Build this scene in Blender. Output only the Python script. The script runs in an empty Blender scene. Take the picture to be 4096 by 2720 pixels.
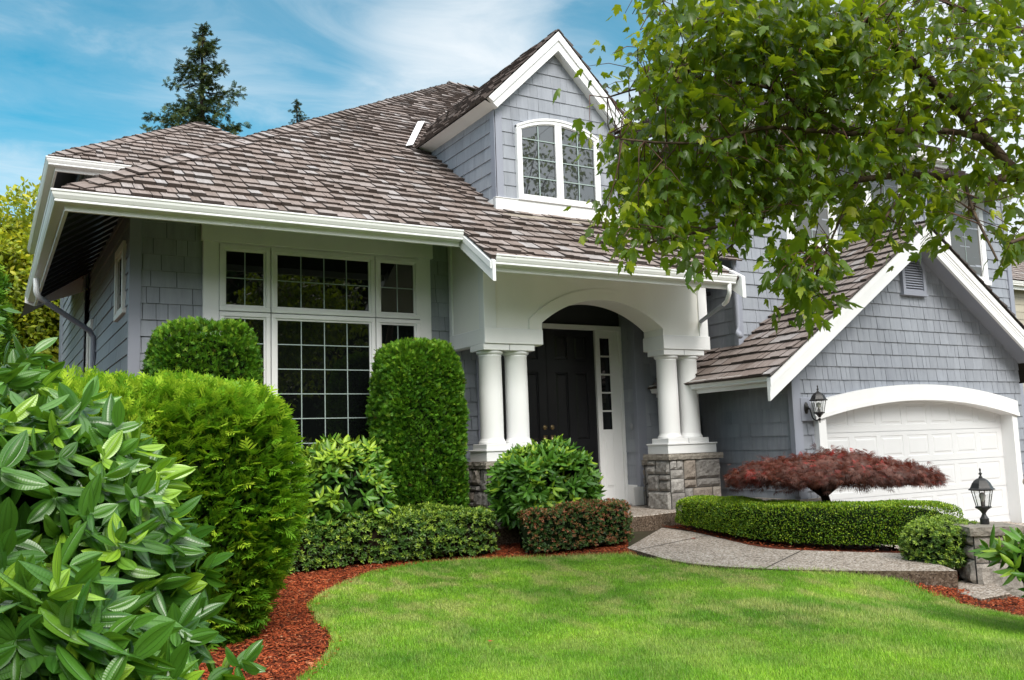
import bpy, math, random
import numpy as np
from mathutils import Vector, Matrix, geometry

random.seed(7); rng = np.random.default_rng(7)
scene = bpy.context.scene
COL = scene.collection

# ------------------------------------------------------------------ helpers
def tag(o, label=None, cat=None, group=None, kind=None):
    if label: o['label'] = label
    if cat: o['category'] = cat
    if group: o['group'] = group
    if kind: o['kind'] = kind
    return o

def empty(name, loc, label=None, cat=None, group=None):
    o = bpy.data.objects.new(name, None)
    o.empty_display_size = 0.2
    o.location = loc
    COL.objects.link(o)
    return tag(o, label, cat, group)

def attach(o, parent):
    if parent is not None:
        o.parent = parent
        if parent.type == 'EMPTY':
            o.matrix_parent_inverse = Matrix.Translation(parent.location).inverted()

def vadd(a, b): return (a[0]+b[0], a[1]+b[1], a[2]+b[2])
def vmul(a, s): return (a[0]*s, a[1]*s, a[2]*s)
def vdot(a, b): return a[0]*b[0]+a[1]*b[1]+a[2]*b[2]

class MB:
    """collects faces, then becomes ONE mesh object"""
    def __init__(s): s.v = []; s.f = []; s.m = []; s.c = []; s.uv = []
    def face(s, pts, mi=0, col=(.5, .5, .5), uv=None):
        i = len(s.v); s.v += [tuple(p) for p in pts]
        s.f.append(tuple(range(i, i+len(pts)))); s.m.append(mi); s.c.append(col)
        s.uv.append(uv or [(0, 0)]*len(pts))
    def mesh(s, verts, faces, mi=0, col=(.5, .5, .5)):
        i = len(s.v); s.v += [tuple(p) for p in verts]
        for f in faces:
            s.f.append(tuple(k+i for k in f)); s.m.append(mi); s.c.append(col); s.uv.append([(0, 0)]*len(f))
    def box(s, x0, x1, y0, y1, z0, z1, mi=0, col=(.5, .5, .5)):
        v = [(x, y, z) for z in (z0, z1) for y in (y0, y1) for x in (x0, x1)]
        s.mesh(v, [(0, 2, 3, 1), (4, 5, 7, 6), (0, 1, 5, 4), (2, 6, 7, 3), (0, 4, 6, 2), (1, 3, 7, 5)], mi, col)
    def obox(s, c, ax, ay, az, mi=0, col=(.5, .5, .5)):
        v = []
        for k in (-1, 1):
            for j in (-1, 1):
                for i in (-1, 1):
                    v.append(tuple(c[q]+i*ax[q]+j*ay[q]+k*az[q] for q in range(3)))
        s.mesh(v, [(0, 2, 3, 1), (4, 5, 7, 6), (0, 1, 5, 4), (2, 6, 7, 3), (0, 4, 6, 2), (1, 3, 7, 5)], mi, col)
    def prism(s, poly, d, mi=0, col=(.5, .5, .5), back=True):
        """polygon extruded by vector d"""
        n = len(poly); q = [vadd(p, d) for p in poly]
        v = list(poly)+q
        fs = [tuple(range(n))]
        if back: fs.append(tuple(range(2*n-1, n-1, -1)))
        for i in range(n):
            j = (i+1) % n; fs.append((i, i+n, j+n, j))
        s.mesh(v, fs, mi, col)
    def tube(s, path, rad, n=8, mi=0, col=(.5, .5, .5), cap=True):
        path = [Vector(p) for p in path]
        if not hasattr(rad, '__len__'): rad = [rad]*len(path)
        rings = []; ref = Vector((0, 0, 1))
        for i, p in enumerate(path):
            t = (path[min(i+1, len(path)-1)]-path[max(i-1, 0)])
            if t.length < 1e-9: t = Vector((0, 0, 1))
            t.normalize()
            a = t.cross(ref)
            if a.length < .15: a = t.cross(Vector((1, 0, 0)))
            a.normalize(); b = t.cross(a)
            rings.append([p+(a*math.cos(2*math.pi*k/n)+b*math.sin(2*math.pi*k/n))*rad[i] for k in range(n)])
        v = [tuple(q) for r in rings for q in r]; fs = []
        for i in range(len(path)-1):
            for k in range(n):
                k2 = (k+1) % n; fs.append((i*n+k, i*n+k2, (i+1)*n+k2, (i+1)*n+k))
        if cap: fs.append(tuple(range(n))[::-1]); fs.append(tuple(range((len(path)-1)*n, len(path)*n)))
        s.mesh(v, fs, mi, col)
    def lathe(s, cx, cy, prof, n=24, mi=0, col=(.5, .5, .5), rot=0):
        v = []; fs = []
        for r, z in prof:
            for k in range(n):
                a = 2*math.pi*k/n+rot; v.append((cx+r*math.cos(a), cy+r*math.sin(a), z))
        for i in range(len(prof)-1):
            for k in range(n):
                k2 = (k+1) % n; fs.append((i*n+k, i*n+k2, (i+1)*n+k2, (i+1)*n+k))
        fs.append(tuple(range(n))[::-1]); fs.append(tuple(range((len(prof)-1)*n, len(prof)*n)))
        s.mesh(v, fs, mi, col)
    def sweep(s, prof, path, mi=0, col=(.5, .5, .5)):
        """prof: (out, z) points; path: (x, y, z) points, outward = left of travel, mitred in plan"""
        n = len(prof); rings = []
        for i, p in enumerate(path):
            ns = []
            for a, b in ((i-1, i), (i, i+1)):
                if a >= 0 and b < len(path):
                    d = Vector((path[b][0]-path[a][0], path[b][1]-path[a][1])).normalized(); ns.append(Vector((-d.y, d.x)))
            m = ns[0] if len(ns) == 1 else (ns[0]+ns[1])/(1+ns[0].dot(ns[1]))
            rings.append([(p[0]+m.x*o, p[1]+m.y*o, p[2]+z) for o, z in prof])
        v = [q for r in rings for q in r]; fs = []
        for i in range(len(path)-1):
            for k in range(n):
                k2 = (k+1) % n; fs.append((i*n+k, (i+1)*n+k, (i+1)*n+k2, i*n+k2))
        fs.append(tuple(range(n))); fs.append(tuple(range((len(path)-1)*n, len(path)*n))[::-1])
        s.mesh(v, fs, mi, col)
    def build(s, name, mats, parent=None, smooth=False, bevel=0.0, label=None):
        me = bpy.data.meshes.new(name)
        me.from_pydata(s.v, [], s.f)
        if not isinstance(mats, (list, tuple)): mats = [mats]
        for m in mats: me.materials.append(m)
        me.polygons.foreach_set('material_index', s.m)
        at = me.attributes.new('tint', 'FLOAT_COLOR', 'FACE')
        at.data.foreach_set('color', [x for c in s.c for x in (c[0], c[1], c[2], 1)])
        ul = me.uv_layers.new(name='UVMap')
        ul.data.foreach_set('uv', [x for f in s.uv for p in f for x in p])
        if smooth: me.polygons.foreach_set('use_smooth', [True]*len(s.f))
        me.update()
        o = bpy.data.objects.new(name, me); COL.objects.link(o); attach(o, parent)
        if bevel:
            md = o.modifiers.new('b', 'BEVEL'); md.width = bevel; md.segments = 1; md.limit_method = 'ANGLE'; md.angle_limit = .7
        if label: o['label'] = label
        return o

class FM:
    """large foliage / grass meshes from repeated small templates (numpy)"""
    def __init__(s): s.V = []; s.L = []; s.S = []; s.C = []; s.U = []; s.M = []; s.n = 0
    def add(s, T, P, B, sc, col, mi=0):
        tv, tf, tu = T
        P = np.asarray(P, float); N = len(P)
        if N == 0: return
        sc = np.asarray(sc, float)
        if sc.ndim == 1: sc = np.repeat(sc[:, None], 3, 1)
        V = np.einsum('nij,nkj->nki', B, tv[None]*sc[:, None, :])+P[:, None, :]
        k = len(tv); s.V.append(V.reshape(-1, 3))
        loops = np.concatenate([np.array(f) for f in tf]); sizes = np.array([len(f) for f in tf])
        off = (np.arange(N)*k+s.n)[:, None]
        s.L.append((loops[None]+off).ravel()); s.S.append(np.tile(sizes, N))
        s.C.append(np.repeat(np.asarray(col, float), len(tf), axis=0))
        s.U.append(np.tile(tu[loops], (N, 1))); s.M.append(np.full(N*len(tf), mi)); s.n += N*k
    def raw(s, V, F, col, mi=0):
        V = np.asarray(V, float); s.V.append(V)
        s.L.append(np.concatenate([np.array(f) for f in F])+s.n); s.S.append(np.array([len(f) for f in F]))
        s.C.append(np.tile(np.array(col, float), (len(F), 1))); s.U.append(np.zeros((sum(len(f) for f in F), 2)))
        s.M.append(np.full(len(F), mi)); s.n += len(V)
    def build(s, name, mats, parent=None, smooth=False):
        V = np.concatenate(s.V); L = np.concatenate(s.L); S = np.concatenate(s.S); C = np.concatenate(s.C); U = np.concatenate(s.U); M = np.concatenate(s.M)
        me = bpy.data.meshes.new(name)
        me.vertices.add(len(V)); me.vertices.foreach_set('co', V.astype(np.float32).ravel())
        me.loops.add(len(L)); me.loops.foreach_set('vertex_index', L.astype(np.int32))
        me.polygons.add(len(S)); st = np.concatenate([[0], np.cumsum(S)[:-1]])
        me.polygons.foreach_set('loop_start', st.astype(np.int32)); me.polygons.foreach_set('loop_total', S.astype(np.int32))
        if not isinstance(mats, (list, tuple)): mats = [mats]
        for m in mats: me.materials.append(m)
        me.polygons.foreach_set('material_index', M.astype(np.int32))
        if smooth: me.polygons.foreach_set('use_smooth', np.ones(len(S), bool))
        me.update(calc_edges=True)
        at = me.attributes.new('tint', 'FLOAT_COLOR', 'FACE')
        at.data.foreach_set('color', np.concatenate([C, np.ones((len(C), 1))], 1).astype(np.float32).ravel())
        ul = me.uv_layers.new(name='UVMap'); ul.data.foreach_set('uv', U.astype(np.float32).ravel())
        o = bpy.data.objects.new(name, me); COL.objects.link(o); attach(o, parent)
        return o

def norm(a): return a/np.maximum(np.linalg.norm(a, axis=-1, keepdims=True), 1e-9)
def basis(d, n):
    """columns: side, along d, normal"""
    d = norm(d); x = norm(np.cross(d, n)); n2 = np.cross(x, d)
    return np.stack([x, d, n2], axis=2)

# ------------------------------------------------------------------ materials
def newmat(name):
    m = bpy.data.materials.new(name); m.use_nodes = True
    nt = m.node_tree; nt.nodes.clear()
    out = nt.nodes.new('ShaderNodeOutputMaterial')
    return m, nt, out
def N(nt, t, **k):
    n = nt.nodes.new(t)
    for a, b in k.items():
        if a in n.inputs: n.inputs[a].default_value = b
        else: setattr(n, a, b)
    return n
def rgb(c): return (c[0], c[1], c[2], 1)
def ramp(nt, stops, interp='LINEAR'):
    r = nt.nodes.new('ShaderNodeValToRGB'); e = r.color_ramp.elements
    r.color_ramp.interpolation = interp
    while len(e) > 1: e.remove(e[-1])
    e[0].position = stops[0][0]; e[0].color = rgb(stops[0][1])
    for p, c in stops[1:]:
        q = e.new(p); q.color = rgb(c)
    return r
def mixc(nt, f, a, b, mode='MIX'):
    m = nt.nodes.new('ShaderNodeMix'); m.data_type = 'RGBA'; m.blend_type = mode
    for sock, val in ((m.inputs[0], f), (m.inputs[6], a), (m.inputs[7], b)):
        if hasattr(val, 'is_output'): nt.links.new(val, sock)
        elif hasattr(val, '__len__'): sock.default_value = rgb(val)
        else: sock.default_value = val
    return m.outputs[2]
def math_(nt, op, a, b=0.0):
    m = nt.nodes.new('ShaderNodeMath'); m.operation = op
    for sock, val in ((m.inputs[0], a), (m.inputs[1], b)):
        if hasattr(val, 'is_output'): nt.links.new(val, sock)
        else: sock.default_value = val
    return m.outputs[0]
def noise(nt, vec, scale, detail=4, rough=.55):
    n = nt.nodes.new('ShaderNodeTexNoise'); n.inputs['Scale'].default_value = scale; n.inputs['Detail'].default_value = detail; n.inputs['Roughness'].default_value = rough
    if vec is not None: nt.links.new(vec, n.inputs['Vector'])
    return n.outputs['Fac']
def pos(nt, scale=(1, 1, 1)):
    g = nt.nodes.new('ShaderNodeNewGeometry')
    m = nt.nodes.new('ShaderNodeMapping'); m.inputs['Scale'].default_value = scale
    nt.links.new(g.outputs['Position'], m.inputs['Vector'])
    return m.outputs['Vector']
def princ(nt, out, col, rough=.6, spec=.5, bump=None, bstr=.3, bdist=.01, metal=0):
    p = nt.nodes.new('ShaderNodeBsdfPrincipled')
    if hasattr(col, 'is_output'): nt.links.new(col, p.inputs['Base Color'])
    else: p.inputs['Base Color'].default_value = rgb(col)
    if hasattr(rough, 'is_output'): nt.links.new(rough, p.inputs['Roughness'])
    else: p.inputs['Roughness'].default_value = rough
    p.inputs['Specular IOR Level'].default_value = spec; p.inputs['Metallic'].default_value = metal
    if bump is not None:
        b = nt.nodes.new('ShaderNodeBump'); b.inputs['Strength'].default_value = bstr; b.inputs['Distance'].default_value = bdist
        nt.links.new(bump, b.inputs['Height']); nt.links.new(b.outputs['Normal'], p.inputs['Normal'])
    if out is not None: nt.links.new(p.outputs[0], out.inputs[0])
    return p
def tint(nt):
    a = nt.nodes.new('ShaderNodeAttribute'); a.attribute_name = 'tint'
    s = nt.nodes.new('ShaderNodeSeparateColor'); nt.links.new(a.outputs['Color'], s.inputs[0])
    return s.outputs[0], s.outputs[1], s.outputs[2]

def paint(name, c, rough=.55, var=.06, scale=3.0, streak=True, spec=.4):
    m, nt, out = newmat(name)
    v = noise(nt, pos(nt, (1, 1, .35 if streak else 1)), scale, 6)
    f = noise(nt, pos(nt), 60, 2)
    a = mixc(nt, v, [x*(1-var*1.6) for x in c], [min(1, x*(1+var)) for x in c])
    princ(nt, out, a, rough, spec, bump=f, bstr=.05, bdist=.004)
    return m
M = {}
M['white'] = paint('white_paint', (.81, .812, .812), .45, .075)
M['cream'] = paint('cream_paint', (.85, .84, .80), .5, .05)
M['gutter'] = paint('gutter_enamel', (.79, .80, .79), .35, .04)
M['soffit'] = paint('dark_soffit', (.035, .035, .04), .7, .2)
M['trim_blue'] = paint('corner_board_paint', (.28, .296, .35), .55, .06)
M['black_door'] = paint('black_door_paint', (.010, .010, .012), .28, .2, spec=.5)
M['garage_white'] = paint('garage_door_enamel', (.68, .685, .695), .4, .04)
M['dark_void'] = paint('dark_underlay', (.03, .025, .022), .9, .2)

def siding(name, c):
    m, nt, out = newmat(name)
    r, g, b = tint(nt)
    streak = noise(nt, pos(nt, (9, 9, 1.2)), 1.6, 6, .65)
    fine = noise(nt, pos(nt, (40, 40, 3)), 2.0, 4, .6)
    big = noise(nt, pos(nt, (.5, .5, .8)), 1.4, 4)
    a = mixc(nt, r, [x*.92 for x in c], [x*1.07 for x in c])
    st = ramp(nt, [(.2, (.66, .66, .68)), (.42, (.90, .90, .91)), (.62, (1.05, 1.05, 1.05)), (.85, (1.16, 1.15, 1.14))]); nt.links.new(streak, st.inputs[0])
    a = mixc(nt, .75, a, st.outputs[0], 'MULTIPLY')
    bg = ramp(nt, [(.3, (.94, .94, .95)), (.7, (1.04, 1.04, 1.03))]); nt.links.new(big, bg.inputs[0])
    a = mixc(nt, 1.0, a, bg.outputs[0], 'MULTIPLY')
    princ(nt, out, a, .62, .3, bump=fine, bstr=.25, bdist=.004)
    return m
M['siding'] = siding('blue_grey_shingle', (.292, .312, .350))
M['siding_under'] = paint('shingle_underlay', (.045, .046, .055), .8, .1)
M['tan_siding'] = siding('tan_siding', (.42, .38, .30))

def shake():
    m, nt, out = newmat('cedar_shake')
    r, g, b = tint(nt)
    uv = nt.nodes.new('ShaderNodeUVMap')
    mp = N(nt, 'ShaderNodeMapping'); mp.inputs['Scale'].default_value = (70, 2.2, 1); nt.links.new(uv.outputs[0], mp.inputs[0])
    grain = noise(nt, mp.outputs[0], 1.0, 5, .65)
    big = noise(nt, pos(nt), 1.3, 3)
    blot = noise(nt, pos(nt), 14, 4)
    c = ramp(nt, [(0, (.20, .158, .138)), (.30, (.238, .192, .170)), (.6, (.268, .222, .201)), (.88, (.300, .260, .243)), (1, (.355, .335, .33))]); nt.links.new(r, c.inputs[0])
    gr = ramp(nt, [(.25, (.50, .46, .44)), (.5, (.95, .94, .93)), (.75, (1.32, 1.33, 1.36))]); nt.links.new(grain, gr.inputs[0])
    a = mixc(nt, .85, c.outputs[0], gr.outputs[0], 'MULTIPLY')
    bl = ramp(nt, [(.3, (.72, .70, .68)), (.55, (1, 1, 1)), (.8, (1.15, 1.17, 1.2))]); nt.links.new(blot, bl.inputs[0])
    a = mixc(nt, .45, a, bl.outputs[0], 'MULTIPLY')
    bw = ramp(nt, [(.35, (.88, .88, .88)), (.65, (1.08, 1.08, 1.1))]); nt.links.new(big, bw.inputs[0])
    a = mixc(nt, 1, a, bw.outputs[0], 'MULTIPLY')
    # course shadow lines painted in: butt ends and sides coloured near black
    a = mixc(nt, g, a, (.018, .011, .009))
    princ(nt, out, a, .72, .35, bump=grain, bstr=.5, bdist=.006)
    return m
M['shake'] = shake()

def stone(name, c0=(.23, .215, .20), c1=(.40, .385, .365)):
    m, nt, out = newmat(name)
    r, g, b = tint(nt)
    n1 = noise(nt, pos(nt), 9, 6, .65); n2 = noise(nt, pos(nt), 45, 5, .7)
    v = N(nt, 'ShaderNodeTexVoronoi'); v.feature = 'DISTANCE_TO_EDGE'; v.inputs['Scale'].default_value = 7
    w = nt.nodes.new('ShaderNodeMixRGB'); w.inputs[0].default_value = .35; nz = N(nt, 'ShaderNodeTexNoise'); nz.inputs['Scale'].default_value = 5
    p = pos(nt); nt.links.new(p, nz.inputs['Vector']); nt.links.new(p, w.inputs[1]); nt.links.new(nz.outputs['Color'], w.inputs[2]); nt.links.new(w.outputs[0], v.inputs['Vector'])
    a = mixc(nt, r, c0, c1)
    s = ramp(nt, [(.2, (.5, .48, .47)), (.45, (.9, .89, .88)), (.7, (1.18, 1.17, 1.15))]); nt.links.new(n1, s.inputs[0])
    a = mixc(nt, .9, a, s.outputs[0], 'MULTIPLY')
    a = mixc(nt, math_(nt, 'MULTIPLY', g, .5), a, (.33, .26, .20))
    s2 = ramp(nt, [(.3, (.75, .75, .75)), (.7, (1.15, 1.15, 1.15))]); nt.links.new(n2, s2.inputs[0])
    a = mixc(nt, .7, a, s2.outputs[0], 'MULTIPLY')
    crack = ramp(nt, [(0, (.55, .55, .55)), (.03, (1, 1, 1))]); nt.links.new(v.outputs['Distance'], crack.inputs[0])
    a = mixc(nt, .6, a, crack.outputs[0], 'MULTIPLY')
    h = math_(nt, 'ADD', math_(nt, 'MULTIPLY', n1, 1.0), math_(nt, 'MULTIPLY', n2, .35))
    princ(nt, out, a, .85, .25, bump=h, bstr=.9, bdist=.02)
    return m
M['stone'] = stone('ledge_stone')
M['stone_tan'] = stone('tan_ledge_stone', (.27, .24, .21), (.42, .38, .34))
M['stone_cap'] = stone('stone_cap', (.27, .24, .20), (.36, .33, .29))
M['mortar'] = paint('mortar', (.10, .095, .088), .9, .2)

def aggregate(name, dark=1.0):
    m, nt, out = newmat(name)
    v = N(nt, 'ShaderNodeTexVoronoi'); v.inputs['Scale'].default_value = 75; nt.links.new(pos(nt), v.inputs['Vector'])
    s = nt.nodes.new('ShaderNodeSeparateColor'); nt.links.new(v.outputs['Color'], s.inputs[0])
    c = ramp(nt, [(0, (.13*dark, .105*dark, .085*dark)), (.3, (.33*dark, .275*dark, .225*dark)), (.65, (.50*dark, .435*dark, .37*dark)), (1, (.70*dark, .66*dark, .62*dark))]); nt.links.new(s.outputs[0], c.inputs[0])
    big = noise(nt, pos(nt), 2.2, 5)
    b = ramp(nt, [(.3, (.80, .78, .76)), (.7, (1.08, 1.08, 1.08))]); nt.links.new(big, b.inputs[0])
    a = mixc(nt, 1, c.outputs[0], b.outputs[0], 'MULTIPLY')
    d = ramp(nt, [(0, (1, 1, 1)), (.8, (.45, .42, .40))]); nt.links.new(v.outputs['Distance'], d.inputs[0])
    a = mixc(nt, .55, a, d.outputs[0], 'MULTIPLY')
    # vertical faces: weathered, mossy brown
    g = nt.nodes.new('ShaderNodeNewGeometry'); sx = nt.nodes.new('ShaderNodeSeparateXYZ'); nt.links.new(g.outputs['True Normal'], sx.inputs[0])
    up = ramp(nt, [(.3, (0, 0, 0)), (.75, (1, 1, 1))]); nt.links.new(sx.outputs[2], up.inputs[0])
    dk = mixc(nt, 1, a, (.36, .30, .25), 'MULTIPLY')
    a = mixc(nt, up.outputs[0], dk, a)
    princ(nt, out, a, .85, .3, bump=v.outputs['Distance'], bstr=-.5, bdist=.006)
    return m
M['aggregate'] = aggregate('exposed_aggregate')
M['joint'] = paint('joint_dark', (.045, .04, .033), .9, .2)  # dark colour of the walkway's joint grooves
M['driveway'] = aggregate('driveway_concrete', 1.1)

def glass(name, base, spec, rough=.015, gloss=0.0):
    m, nt, out = newmat(name)
    w = noise(nt, pos(nt), 1.6, 2)
    p = princ(nt, None, base, rough, spec, bump=w, bstr=.02, bdist=.02)
    if gloss:
        g = nt.nodes.new('ShaderNodeBsdfGlossy'); g.inputs['Roughness'].default_value = rough; g.inputs['Color'].default_value = (.9, .93, .95, 1)
        mx = nt.nodes.new('ShaderNodeMixShader'); mx.inputs[0].default_value = gloss
        nt.links.new(p.outputs[0], mx.inputs[1]); nt.links.new(g.outputs[0], mx.inputs[2]); nt.links.new(mx.outputs[0], out.inputs[0])
    else: nt.links.new(p.outputs[0], out.inputs[0])
    return m
M['glass'] = glass('dark_window_glass', (.004, .005, .005), 1.0)
M['glass_sky'] = glass('sky_window_glass', (.030, .032, .036), .8, .02, .06)
M['glass_blind'] = glass('window_over_blind', (.10, .095, .09), .6, .05)
M['muntin'] = paint('muntin_bar', (.33, .41, .39), .45, .04)
def clearglass():
    m, nt, out = newmat('lantern_glass')
    t = nt.nodes.new('ShaderNodeBsdfTransparent'); t.inputs[0].default_value = (.96, .97, .97, 1)
    g = nt.nodes.new('ShaderNodeBsdfGlossy'); g.inputs['Roughness'].default_value = .05
    mx = nt.nodes.new('ShaderNodeMixShader'); mx.inputs[0].default_value = .10
    nt.links.new(t.outputs[0], mx.inputs[1]); nt.links.new(g.outputs[0], mx.inputs[2]); nt.links.new(mx.outputs[0], out.inputs[0])
    return m
M['clear'] = clearglass()
def simple(name, c, rough=.5, spec=.5, metal=0):
    m, nt, out = newmat(name)
    n = noise(nt, pos(nt), 25, 3)
    a = mixc(nt, n, [x*.8 for x in c], [min(1, x*1.2) for x in c])
    princ(nt, out, a, rough, spec, metal=metal, bump=n, bstr=.08)
    return m
M['lantern'] = simple('lantern_iron', (.020, .019, .019), .42)
M['bulb'] = simple('bulb_white', (.62, .61, .58), .3)
M['socket'] = simple('lamp_socket', (.10, .105, .10), .5)
M['brass'] = simple('aged_brass', (.30, .23, .12), .35, .5, .9)
M['vent'] = paint('vent_paint', (.33, .335, .36), .55, .05)
M['downspout'] = paint('downspout_paint', (.30, .315, .37), .45, .05)

def mulch(name='red_mulch', chip=False):
    m, nt, out = newmat(name)
    p = pos(nt); big = noise(nt, p, 1.1, 4)
    if chip:
        r, g, b = tint(nt)
        c = ramp(nt, [(0, (.06, .018, .009)), (.3, (.20, .040, .013)), (.6, (.40, .078, .023)), (.85, (.52, .15, .055)), (1, (.56, .32, .18))]); nt.links.new(r, c.inputs[0])
    else:
        n1 = noise(nt, p, 55, 4, .7)
        c = ramp(nt, [(.3, (.018, .006, .003)), (.5, (.10, .022, .008)), (.7, (.24, .050, .015))]); nt.links.new(n1, c.inputs[0])
    b2 = ramp(nt, [(.35, (.55, .50, .48)), (.62, (1.05, 1.0, 1.0))]); nt.links.new(big, b2.inputs[0])
    a = mixc(nt, 1, c.outputs[0], b2.outputs[0], 'MULTIPLY')
    princ(nt, out, a, .8, .25)
    return m
M['mulch'] = mulch(); M['chip'] = mulch('mulch_chip', True)

def grassmat(name, blade):
    m, nt, out = newmat(name)
    p = pos(nt, (1, 1, .2))
    p.node.inputs['Location'].default_value = (3.7, -2.2, 0); n1 = noise(nt, p, 1.15, 5, .66); n2 = noise(nt, pos(nt, (1.7, .8, .2)), 2.6, 3, .6); n3 = noise(nt, pos(nt, (1, 1, .1)), .75, 2)
    c = ramp(nt, [(.28, (.085, .245, .018)), (.42, (.162, .375, .027)), (.54, (.252, .50, .039)), (.68, (.39, .65, .058))]); nt.links.new(n1, c.inputs[0])
    dry = ramp(nt, [(.44, (0, 0, 0)), (.62, (1, 1, 1))]); nt.links.new(n2, dry.inputs[0])
    # drier towards the walk
    sx = nt.nodes.new('ShaderNodeSeparateXYZ'); g = nt.nodes.new('ShaderNodeNewGeometry'); nt.links.new(g.outputs['Position'], sx.inputs[0])
    far = nt.nodes.new('ShaderNodeMapRange'); far.inputs[1].default_value = 6.6; far.inputs[2].default_value = 10.2
    nt.links.new(math_(nt, 'ADD', sx.outputs[0], math_(nt, 'MULTIPLY', sx.outputs[1], .95)), far.inputs[0])
    f = math_(nt, 'MULTIPLY', dry.outputs[0], math_(nt, 'ADD', math_(nt, 'MULTIPLY', far.outputs[0], .58), .05))
    a = mixc(nt, f, c.outputs[0], (.62, .56, .26))
    if blade:
        r, gg, b = tint(nt)
        v = ramp(nt, [(0, (.40, .48, .40)), (.5, (1.05, 1.05, 1.05)), (1, (1.75, 1.55, 1.5))]); nt.links.new(r, v.inputs[0])
        a = mixc(nt, 1, a, v.outputs[0], 'MULTIPLY')
        a = mixc(nt, gg, a, (.42, .36, .18))
        pr = princ(nt, None, a, .45, .35)
        t = nt.nodes.new('ShaderNodeBsdfTranslucent'); nt.links.new(mixc(nt, .5, a, (.25, .5, .03)), t.inputs[0])
        mx = nt.nodes.new('ShaderNodeMixShader'); mx.inputs[0].default_value = .35
        nt.links.new(pr.outputs[0], mx.inputs[1]); nt.links.new(t.outputs[0], mx.inputs[2]); nt.links.new(mx.outputs[0], out.inputs[0])
    else:
        a = mixc(nt, 1, a, (.38, .36, .33), 'MULTIPLY'); princ(nt, out, a, .9, .1)
    return m
M['turf'] = grassmat('turf', False); M['blade'] = grassmat('grass_blade', True)
def groundmat():
    m, nt, out = newmat('garden_ground')
    n1 = noise(nt, pos(nt), .8, 5); n2 = noise(nt, pos(nt), 30, 4)
    c = ramp(nt, [(.35, (.05, .035, .02)), (.6, (.06, .10, .025))]); nt.links.new(n1, c.inputs[0])
    princ(nt, out, mixc(nt, .5, c.outputs[0], (.05, .04, .03)), .9, .2, bump=n2)
    return m
M['ground'] = groundmat()

def leaf(name, dark, light, new, rough=.42, trans=.3, tcol=(.22, .42, .03), spec=.5, veins=False, coat=0):
    """tint r: dark..light, g: new growth, b: shade factor"""
    m, nt, out = newmat(name)
    r, g, b = tint(nt)
    a = mixc(nt, r, dark, light)
    a = mixc(nt, g, a, new)
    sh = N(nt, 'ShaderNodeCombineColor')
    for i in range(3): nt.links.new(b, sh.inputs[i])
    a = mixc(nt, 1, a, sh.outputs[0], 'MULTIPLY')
    bump = None
    if veins:
        uv = nt.nodes.new('ShaderNodeUVMap'); sx = nt.nodes.new('ShaderNodeSeparateXYZ'); nt.links.new(uv.outputs[0], sx.inputs[0])
        # three long veins: u = -.48, 0, .48 (uv u runs 0..1)
        u = sx.outputs[0]
        d0 = math_(nt, 'ABSOLUTE', math_(nt, 'SUBTRACT', u, .5)); d1 = math_(nt, 'ABSOLUTE', math_(nt, 'SUBTRACT', d0, .25))
        d = math_(nt, 'MINIMUM', d0, d1)
        vr = ramp(nt, [(0, (.0, .0, .0)), (.035, (1, 1, 1))]); nt.links.new(d, vr.inputs[0])
        wv = N(nt, 'ShaderNodeTexWave'); wv.wave_type = 'BANDS'; wv.bands_direction = 'Y'; wv.inputs['Scale'].default_value = 5.5; wv.inputs['Distortion'].default_value = 2.2; wv.inputs['Detail'].default_value = 2
        nt.links.new(uv.outputs[0], wv.inputs['Vector'])
        bump = math_(nt, 'ADD', math_(nt, 'MULTIPLY', vr.outputs[0], 1.0), math_(nt, 'MULTIPLY', wv.outputs['Fac'], .10))
        a = mixc(nt, math_(nt, 'MULTIPLY', math_(nt, 'SUBTRACT', 1.0, vr.outputs[0]), .35), a, [x*.8 for x in dark])
    p = princ(nt, None, a, rough, spec, bump=bump, bstr=.45, bdist=.005)
    if coat: p.inputs['Coat Weight'].default_value = coat; p.inputs['Coat Roughness'].default_value = .28
    t = nt.nodes.new('ShaderNodeBsdfTranslucent')
    ta = mixc(nt, .55, a, tcol); nt.links.new(ta, t.inputs[0])
    mx = nt.nodes.new('ShaderNodeMixShader'); mx.inputs[0].default_value = trans
    nt.links.new(p.outputs[0], mx.inputs[1]); nt.links.new(t.outputs[0], mx.inputs[2]); nt.links.new(mx.outputs[0], out.inputs[0])
    return m
M['maple'] = leaf('maple_leaf', (.020, .062, .005), (.118, .205, .014), (.46, .50, .03), .36, .48, (.44, .56, .012))
M['thuja_bright'] = leaf('thuja_spray', (.045, .165, .010), (.235, .49, .022), (.55, .74, .05), .5, .3, (.34, .55, .02), .3)
M['thuja_dark'] = leaf('clipped_thuja_spray', (.036, .140, .010), (.165, .375, .020), (.36, .54, .04), .5, .25, (.22, .42, .02), .3)
M['viburnum'] = leaf('viburnum_leaf', (.026, .105, .014), (.130, .320, .036), (.36, .60, .04), .30, .22, (.28, .56, .02), .5, True, .30)
M['rhodo'] = leaf('rhododendron_leaf', (.042, .140, .020), (.165, .375, .034), (.44, .62, .05), .40, .22, (.25, .42, .03), .45)
M['azalea'] = leaf('azalea_leaf', (.034, .098, .016), (.18, .33, .042), (.46, .62, .07), .42, .22)
M['redtip'] = leaf('red_tipped_leaf', (.028, .080, .014), (.11, .22, .035), (.50, .16, .08), .4, .2, (.3, .12, .04))
M['boxwood'] = leaf('boxwood_leaf', (.026, .105, .005), (.19, .38, .016), (.48, .62, .03), .4, .28, (.32, .50, .02))
M['laceleaf'] = leaf('laceleaf_maple_leaf', (.055, .022, .013), (.220, .070, .042), (.56, .040, .03), .45, .25, (.5, .09, .05))
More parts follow.
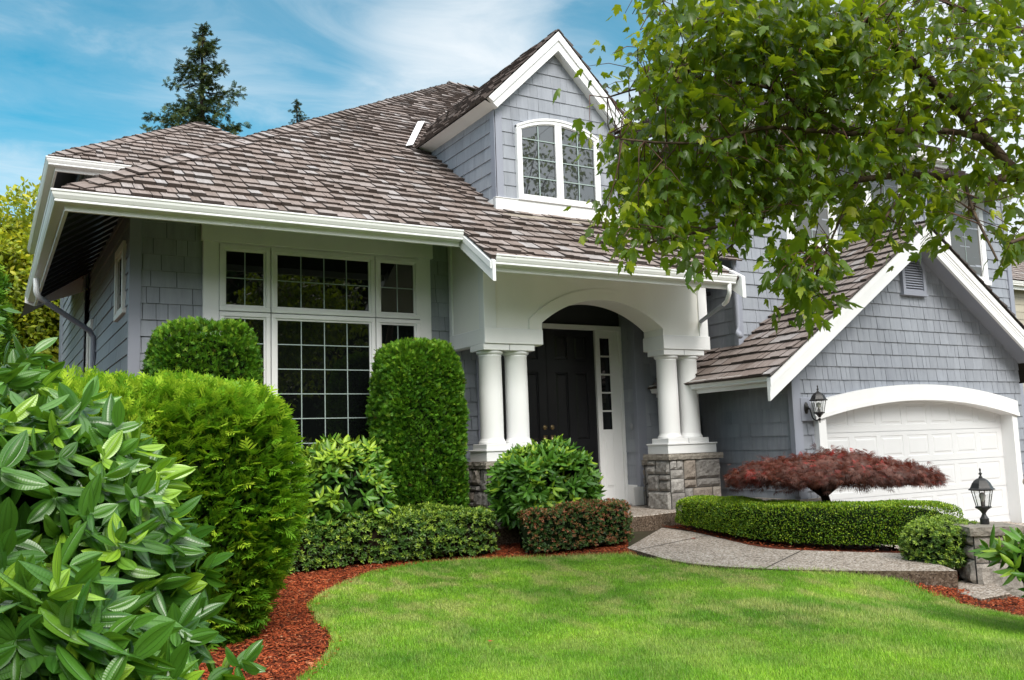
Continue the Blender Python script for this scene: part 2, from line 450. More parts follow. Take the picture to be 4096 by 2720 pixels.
M['spruce'] = leaf('spruce_needles', (.025, .050, .016), (.075, .110, .030), (.16, .16, .05), .7, .15, (.1, .15, .03), .2)
M['yellow_tree'] = leaf('yellow_green_leaf', (.16, .25, .012), (.42, .48, .02), (.66, .60, .03), .5, .4, (.5, .55, .03))
M['wood_far'] = leaf('far_leaf', (.025, .06, .010), (.10, .18, .025), (.22, .30, .04), .7, .2)
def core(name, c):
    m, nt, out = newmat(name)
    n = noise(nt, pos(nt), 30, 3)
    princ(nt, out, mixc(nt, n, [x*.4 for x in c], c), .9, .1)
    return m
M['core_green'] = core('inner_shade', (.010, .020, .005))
M['core_brown'] = core('inner_brown_shade', (.022, .014, .008))  # dark brown hull colour paints in the shade inside the hedge
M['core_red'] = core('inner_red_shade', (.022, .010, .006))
def bark(name, c0, c1):
    m, nt, out = newmat(name)
    n1 = noise(nt, pos(nt, (1, 1, .5)), 40, 6, .7); n2 = noise(nt, pos(nt), 12, 4)
    c = ramp(nt, [(.3, c0), (.55, c1), (.75, [x*1.9 for x in c1])]); nt.links.new(n2, c.inputs[0])
    princ(nt, out, c.outputs[0], .9, .2, bump=n1, bstr=.8, bdist=.01)
    return m
M['bark'] = bark('maple_bark', (.035, .022, .014), (.085, .060, .040))
M['twig'] = simple('young_twig', (.10, .042, .028), .6)
M['dark_bark'] = bark('dark_bark', (.012, .008, .006), (.03, .02, .015))
M['stem_green'] = simple('green_stem', (.09, .11, .03), .6)
# ------------------------------------------------------------------ house
def clip_poly(sub, conv):
    """Sutherland-Hodgman; conv counter-clockwise"""
    out = sub
    n = len(conv)
    for i in range(n):
        ax, ay = conv[i]; bx, by = conv[(i+1) % n]
        inp = out; out = []
        if not inp: return out
        def side(p): return (bx-ax)*(p[1]-ay)-(by-ay)*(p[0]-ax)
        for k in range(len(inp)):
            p = inp[k]; q = inp[(k+1) % len(inp)]
            sp, sq = side(p), side(q)
            if sp >= 0: out.append(p)
            if (sp >= 0) != (sq >= 0):
                t = sp/(sp-sq); out.append((p[0]+(q[0]-p[0])*t, p[1]+(q[1]-p[1])*t))
    return out
def area2(p): return sum(p[i][0]*p[(i+1) % len(p)][1]-p[(i+1) % len(p)][0]*p[i][1] for i in range(len(p)))/2
def ccw(p): return p if area2(p) > 0 else p[::-1]

def shingles(mb, O, U, V, Nn, polys, expo, wr, thick, gap, v0=None, lap=1.25, jit=0.0, seed=1, tvar=.3, under=True, mi=0, umi=1, lift=0.0):
    R = random.Random(seed)
    polys = [ccw(p) for p in polys]
    allp = [q for p in polys for q in p]
    u0, u1 = min(p[0] for p in allp), max(p[0] for p in allp)
    va, vb = min(p[1] for p in allp), max(p[1] for p in allp)
    if v0 is None: v0 = va
    k0 = math.floor((va-v0)/expo)-1
    def P(u, v, h): return tuple(O[i]+U[i]*u+V[i]*v+Nn[i]*h for i in range(3))
    if under:
        for p in polys: mb.face([P(u, v, .0) for u, v in p], umi, (.3, 0, 0))
    v = v0+k0*expo
    while v < vb:
        u = u0-R.random()*wr[1]
        while u < u1:
            w = wr[0]+(wr[1]-wr[0])*R.random()**1.3
            j = (R.random()-.5)*2*jit
            t = thick*(1+(R.random()-.5)*2*tvar)
            r = R.random(); ou = R.random()*9
            rect = [(u, v+j), (u+w-gap, v+j+(R.random()-.5)*jit*.5), (u+w-gap, v+expo*lap), (u, v+expo*lap)]
            vbt = v+j; L = expo*lap
            for pc in polys:
                c = clip_poly(rect, pc)
                if len(c) < 3 or abs(area2(c)) < 2e-4: continue
                h = [lift+t*max(.12, 1-.9*max(0, (b-vbt))/L) for a, b in c]
                top = [P(a, b, hh) for (a, b), hh in zip(c, h)]
                bot = [P(a, b, -.001) for a, b in c]
                mb.face(top, mi, (r, 0, 0), [(a+ou, b) for a, b in c])
                n = len(c)
                for q in range(n):
                    q2 = (q+1) % n
                    if (c[q][1]+c[q2][1])/2 > v+expo*1.1: continue
                    mb.face([top[q], bot[q], bot[q2], top[q2]], mi, (r, .75, 0), [(ou, 0)]*4)
            u += w
        v += expo

HOUSE = empty('house', (6.5, 10.0, -1.05), 'blue-grey shingled house with cedar shake roofs, arched white porch and garage gable', 'house')
S8 = 0.677
def zr(y): return 2.385+S8*(y-8.8)          # main roof plane
cS = 1/math.sqrt(1+S8*S8)
NR = (0, -S8*cS, cS); VR = (0, cS, S8*cS)
E_ROOF = .20

# ---- main roof
mb = MB()
O = (0, 8.8, 2.385)
def uvr(x, y): return (x, (y-8.8)/cS)
p1 = [uvr(.46, 8.76), uvr(8.74, 8.76), uvr(8.74, 16.75), uvr(8.45, 16.75)]
p2 = [uvr(4.54, 8.16), uvr(8.10, 8.16), uvr(8.10, 8.76), uvr(4.54, 8.76)]
shingles(mb, O, (1, 0, 0), VR, NR, [p1, p2], E_ROOF, (.085, .21), .042, .010, v0=(8.16-8.8)/cS, jit=.012, seed=3, tvar=.35)
# left slope (only its edge shows)
mb.face([(.46, 8.76, zr(8.76)), (8.45, 16.75, zr(16.75)), (.46, 16.75, zr(8.76))], 0, (.4, 0, 0))
mb.face([(8.45, 16.75, zr(16.75)), (12, 16.75, zr(16.75)), (12, 24.8, zr(8.76)), (8.45, 24.8, zr(8.76))], 0, (.4, 0, 0))
roof = mb.build('roof', [M['shake'], M['dark_void']], HOUSE)
def ridge_caps(a, b, planes, step=.20, W=.15, seed=2, parent=None, name='ridge_cap'):
    """overlapping cap boards along a hip or ridge; planes: list of (normal, in-plane direction away from the line)"""
    R = random.Random(seed); mb = MB(); a = Vector(a); b = Vector(b); h = (b-a).normalized(); L = (b-a).length; k = 0.0
    while k < L:
        for nn, w in planes:
            n = Vector(nn).normalized(); w_ = Vector(w).normalized(); t = .045+R.random()*.02; r = R.random(); ww = W*(.9+R.random()*.25)
            p = a+h*k; q = a+h*min(L, k+step*1.4)
            A = p+n*t; B = q+n*.022; C = B+w_*ww; D = A+w_*ww
            ou = R.random()*9
            mb.face([A, B, C, D], 0, (r, 0, 0), [(ou, 0), (ou, .28), (ou+.15, .28), (ou+.15, 0)])
            for x, y in ((A, D), (D, C), (A, B)): mb.face([x, y, y-n*.022, x-n*.022], 0, (r, .75, 0))
        k += step*(.95+R.random()*.1)
    return mb.build(name, [M['shake']], parent)
hipw = Vector((1, 1, S8)).normalized()
def away(n, h, hint):
    w = Vector(n).cross(h); return w if w.dot(Vector(hint)) > 0 else -w
nL = Vector((-S8, 0, 1)).normalized()
ridge_caps((.60, 8.90, zr(8.90)), (8.45, 16.75, zr(16.75)), [(NR, away(NR, hipw, (1, -1, 0))), (nL, away(nL, hipw, (-1, 1, 0)))], seed=4, parent=roof)
rx = Vector((1, 0, 0)); nB = Vector((0, S8, 1)).normalized()
ridge_caps((8.40, 16.75, zr(16.75)+.02), (12, 16.75, zr(16.75)+.02), [(NR, away(NR, rx, (0, -1, 0))), (nB, away(nB, rx, (0, 1, 0)))], seed=5, parent=roof)

# ---- gutters and fascias
GP = [(0, -.012), (.108, -.012), (.108, 0), (.124, 0), (.124, -.017), (.116, -.024), (.112, -.046), (.097, -.074), (.087, -.086), (.092, -.092), (.092, -.104), (.080, -.110), (0, -.114)]
FP = [(0, -.02), (.002, -.02), (.002, -.166), (-.03, -.166), (-.03, -.02)]
def gutter(path, parent=HOUSE):
    m = MB(); m.sweep(GP, path); g = m.build('gutter', M['gutter'], parent, bevel=.003)
    m = MB(); m.sweep(FP, path); m.build('fascia', M['white'], parent, bevel=.003)
    return g
gutter([(4.53, 8.849, 2.391), (.562, 8.849, 2.391), (.562, 14.6, 2.391)])
gutter([(8.02, 8.254, 2.010), (4.60, 8.254, 2.010)])
gutter([(5.6, 13.525, 4.114), (.726, 13.525, 4.114), (.726, 19.6, 4.114)])
gutter([(8.124, 7.745, .763), (8.124, 9.95, .763)])
gutter([(13.1, 8.524, 4.30), (8.274, 8.524, 4.30), (8.274, 13.5, 4.30)])
gutter([(16.2, 9.364, 4.31), (12.9, 9.364, 4.31)])

# ---- rake between the two eaves, and the porch's right rake
def yz_prism(x0, x1, pts, name, mat, parent, bevel=.004):
    m = MB(); m.prism([(x0, y, z) for y, z in pts], (x1-x0, 0, 0)); return m.build(name, mat, parent, bevel=bevel)
rake = yz_prism(4.545, 4.585, [(8.13, 1.712), (8.90, 2.235), (8.90, 2.43), (8.13, 1.935)], 'rake_board', M['white'], HOUSE)
yz_prism(4.530, 4.546, [(8.15, 1.845), (8.89, 2.345), (8.89, 2.42), (8.15, 1.93)], 'rake_molding', M['white'], rake)
yz_prism(8.06, 8.12, [(8.10, 1.72), (9.0, 2.33), (9.0, 2.50), (8.10, 1.99)], 'rake_board', M['white'], HOUSE)

# ---- soffits
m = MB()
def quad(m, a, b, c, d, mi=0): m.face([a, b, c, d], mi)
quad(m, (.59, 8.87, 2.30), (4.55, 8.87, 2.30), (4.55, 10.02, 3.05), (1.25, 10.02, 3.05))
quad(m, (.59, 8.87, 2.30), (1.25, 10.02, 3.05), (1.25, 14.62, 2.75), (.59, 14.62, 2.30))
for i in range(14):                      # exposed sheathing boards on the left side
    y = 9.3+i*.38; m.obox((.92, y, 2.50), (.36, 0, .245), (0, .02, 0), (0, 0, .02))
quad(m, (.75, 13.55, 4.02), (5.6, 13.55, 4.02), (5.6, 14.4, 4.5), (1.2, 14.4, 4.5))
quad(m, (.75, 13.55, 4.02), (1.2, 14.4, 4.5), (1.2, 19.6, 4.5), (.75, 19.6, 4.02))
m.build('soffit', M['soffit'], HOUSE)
m = MB(); m.prism([(.56, 14.60, 2.225), (1.27, 14.60, 2.50), (1.27, 14.60, 2.9), (.44, 14.60, 2.38), (.44, 14.60, 2.27)], (0, .03, 0)); m.build('eave_return', M['white'], HOUSE)
m = MB(); quad(m, (4.58, 8.28, 1.90), (8.10, 8.28, 1.90), (8.10, 9.2, 2.46), (4.58, 9.2, 2.46)); m.build('porch_soffit', M['cream'], HOUSE)
m = MB()
quad(m, (8.15, 7.76, .66), (8.15, 9.95, .66), (8.76, 9.95, 1.05), (8.76, 7.76, 1.05))
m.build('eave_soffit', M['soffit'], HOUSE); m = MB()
quad(m, (8.30, 8.54, 4.20), (13.1, 8.54, 4.20), (13.1, 8.95, 4.42), (8.75, 8.95, 4.42))
quad(m, (8.30, 8.54, 4.20), (8.75, 8.95, 4.42), (8.75, 13.5, 4.42), (8.30, 13.5, 4.20))
m.build('eave_soffit', M['soffit'], HOUSE); m = MB()
quad(m, (12.9, 9.38, 4.22), (16.2, 9.38, 4.22), (16.2, 9.82, 4.42), (12.9, 9.82, 4.42))
m.build('eave_soffit', M['soffit'], HOUSE)

# ---- walls
X_, Y_, Z_ = (1, 0, 0), (0, 1, 0), (0, 0, 1)
WALLM = [M['siding'], M['siding_under']]
def rect(a, b, c, d): return [(a, c), (b, c), (b, d), (a, d)]
def wall_front(y, polys, v0, seed, name='wall', wr=(.11, .34), mats=WALLM, parent=HOUSE, thick=.018):
    m = MB(); shingles(m, (0, y, 0), X_, Z_, (0, -1, 0), polys, .175, wr, thick, .006, v0=v0, seed=seed, tvar=.2, lap=1.08)
    return m.build(name, mats, parent)
def wall_left(x, polys, v0, seed, name='wall', wr=(.11, .34), parent=HOUSE, thick=.013):
    m = MB(); shingles(m, (x, 0, 0), Y_, Z_, (-1, 0, 0), polys, .175, wr, thick, .0025, v0=v0, seed=seed, tvar=.2, lap=1.08)
    return m.build(name, WALLM, parent)
wall_front(10.0, [rect(1.272, 5.40, -1.3, 3.05), rect(7.82, 8.75, -1.3, 2.4)], 1.080, 11)
wall_left(1.272, [rect(10.0, 15.4, -1.3, 2.75)], 1.080, 12, thick=.017, wr=(.5, 1.3))
wall_left(1.20, [rect(14.3, 18.6, -1.3, 4.45)], 1.080, 13, thick=.017, wr=(.5, 1.3))
wall_left(8.75, [rect(8.05, 8.93, -1.5, 1.08), rect(8.93, 10.0, -1.5, 4.4), rect(10.0, 13.5, 2.4, 4.4)], .535, 14, wr=(.14, .36))
wall_front(8.93, [rect(8.75, 13.0, 1.0, 4.42)], 1.738, 15, wr=(.14, .36))
wall_front(9.80, [rect(13.0, 16.65, -.5, 4.42)], 1.738, 16, wr=(.14, .36))
# porch recess: side walls and lintel over the door
m = MB(); shingles(m, (7.82, 0, 0), Y_, Z_, (-1, 0, 0), [rect(10.0, 10.33, -.87, 2.0)], .175, (.4, .8), .013, .0025, v0=1.077, seed=17, lap=1.08)
m.box(5.36, 5.40, 10.02, 10.4, -.87, 2.0, 1); m.box(5.36, 8.74, 10.36, 10.42, -.87, 2.6, 1); m.box(7.84, 8.73, 10.04, 10.36, -.87, 2.3, 1)  # last box is a hidden block added to stop light leaking in
m.build('wall', WALLM, HOUSE)
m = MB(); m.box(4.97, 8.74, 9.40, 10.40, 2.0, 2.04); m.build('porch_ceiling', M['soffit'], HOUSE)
# corner boards
def cb(x0, x1, y0, y1, z0, z1, mat='trim_blue', name='corner_board', parent=HOUSE):
    m = MB(); m.box(x0, x1, y0, y1, z0, z1); return m.build(name, M[mat], parent, bevel=.004)
cb(1.247, 1.365, 9.972, 10.05, -1.3, 2.95)
cb(1.175, 1.23, 18.5, 19.2, -1.3, 4.3)
cb(5.30, 5.42, 9.972, 10.05, -.87, 2.0); cb(7.79, 7.945, 9.972, 10.05, -.87, 2.0)
cb(8.715, 8.79, 8.02, 8.10, -.75, .90, name='corner_board')
cb(8.722, 8.83, 8.895, 8.96, 1.10, 4.3)
cb(16.55, 16.68, 9.765, 9.83, -.3, 4.3)
cb(12.94, 13.03, 8.895, 9.8, 1.2, 4.3)

# ---- 2F and set-back roofs
m = MB()
shingles(m, (0, 8.4, 4.31), X_, VR, NR, [[(8.12, 0), (13.1, 0), (13.1, .1), (10.62, 3.02)]], E_ROOF, (.09, .22), .040, .010, seed=21, jit=.01)
VL = (cS, 0, S8*cS); NL = (-S8*cS, 0, cS)
shingles(m, (8.12, 0, 4.31), (0, -1, 0), VL, NL, [[(-8.4, 0), (-10.9, 3.02), (-13.5, 3.02), (-13.5, 0)]], E_ROOF, (.09, .22), .040, .010, seed=22, jit=.01)
shingles(m, (0, 9.24, 4.32), X_, VR, NR, [[(13.05, 0), (16.25, 0), (15.0, 1.9), (13.05, 1.9)]], E_ROOF, (.09, .22), .040, .010, seed=23, jit=.01)
m.build('roof', [M['shake'], M['dark_void']], HOUSE)
# ---- back wing roof
m = MB()
shingles(m, (0, 13.42, 4.10), X_, VR, NR, [[(.62, 0), (5.56, 0), (3.09, 2.47/cS)]], E_ROOF, (.09, .22), .040, .010, seed=24, jit=.01)
m.face([(.62, 13.42, 4.1), (3.09, 15.89, 5.775), (.62, 19.6, 4.1)], 0, (.4, 0, 0))
bw = m.build('roof', [M['shake'], M['dark_void']], HOUSE)
ap = (3.09, 15.89, 4.10+2.47*S8)
ridge_caps((.72, 13.52, 4.10+.1*S8), ap, [(NR, away(NR, hipw, (1, -1, 0))), (nL, away(nL, hipw, (-1, 1, 0)))], seed=6, parent=bw)
hr = Vector((1, -1, -S8)).normalized(); nRt = Vector((S8, 0, 1)).normalized()
ridge_caps((5.56, 13.42, 4.10), ap, [(NR, away(NR, hr, (-1, -1, 0))), (nRt, away(nRt, hr, (1, 1, 0)))], seed=7, parent=bw)

# ---- windows
def bar(m, x0, x1, y0, y1, z0, z1, mi=0): m.box(x0, x1, y0, y1, z0, z1, mi)
def sash_front(win, x0, x1, z0, z1, y, cols, rows, fw=.05, pane='glass', grid='muntin', zs=None):
    """sash frame + glass + grille facing -y"""
    m = MB(); f = y-.045
    bar(m, x0, x1, f, y, z1-fw, z1); bar(m, x0, x1, f, y, z0, z0+fw)
    bar(m, x0, x0+fw, f, y, z0+fw, z1-fw); bar(m, x1-fw, x1, f, y, z0+fw, z1-fw)
    b = fw*.45   # inner bead
    for (a, c, d, e) in ((x0+fw, x1-fw, z1-fw-b, z1-fw), (x0+fw, x1-fw, z0+fw, z0+fw+b), (x0+fw, x0+fw+b, z0+fw+b, z1-fw-b), (x1-fw-b, x1-fw, z0+fw+b, z1-fw-b)):
        bar(m, a, c, f+.016, y, d, e)
    m.build('sash', M['white'], win, bevel=.004)
    gx0, gx1, gz0, gz1 = x0+fw+b, x1-fw-b, z0+fw+b, z1-fw-b
    m = MB(); m.box(gx0-.004, gx1+.004, y-.012, y-.008, gz0-.004, gz1+.004); m.build('pane', M[pane], win)
    if cols*rows > 1:
        m = MB(); w = .005
        for i in range(1, cols):
            xx = gx0+(gx1-gx0)*i/cols; bar(m, xx-w, xx+w, y-.020, y-.013, gz0, gz1)
        zz = zs if zs is not None else [gz0+(gz1-gz0)*i/rows for i in range(1, rows)]
        for q in zz: bar(m, gx0, gx1, y-.022, y-.0135, q-w, q+w)
        m.build('grille', M[grid], win)
m = MB(); yf = 9.955                                  # big front window: surround
bar(m, 1.985, 2.153, yf, 10.02, -.20, 2.314); bar(m, 4.530, 4.684, yf, 10.02, -.20, 2.314)
bar(m, 2.153, 4.53, yf, 10.02, -.20, -.06); bar(m, 1.93, 4.74, yf-.03, 10.02, -.235, -.20)
bar(m, 2.153, 4.53, yf+.006, 10.02, 2.296, 2.315)
win = m.build('front_window', M['white'], HOUSE, bevel=.004)
m = MB(); bar(m, 1.965, 4.715, yf-.02, 10.02, 2.315, 2.56); m.build('window_header', M['white'], win, bevel=.005)
zl = [1.4815-.2765*i for i in range(1, 6)]
for (a, b, c) in ((2.156, 2.710, 2), (2.720, 3.950, 4), (3.960, 4.527, 2)):
    sash_front(win, a, b, 1.556, 2.295, 9.985, c, 2)
    sash_front(win, a, b, -.058, 1.546, 9.985, c, 6, zs=[q for q in (1.205, .9285, .652, .3755, .099)])
# left-side windows
def side_window(x, y0, y1, z0, z1, tw=.085):
    m = MB()
    for a in ((y0, y1, z1-tw, z1), (y0-.02, y1+.02, z0, z0+tw*.7), (y0, y0+tw, z0+tw*.7, z1-tw), (y1-tw, y1, z0+tw*.7, z1-tw)):
        m.box(x-.045, x+.02, a[0], a[1], a[2], a[3])
    for a in ((y0+tw, y1-tw, z1-tw-.04, z1-tw), (y0+tw, y1-tw, z0+tw*.7, z0+tw*.7+.04), (y0+tw, y0+tw+.04, z0+tw, z1-tw), (y1-tw-.04, y1-tw, z0+tw, z1-tw)):
        m.box(x-.03, x+.02, a[0], a[1], a[2], a[3])
    w = m.build('side_window', M['cream'], HOUSE, bevel=.003)
    m = MB(); m.box(x-.020, x-.016, y0+tw, y1-tw, z0+tw*.7, z1-tw); m.build('pane', M['glass'], w)
side_window(1.272, 10.36, 11.07, 1.545, 2.34)
side_window(1.272, 13.75, 14.35, .30, 1.95)
# upstairs windows on the garage wing
def up_window(x0, x1, z0, z1, y, cols, pane='glass_blind', head=True):
    m = MB(); tw = .10
    bar(m, x0, x0+tw, y-.04, y+.02, z0, z1); bar(m, x1-tw, x1, y-.04, y+.02, z0, z1); bar(m, x0, x1, y-.04, y+.02, z1, z1+tw)
    bar(m, x0-.05, x1+.05, y-.06, y+.02, z0-.09, z0)
    w = m.build('upper_window', M['white'], HOUSE, bevel=.004)
    if head:
        m = MB(); bar(m, x0-.04, x1+.04, y-.055, y+.02, z1+.03, z1+.19); m.build('window_header', M['cream'], w, bevel=.004)
    sash_front(w, x0+tw, x1-tw, z0, z1, y-.006, cols, 1, .045, pane)
up_window(9.78, 10.84, 2.75, 4.02, 8.93, 2)
up_window(11.5, 12.5, 2.75, 4.02, 8.93, 2)
up_window(14.72, 15.92, 2.72, 4.04, 9.80, 2)

# ---- front door
m = MB(); yd = 10.33
for a in ((5.42, 7.812, 1.565, 1.632), (7.352, 7.395, -.873, 1.565), (7.772, 7.812, -.873, 1.565), (5.42, 5.46, -.873, 1.565), (5.71, 5.752, -.873, 1.565)):
    bar(m, a[0], a[1], yd-.05, yd+.04, a[2], a[3])
bar(m, 7.395, 7.772, yd-.01, yd+.04, 1.46+.06, 1.565); bar(m, 7.395, 7.458, yd-.01, yd+.04, -.873, 1.52); bar(m, 7.62, 7.772, yd-.01, yd+.04, -.873, 1.52)
bar(m, 7.458, 7.62, yd-.01, yd+.04, -.873, .177); bar(m, 7.458, 7.62, yd-.01, yd+.04, 1.46, 1.52)
bar(m, 5.46, 5.71, yd-.01, yd+.04, -.873, 1.565)
bar(m, 5.40, 7.83, yd-.09, yd+.04, -.874, -.845)
for k in range(1, 5):
    zz = .177+(1.46-.177)*k/5; bar(m, 7.455, 7.625, yd-.012, yd+.03, zz-.012, zz+.012)
m.prism([(7.470, yd-.011, -.62), (7.608, yd-.011, -.62), (7.608, yd-.011, .02), (7.470, yd-.011, .02)], (0, -.006, 0))
m.prism([(7.488, yd-.016, -.60), (7.590, yd-.016, -.60), (7.590, yd-.016, .0), (7.488, yd-.016, .0)], (0, -.010, 0))
frame = m.build('front_door', M['white'], HOUSE, bevel=.004)
m = MB(); m.box(7.455, 7.625, yd+.0, yd+.006, .17, 1.465); m.build('sidelight_pane', M['glass'], frame)
def raised(m, x0, x1, z0, z1, px0, px1, pz0, pz1, y, d=.012, b=.035, mi=0):
    """wall cell x0..x1,z0..z1 with one raised-and-fielded panel"""
    A = [(x0, z0), (x1, z0), (x1, z1), (x0, z1)]; B = [(px0, pz0), (px1, pz0), (px1, pz1), (px0, pz1)]
    C = [(px0+b*.35, pz0+b*.35), (px1-b*.35, pz0+b*.35), (px1-b*.35, pz1-b*.35), (px0+b*.35, pz1-b*.35)]
    D = [(px0+b*1.4, pz0+b*1.4), (px1-b*1.4, pz0+b*1.4), (px1-b*1.4, pz1-b*1.4), (px0+b*1.4, pz1-b*1.4)]
    def q(P, yy): return [(a, yy, c) for a, c in P]
    rings = [q(A, y), q(B, y), q(C, y+d), q(D, y-.001)]
    for r, s in zip(rings, rings[1:]):
        for i in range(4):
            j = (i+1) % 4; m.face([r[i], r[j], s[j], s[i]], mi)
    m.face(rings[-1], mi)
for (a, b) in ((5.755, 6.549), (6.557, 7.350)):
    m = MB(); rows = [(-.84, -.05), (-.05, 1.05), (1.05, 1.562)]; mid = (a+b)/2
    for z0, z1 in rows:
        for (c0, c1) in ((a, mid), (mid, b)):
            raised(m, c0, c1, z0, z1, c0+(.13 if c0 == a else .055), c1-(.13 if c1 == b else .055), z0+.09, z1-.08, yd-.012, .016, .03)
    m.box(a, b, yd, yd+.03, -.84, 1.562)
    leafd = m.build('door_leaf', M['black_door'], frame)
    hx = b-.055 if a < 6 else a+.055
    m = MB()
    m.lathe(0, 0, [(.034, 0), (.034, .008), (.026, .016), (.015, .018), (.013, .03)], 20)
    for i, v in enumerate(m.v): m.v[i] = (hx+v[0], yd-.012-v[2], .225+v[1])
    m.build('deadbolt', M['brass'], leafd, smooth=True); m = MB()
    m.box(hx-.03, hx+.03, yd-.022, yd-.012, -.02, .12); m.tube([(hx, yd-.02, .07), (hx, yd-.06, .06), (hx, yd-.065, .0), (hx, yd-.055, -.10), (hx, yd-.02, -.13)], .009, 8)
    m.build('handle', M['brass'], leafd, smooth=True)
m = MB(); m.lathe(0, 0, [(.03, 0), (.03, .01), (.018, .02)], 16)
for i, v in enumerate(m.v): m.v[i] = (7.805-v[2], 10.12+v[0]*.7, .21+v[1]*1.6)
m.build('doorbell', M['vent'], HOUSE)
cb(7.66, 7.83, 9.965, 10.02, -.87, -.62, 'white', 'baseboard'); 
m = MB(); m.box(7.795, 7.83, 10.0, 10.28, -.87, -.60); m.build('baseboard', M['white'], HOUSE, bevel=.004)

# ---- porch: beam with arch, bands, columns, piers
m = MB()
yF, yB = 9.09, 9.46; xa, xb, cx = 5.716, 7.568, 6.642; hw = (xb-xa)/2; sp, cr = 1.44, 1.765
def arc_z(dx, hw, sp, cr):
    rise = cr-sp; R = (hw*hw+rise*rise)/(2*rise); return cr-R+math.sqrt(max(0, R*R-dx*dx))
top = 2.44
m.box(4.955, xa, yF, yB, 1.17, top); m.box(xb, 8.335, yF, yB, 1.17, top)
n = 28; xs = [xa+(xb-xa)*i/n for i in range(n+1)]; zs = [arc_z(x-cx, hw, sp, cr) for x in xs]
for i in range(n):
    for y in (yF, yB): m.face([(xs[i], y, zs[i]), (xs[i+1], y, zs[i+1]), (xs[i+1], y, top), (xs[i], y, top)])
    m.face([(xs[i], yF, zs[i]), (xs[i+1], yF, zs[i+1]), (xs[i+1], yB, zs[i+1]), (xs[i], yB, zs[i])])
m.prism([(4.955, yB, 1.17), (4.955, 9.99, 1.17), (4.955, 9.99, 2.98), (4.955, yB, 2.62)], (.045, 0, 0))   # left return to the wall
m.box(8.29, 8.335, yB, 9.99, 1.17, 2.6)
beam = m.build('porch_beam', M['cream'], HOUSE)
m = MB(); ho = 1.10; so, co = 1.478, 1.904
P = [(cx-hw, 1.36), (cx-hw, sp)]+[(x, z) for x, z in zip(xs, zs)][1:-1]+[(cx+hw, sp), (cx+hw, 1.36), (cx+ho, 1.36), (cx+ho, so)]
xo = [cx+ho-2*ho*i/n for i in range(1, n)]
inn = [(cx-hw, 1.36)]+list(zip(xs, zs))+[(cx+hw, 1.36)]
outn = [(cx-ho, 1.36)]+[(cx-ho+2*ho*i/n, arc_z(-ho+2*ho*i/n, ho, so, co)) for i in range(n+1)]+[(cx+ho, 1.36)]
for y in (9.066, ):
    for i in range(len(inn)-1):
        a, b, c, d = inn[i], inn[i+1], outn[i+1], outn[i]
        m.face([(a[0], y, a[1]), (b[0], y, b[1]), (c[0], y, c[1]), (d[0], y, d[1])])
        m.face([(a[0], y, a[1]), (b[0], y, b[1]), (b[0], yF+.004, b[1]), (a[0], yF+.004, a[1])])
        m.face([(d[0], y, d[1]), (c[0], y, c[1]), (c[0], yF+.004, c[1]), (d[0], yF+.004, d[1])])
m.build('arch_trim', M['cream'], beam)
m = MB()                                              # bands over the columns, corner pilasters
m.box(4.93, 5.722, 9.056, 9.49, 1.176, 1.358); m.box(4.932, 5.06, 9.49, 9.975, 1.176, 1.358); m.box(4.936, 5.10, 9.07, 9.2, 1.358, top); m.box(4.936, 5.0, 9.90, 9.978, 1.358, 2.9)
m.build('porch_band', M['white'], beam, bevel=.005)
m = MB(); m.box(7.562, 8.361, 9.056, 9.49, 1.176, 1.358); m.box(8.24, 8.359, 9.49, 9.975, 1.176, 1.358); m.box(8.20, 8.352, 9.07, 9.2, 1.358, top)
m.build('porch_band', M['white'], beam, bevel=.005)
prof = [(.158, .022), (.160, .034), (.158, .048), (.150, .056), (.146, .060), (.146, .070), (.139, .078), (.137, .09), (.137, .30), (.136, .62), (.132, 1.035), (.136, 1.040), (.136, 1.048), (.132, 1.052), (.140, 1.060), (.155, 1.070), (.160, 1.082), (.157, 1.096), (.150, 1.104)]
colm = MB(); colm.lathe(0, 0, prof, 40)
col0 = None; bases = []
def make_col(x, y):
    global col0
    if col0 is None:
        col0 = colm.build('column', M['white'], HOUSE, smooth=True); o = col0
    else:
        o = col0.copy(); COL.objects.link(o); o.parent = HOUSE; o.matrix_parent_inverse = col0.matrix_parent_inverse.copy()
    o.location = (x, y, 0)
    m = MB(); m.box(x-.168, x+.168, y-.168, y+.168, -.042, .024); m.build('plinth', M['white'], o, bevel=.004).matrix_parent_inverse = Matrix.Translation((-x, -y, 0))
    m = MB(); m.box(x-.170, x+.170, y-.170, y+.170, 1.102, 1.174); m.build('abacus', M['white'], o, bevel=.004).matrix_parent_inverse = Matrix.Translation((-x, -y, 0))
for x in (5.092, 5.441, 7.742, 8.091): make_col(x, 9.245)
for (a, b) in ((4.915, 5.735), (7.548, 8.368)):
    m = MB(); m.box(a, b, 9.062, 9.475, -.175, -.056); m.box(a-.012, b+.012, 9.048, 9.49, -.062, -.042)
    m.build('pier_base', M['white'], HOUSE, bevel=.004)

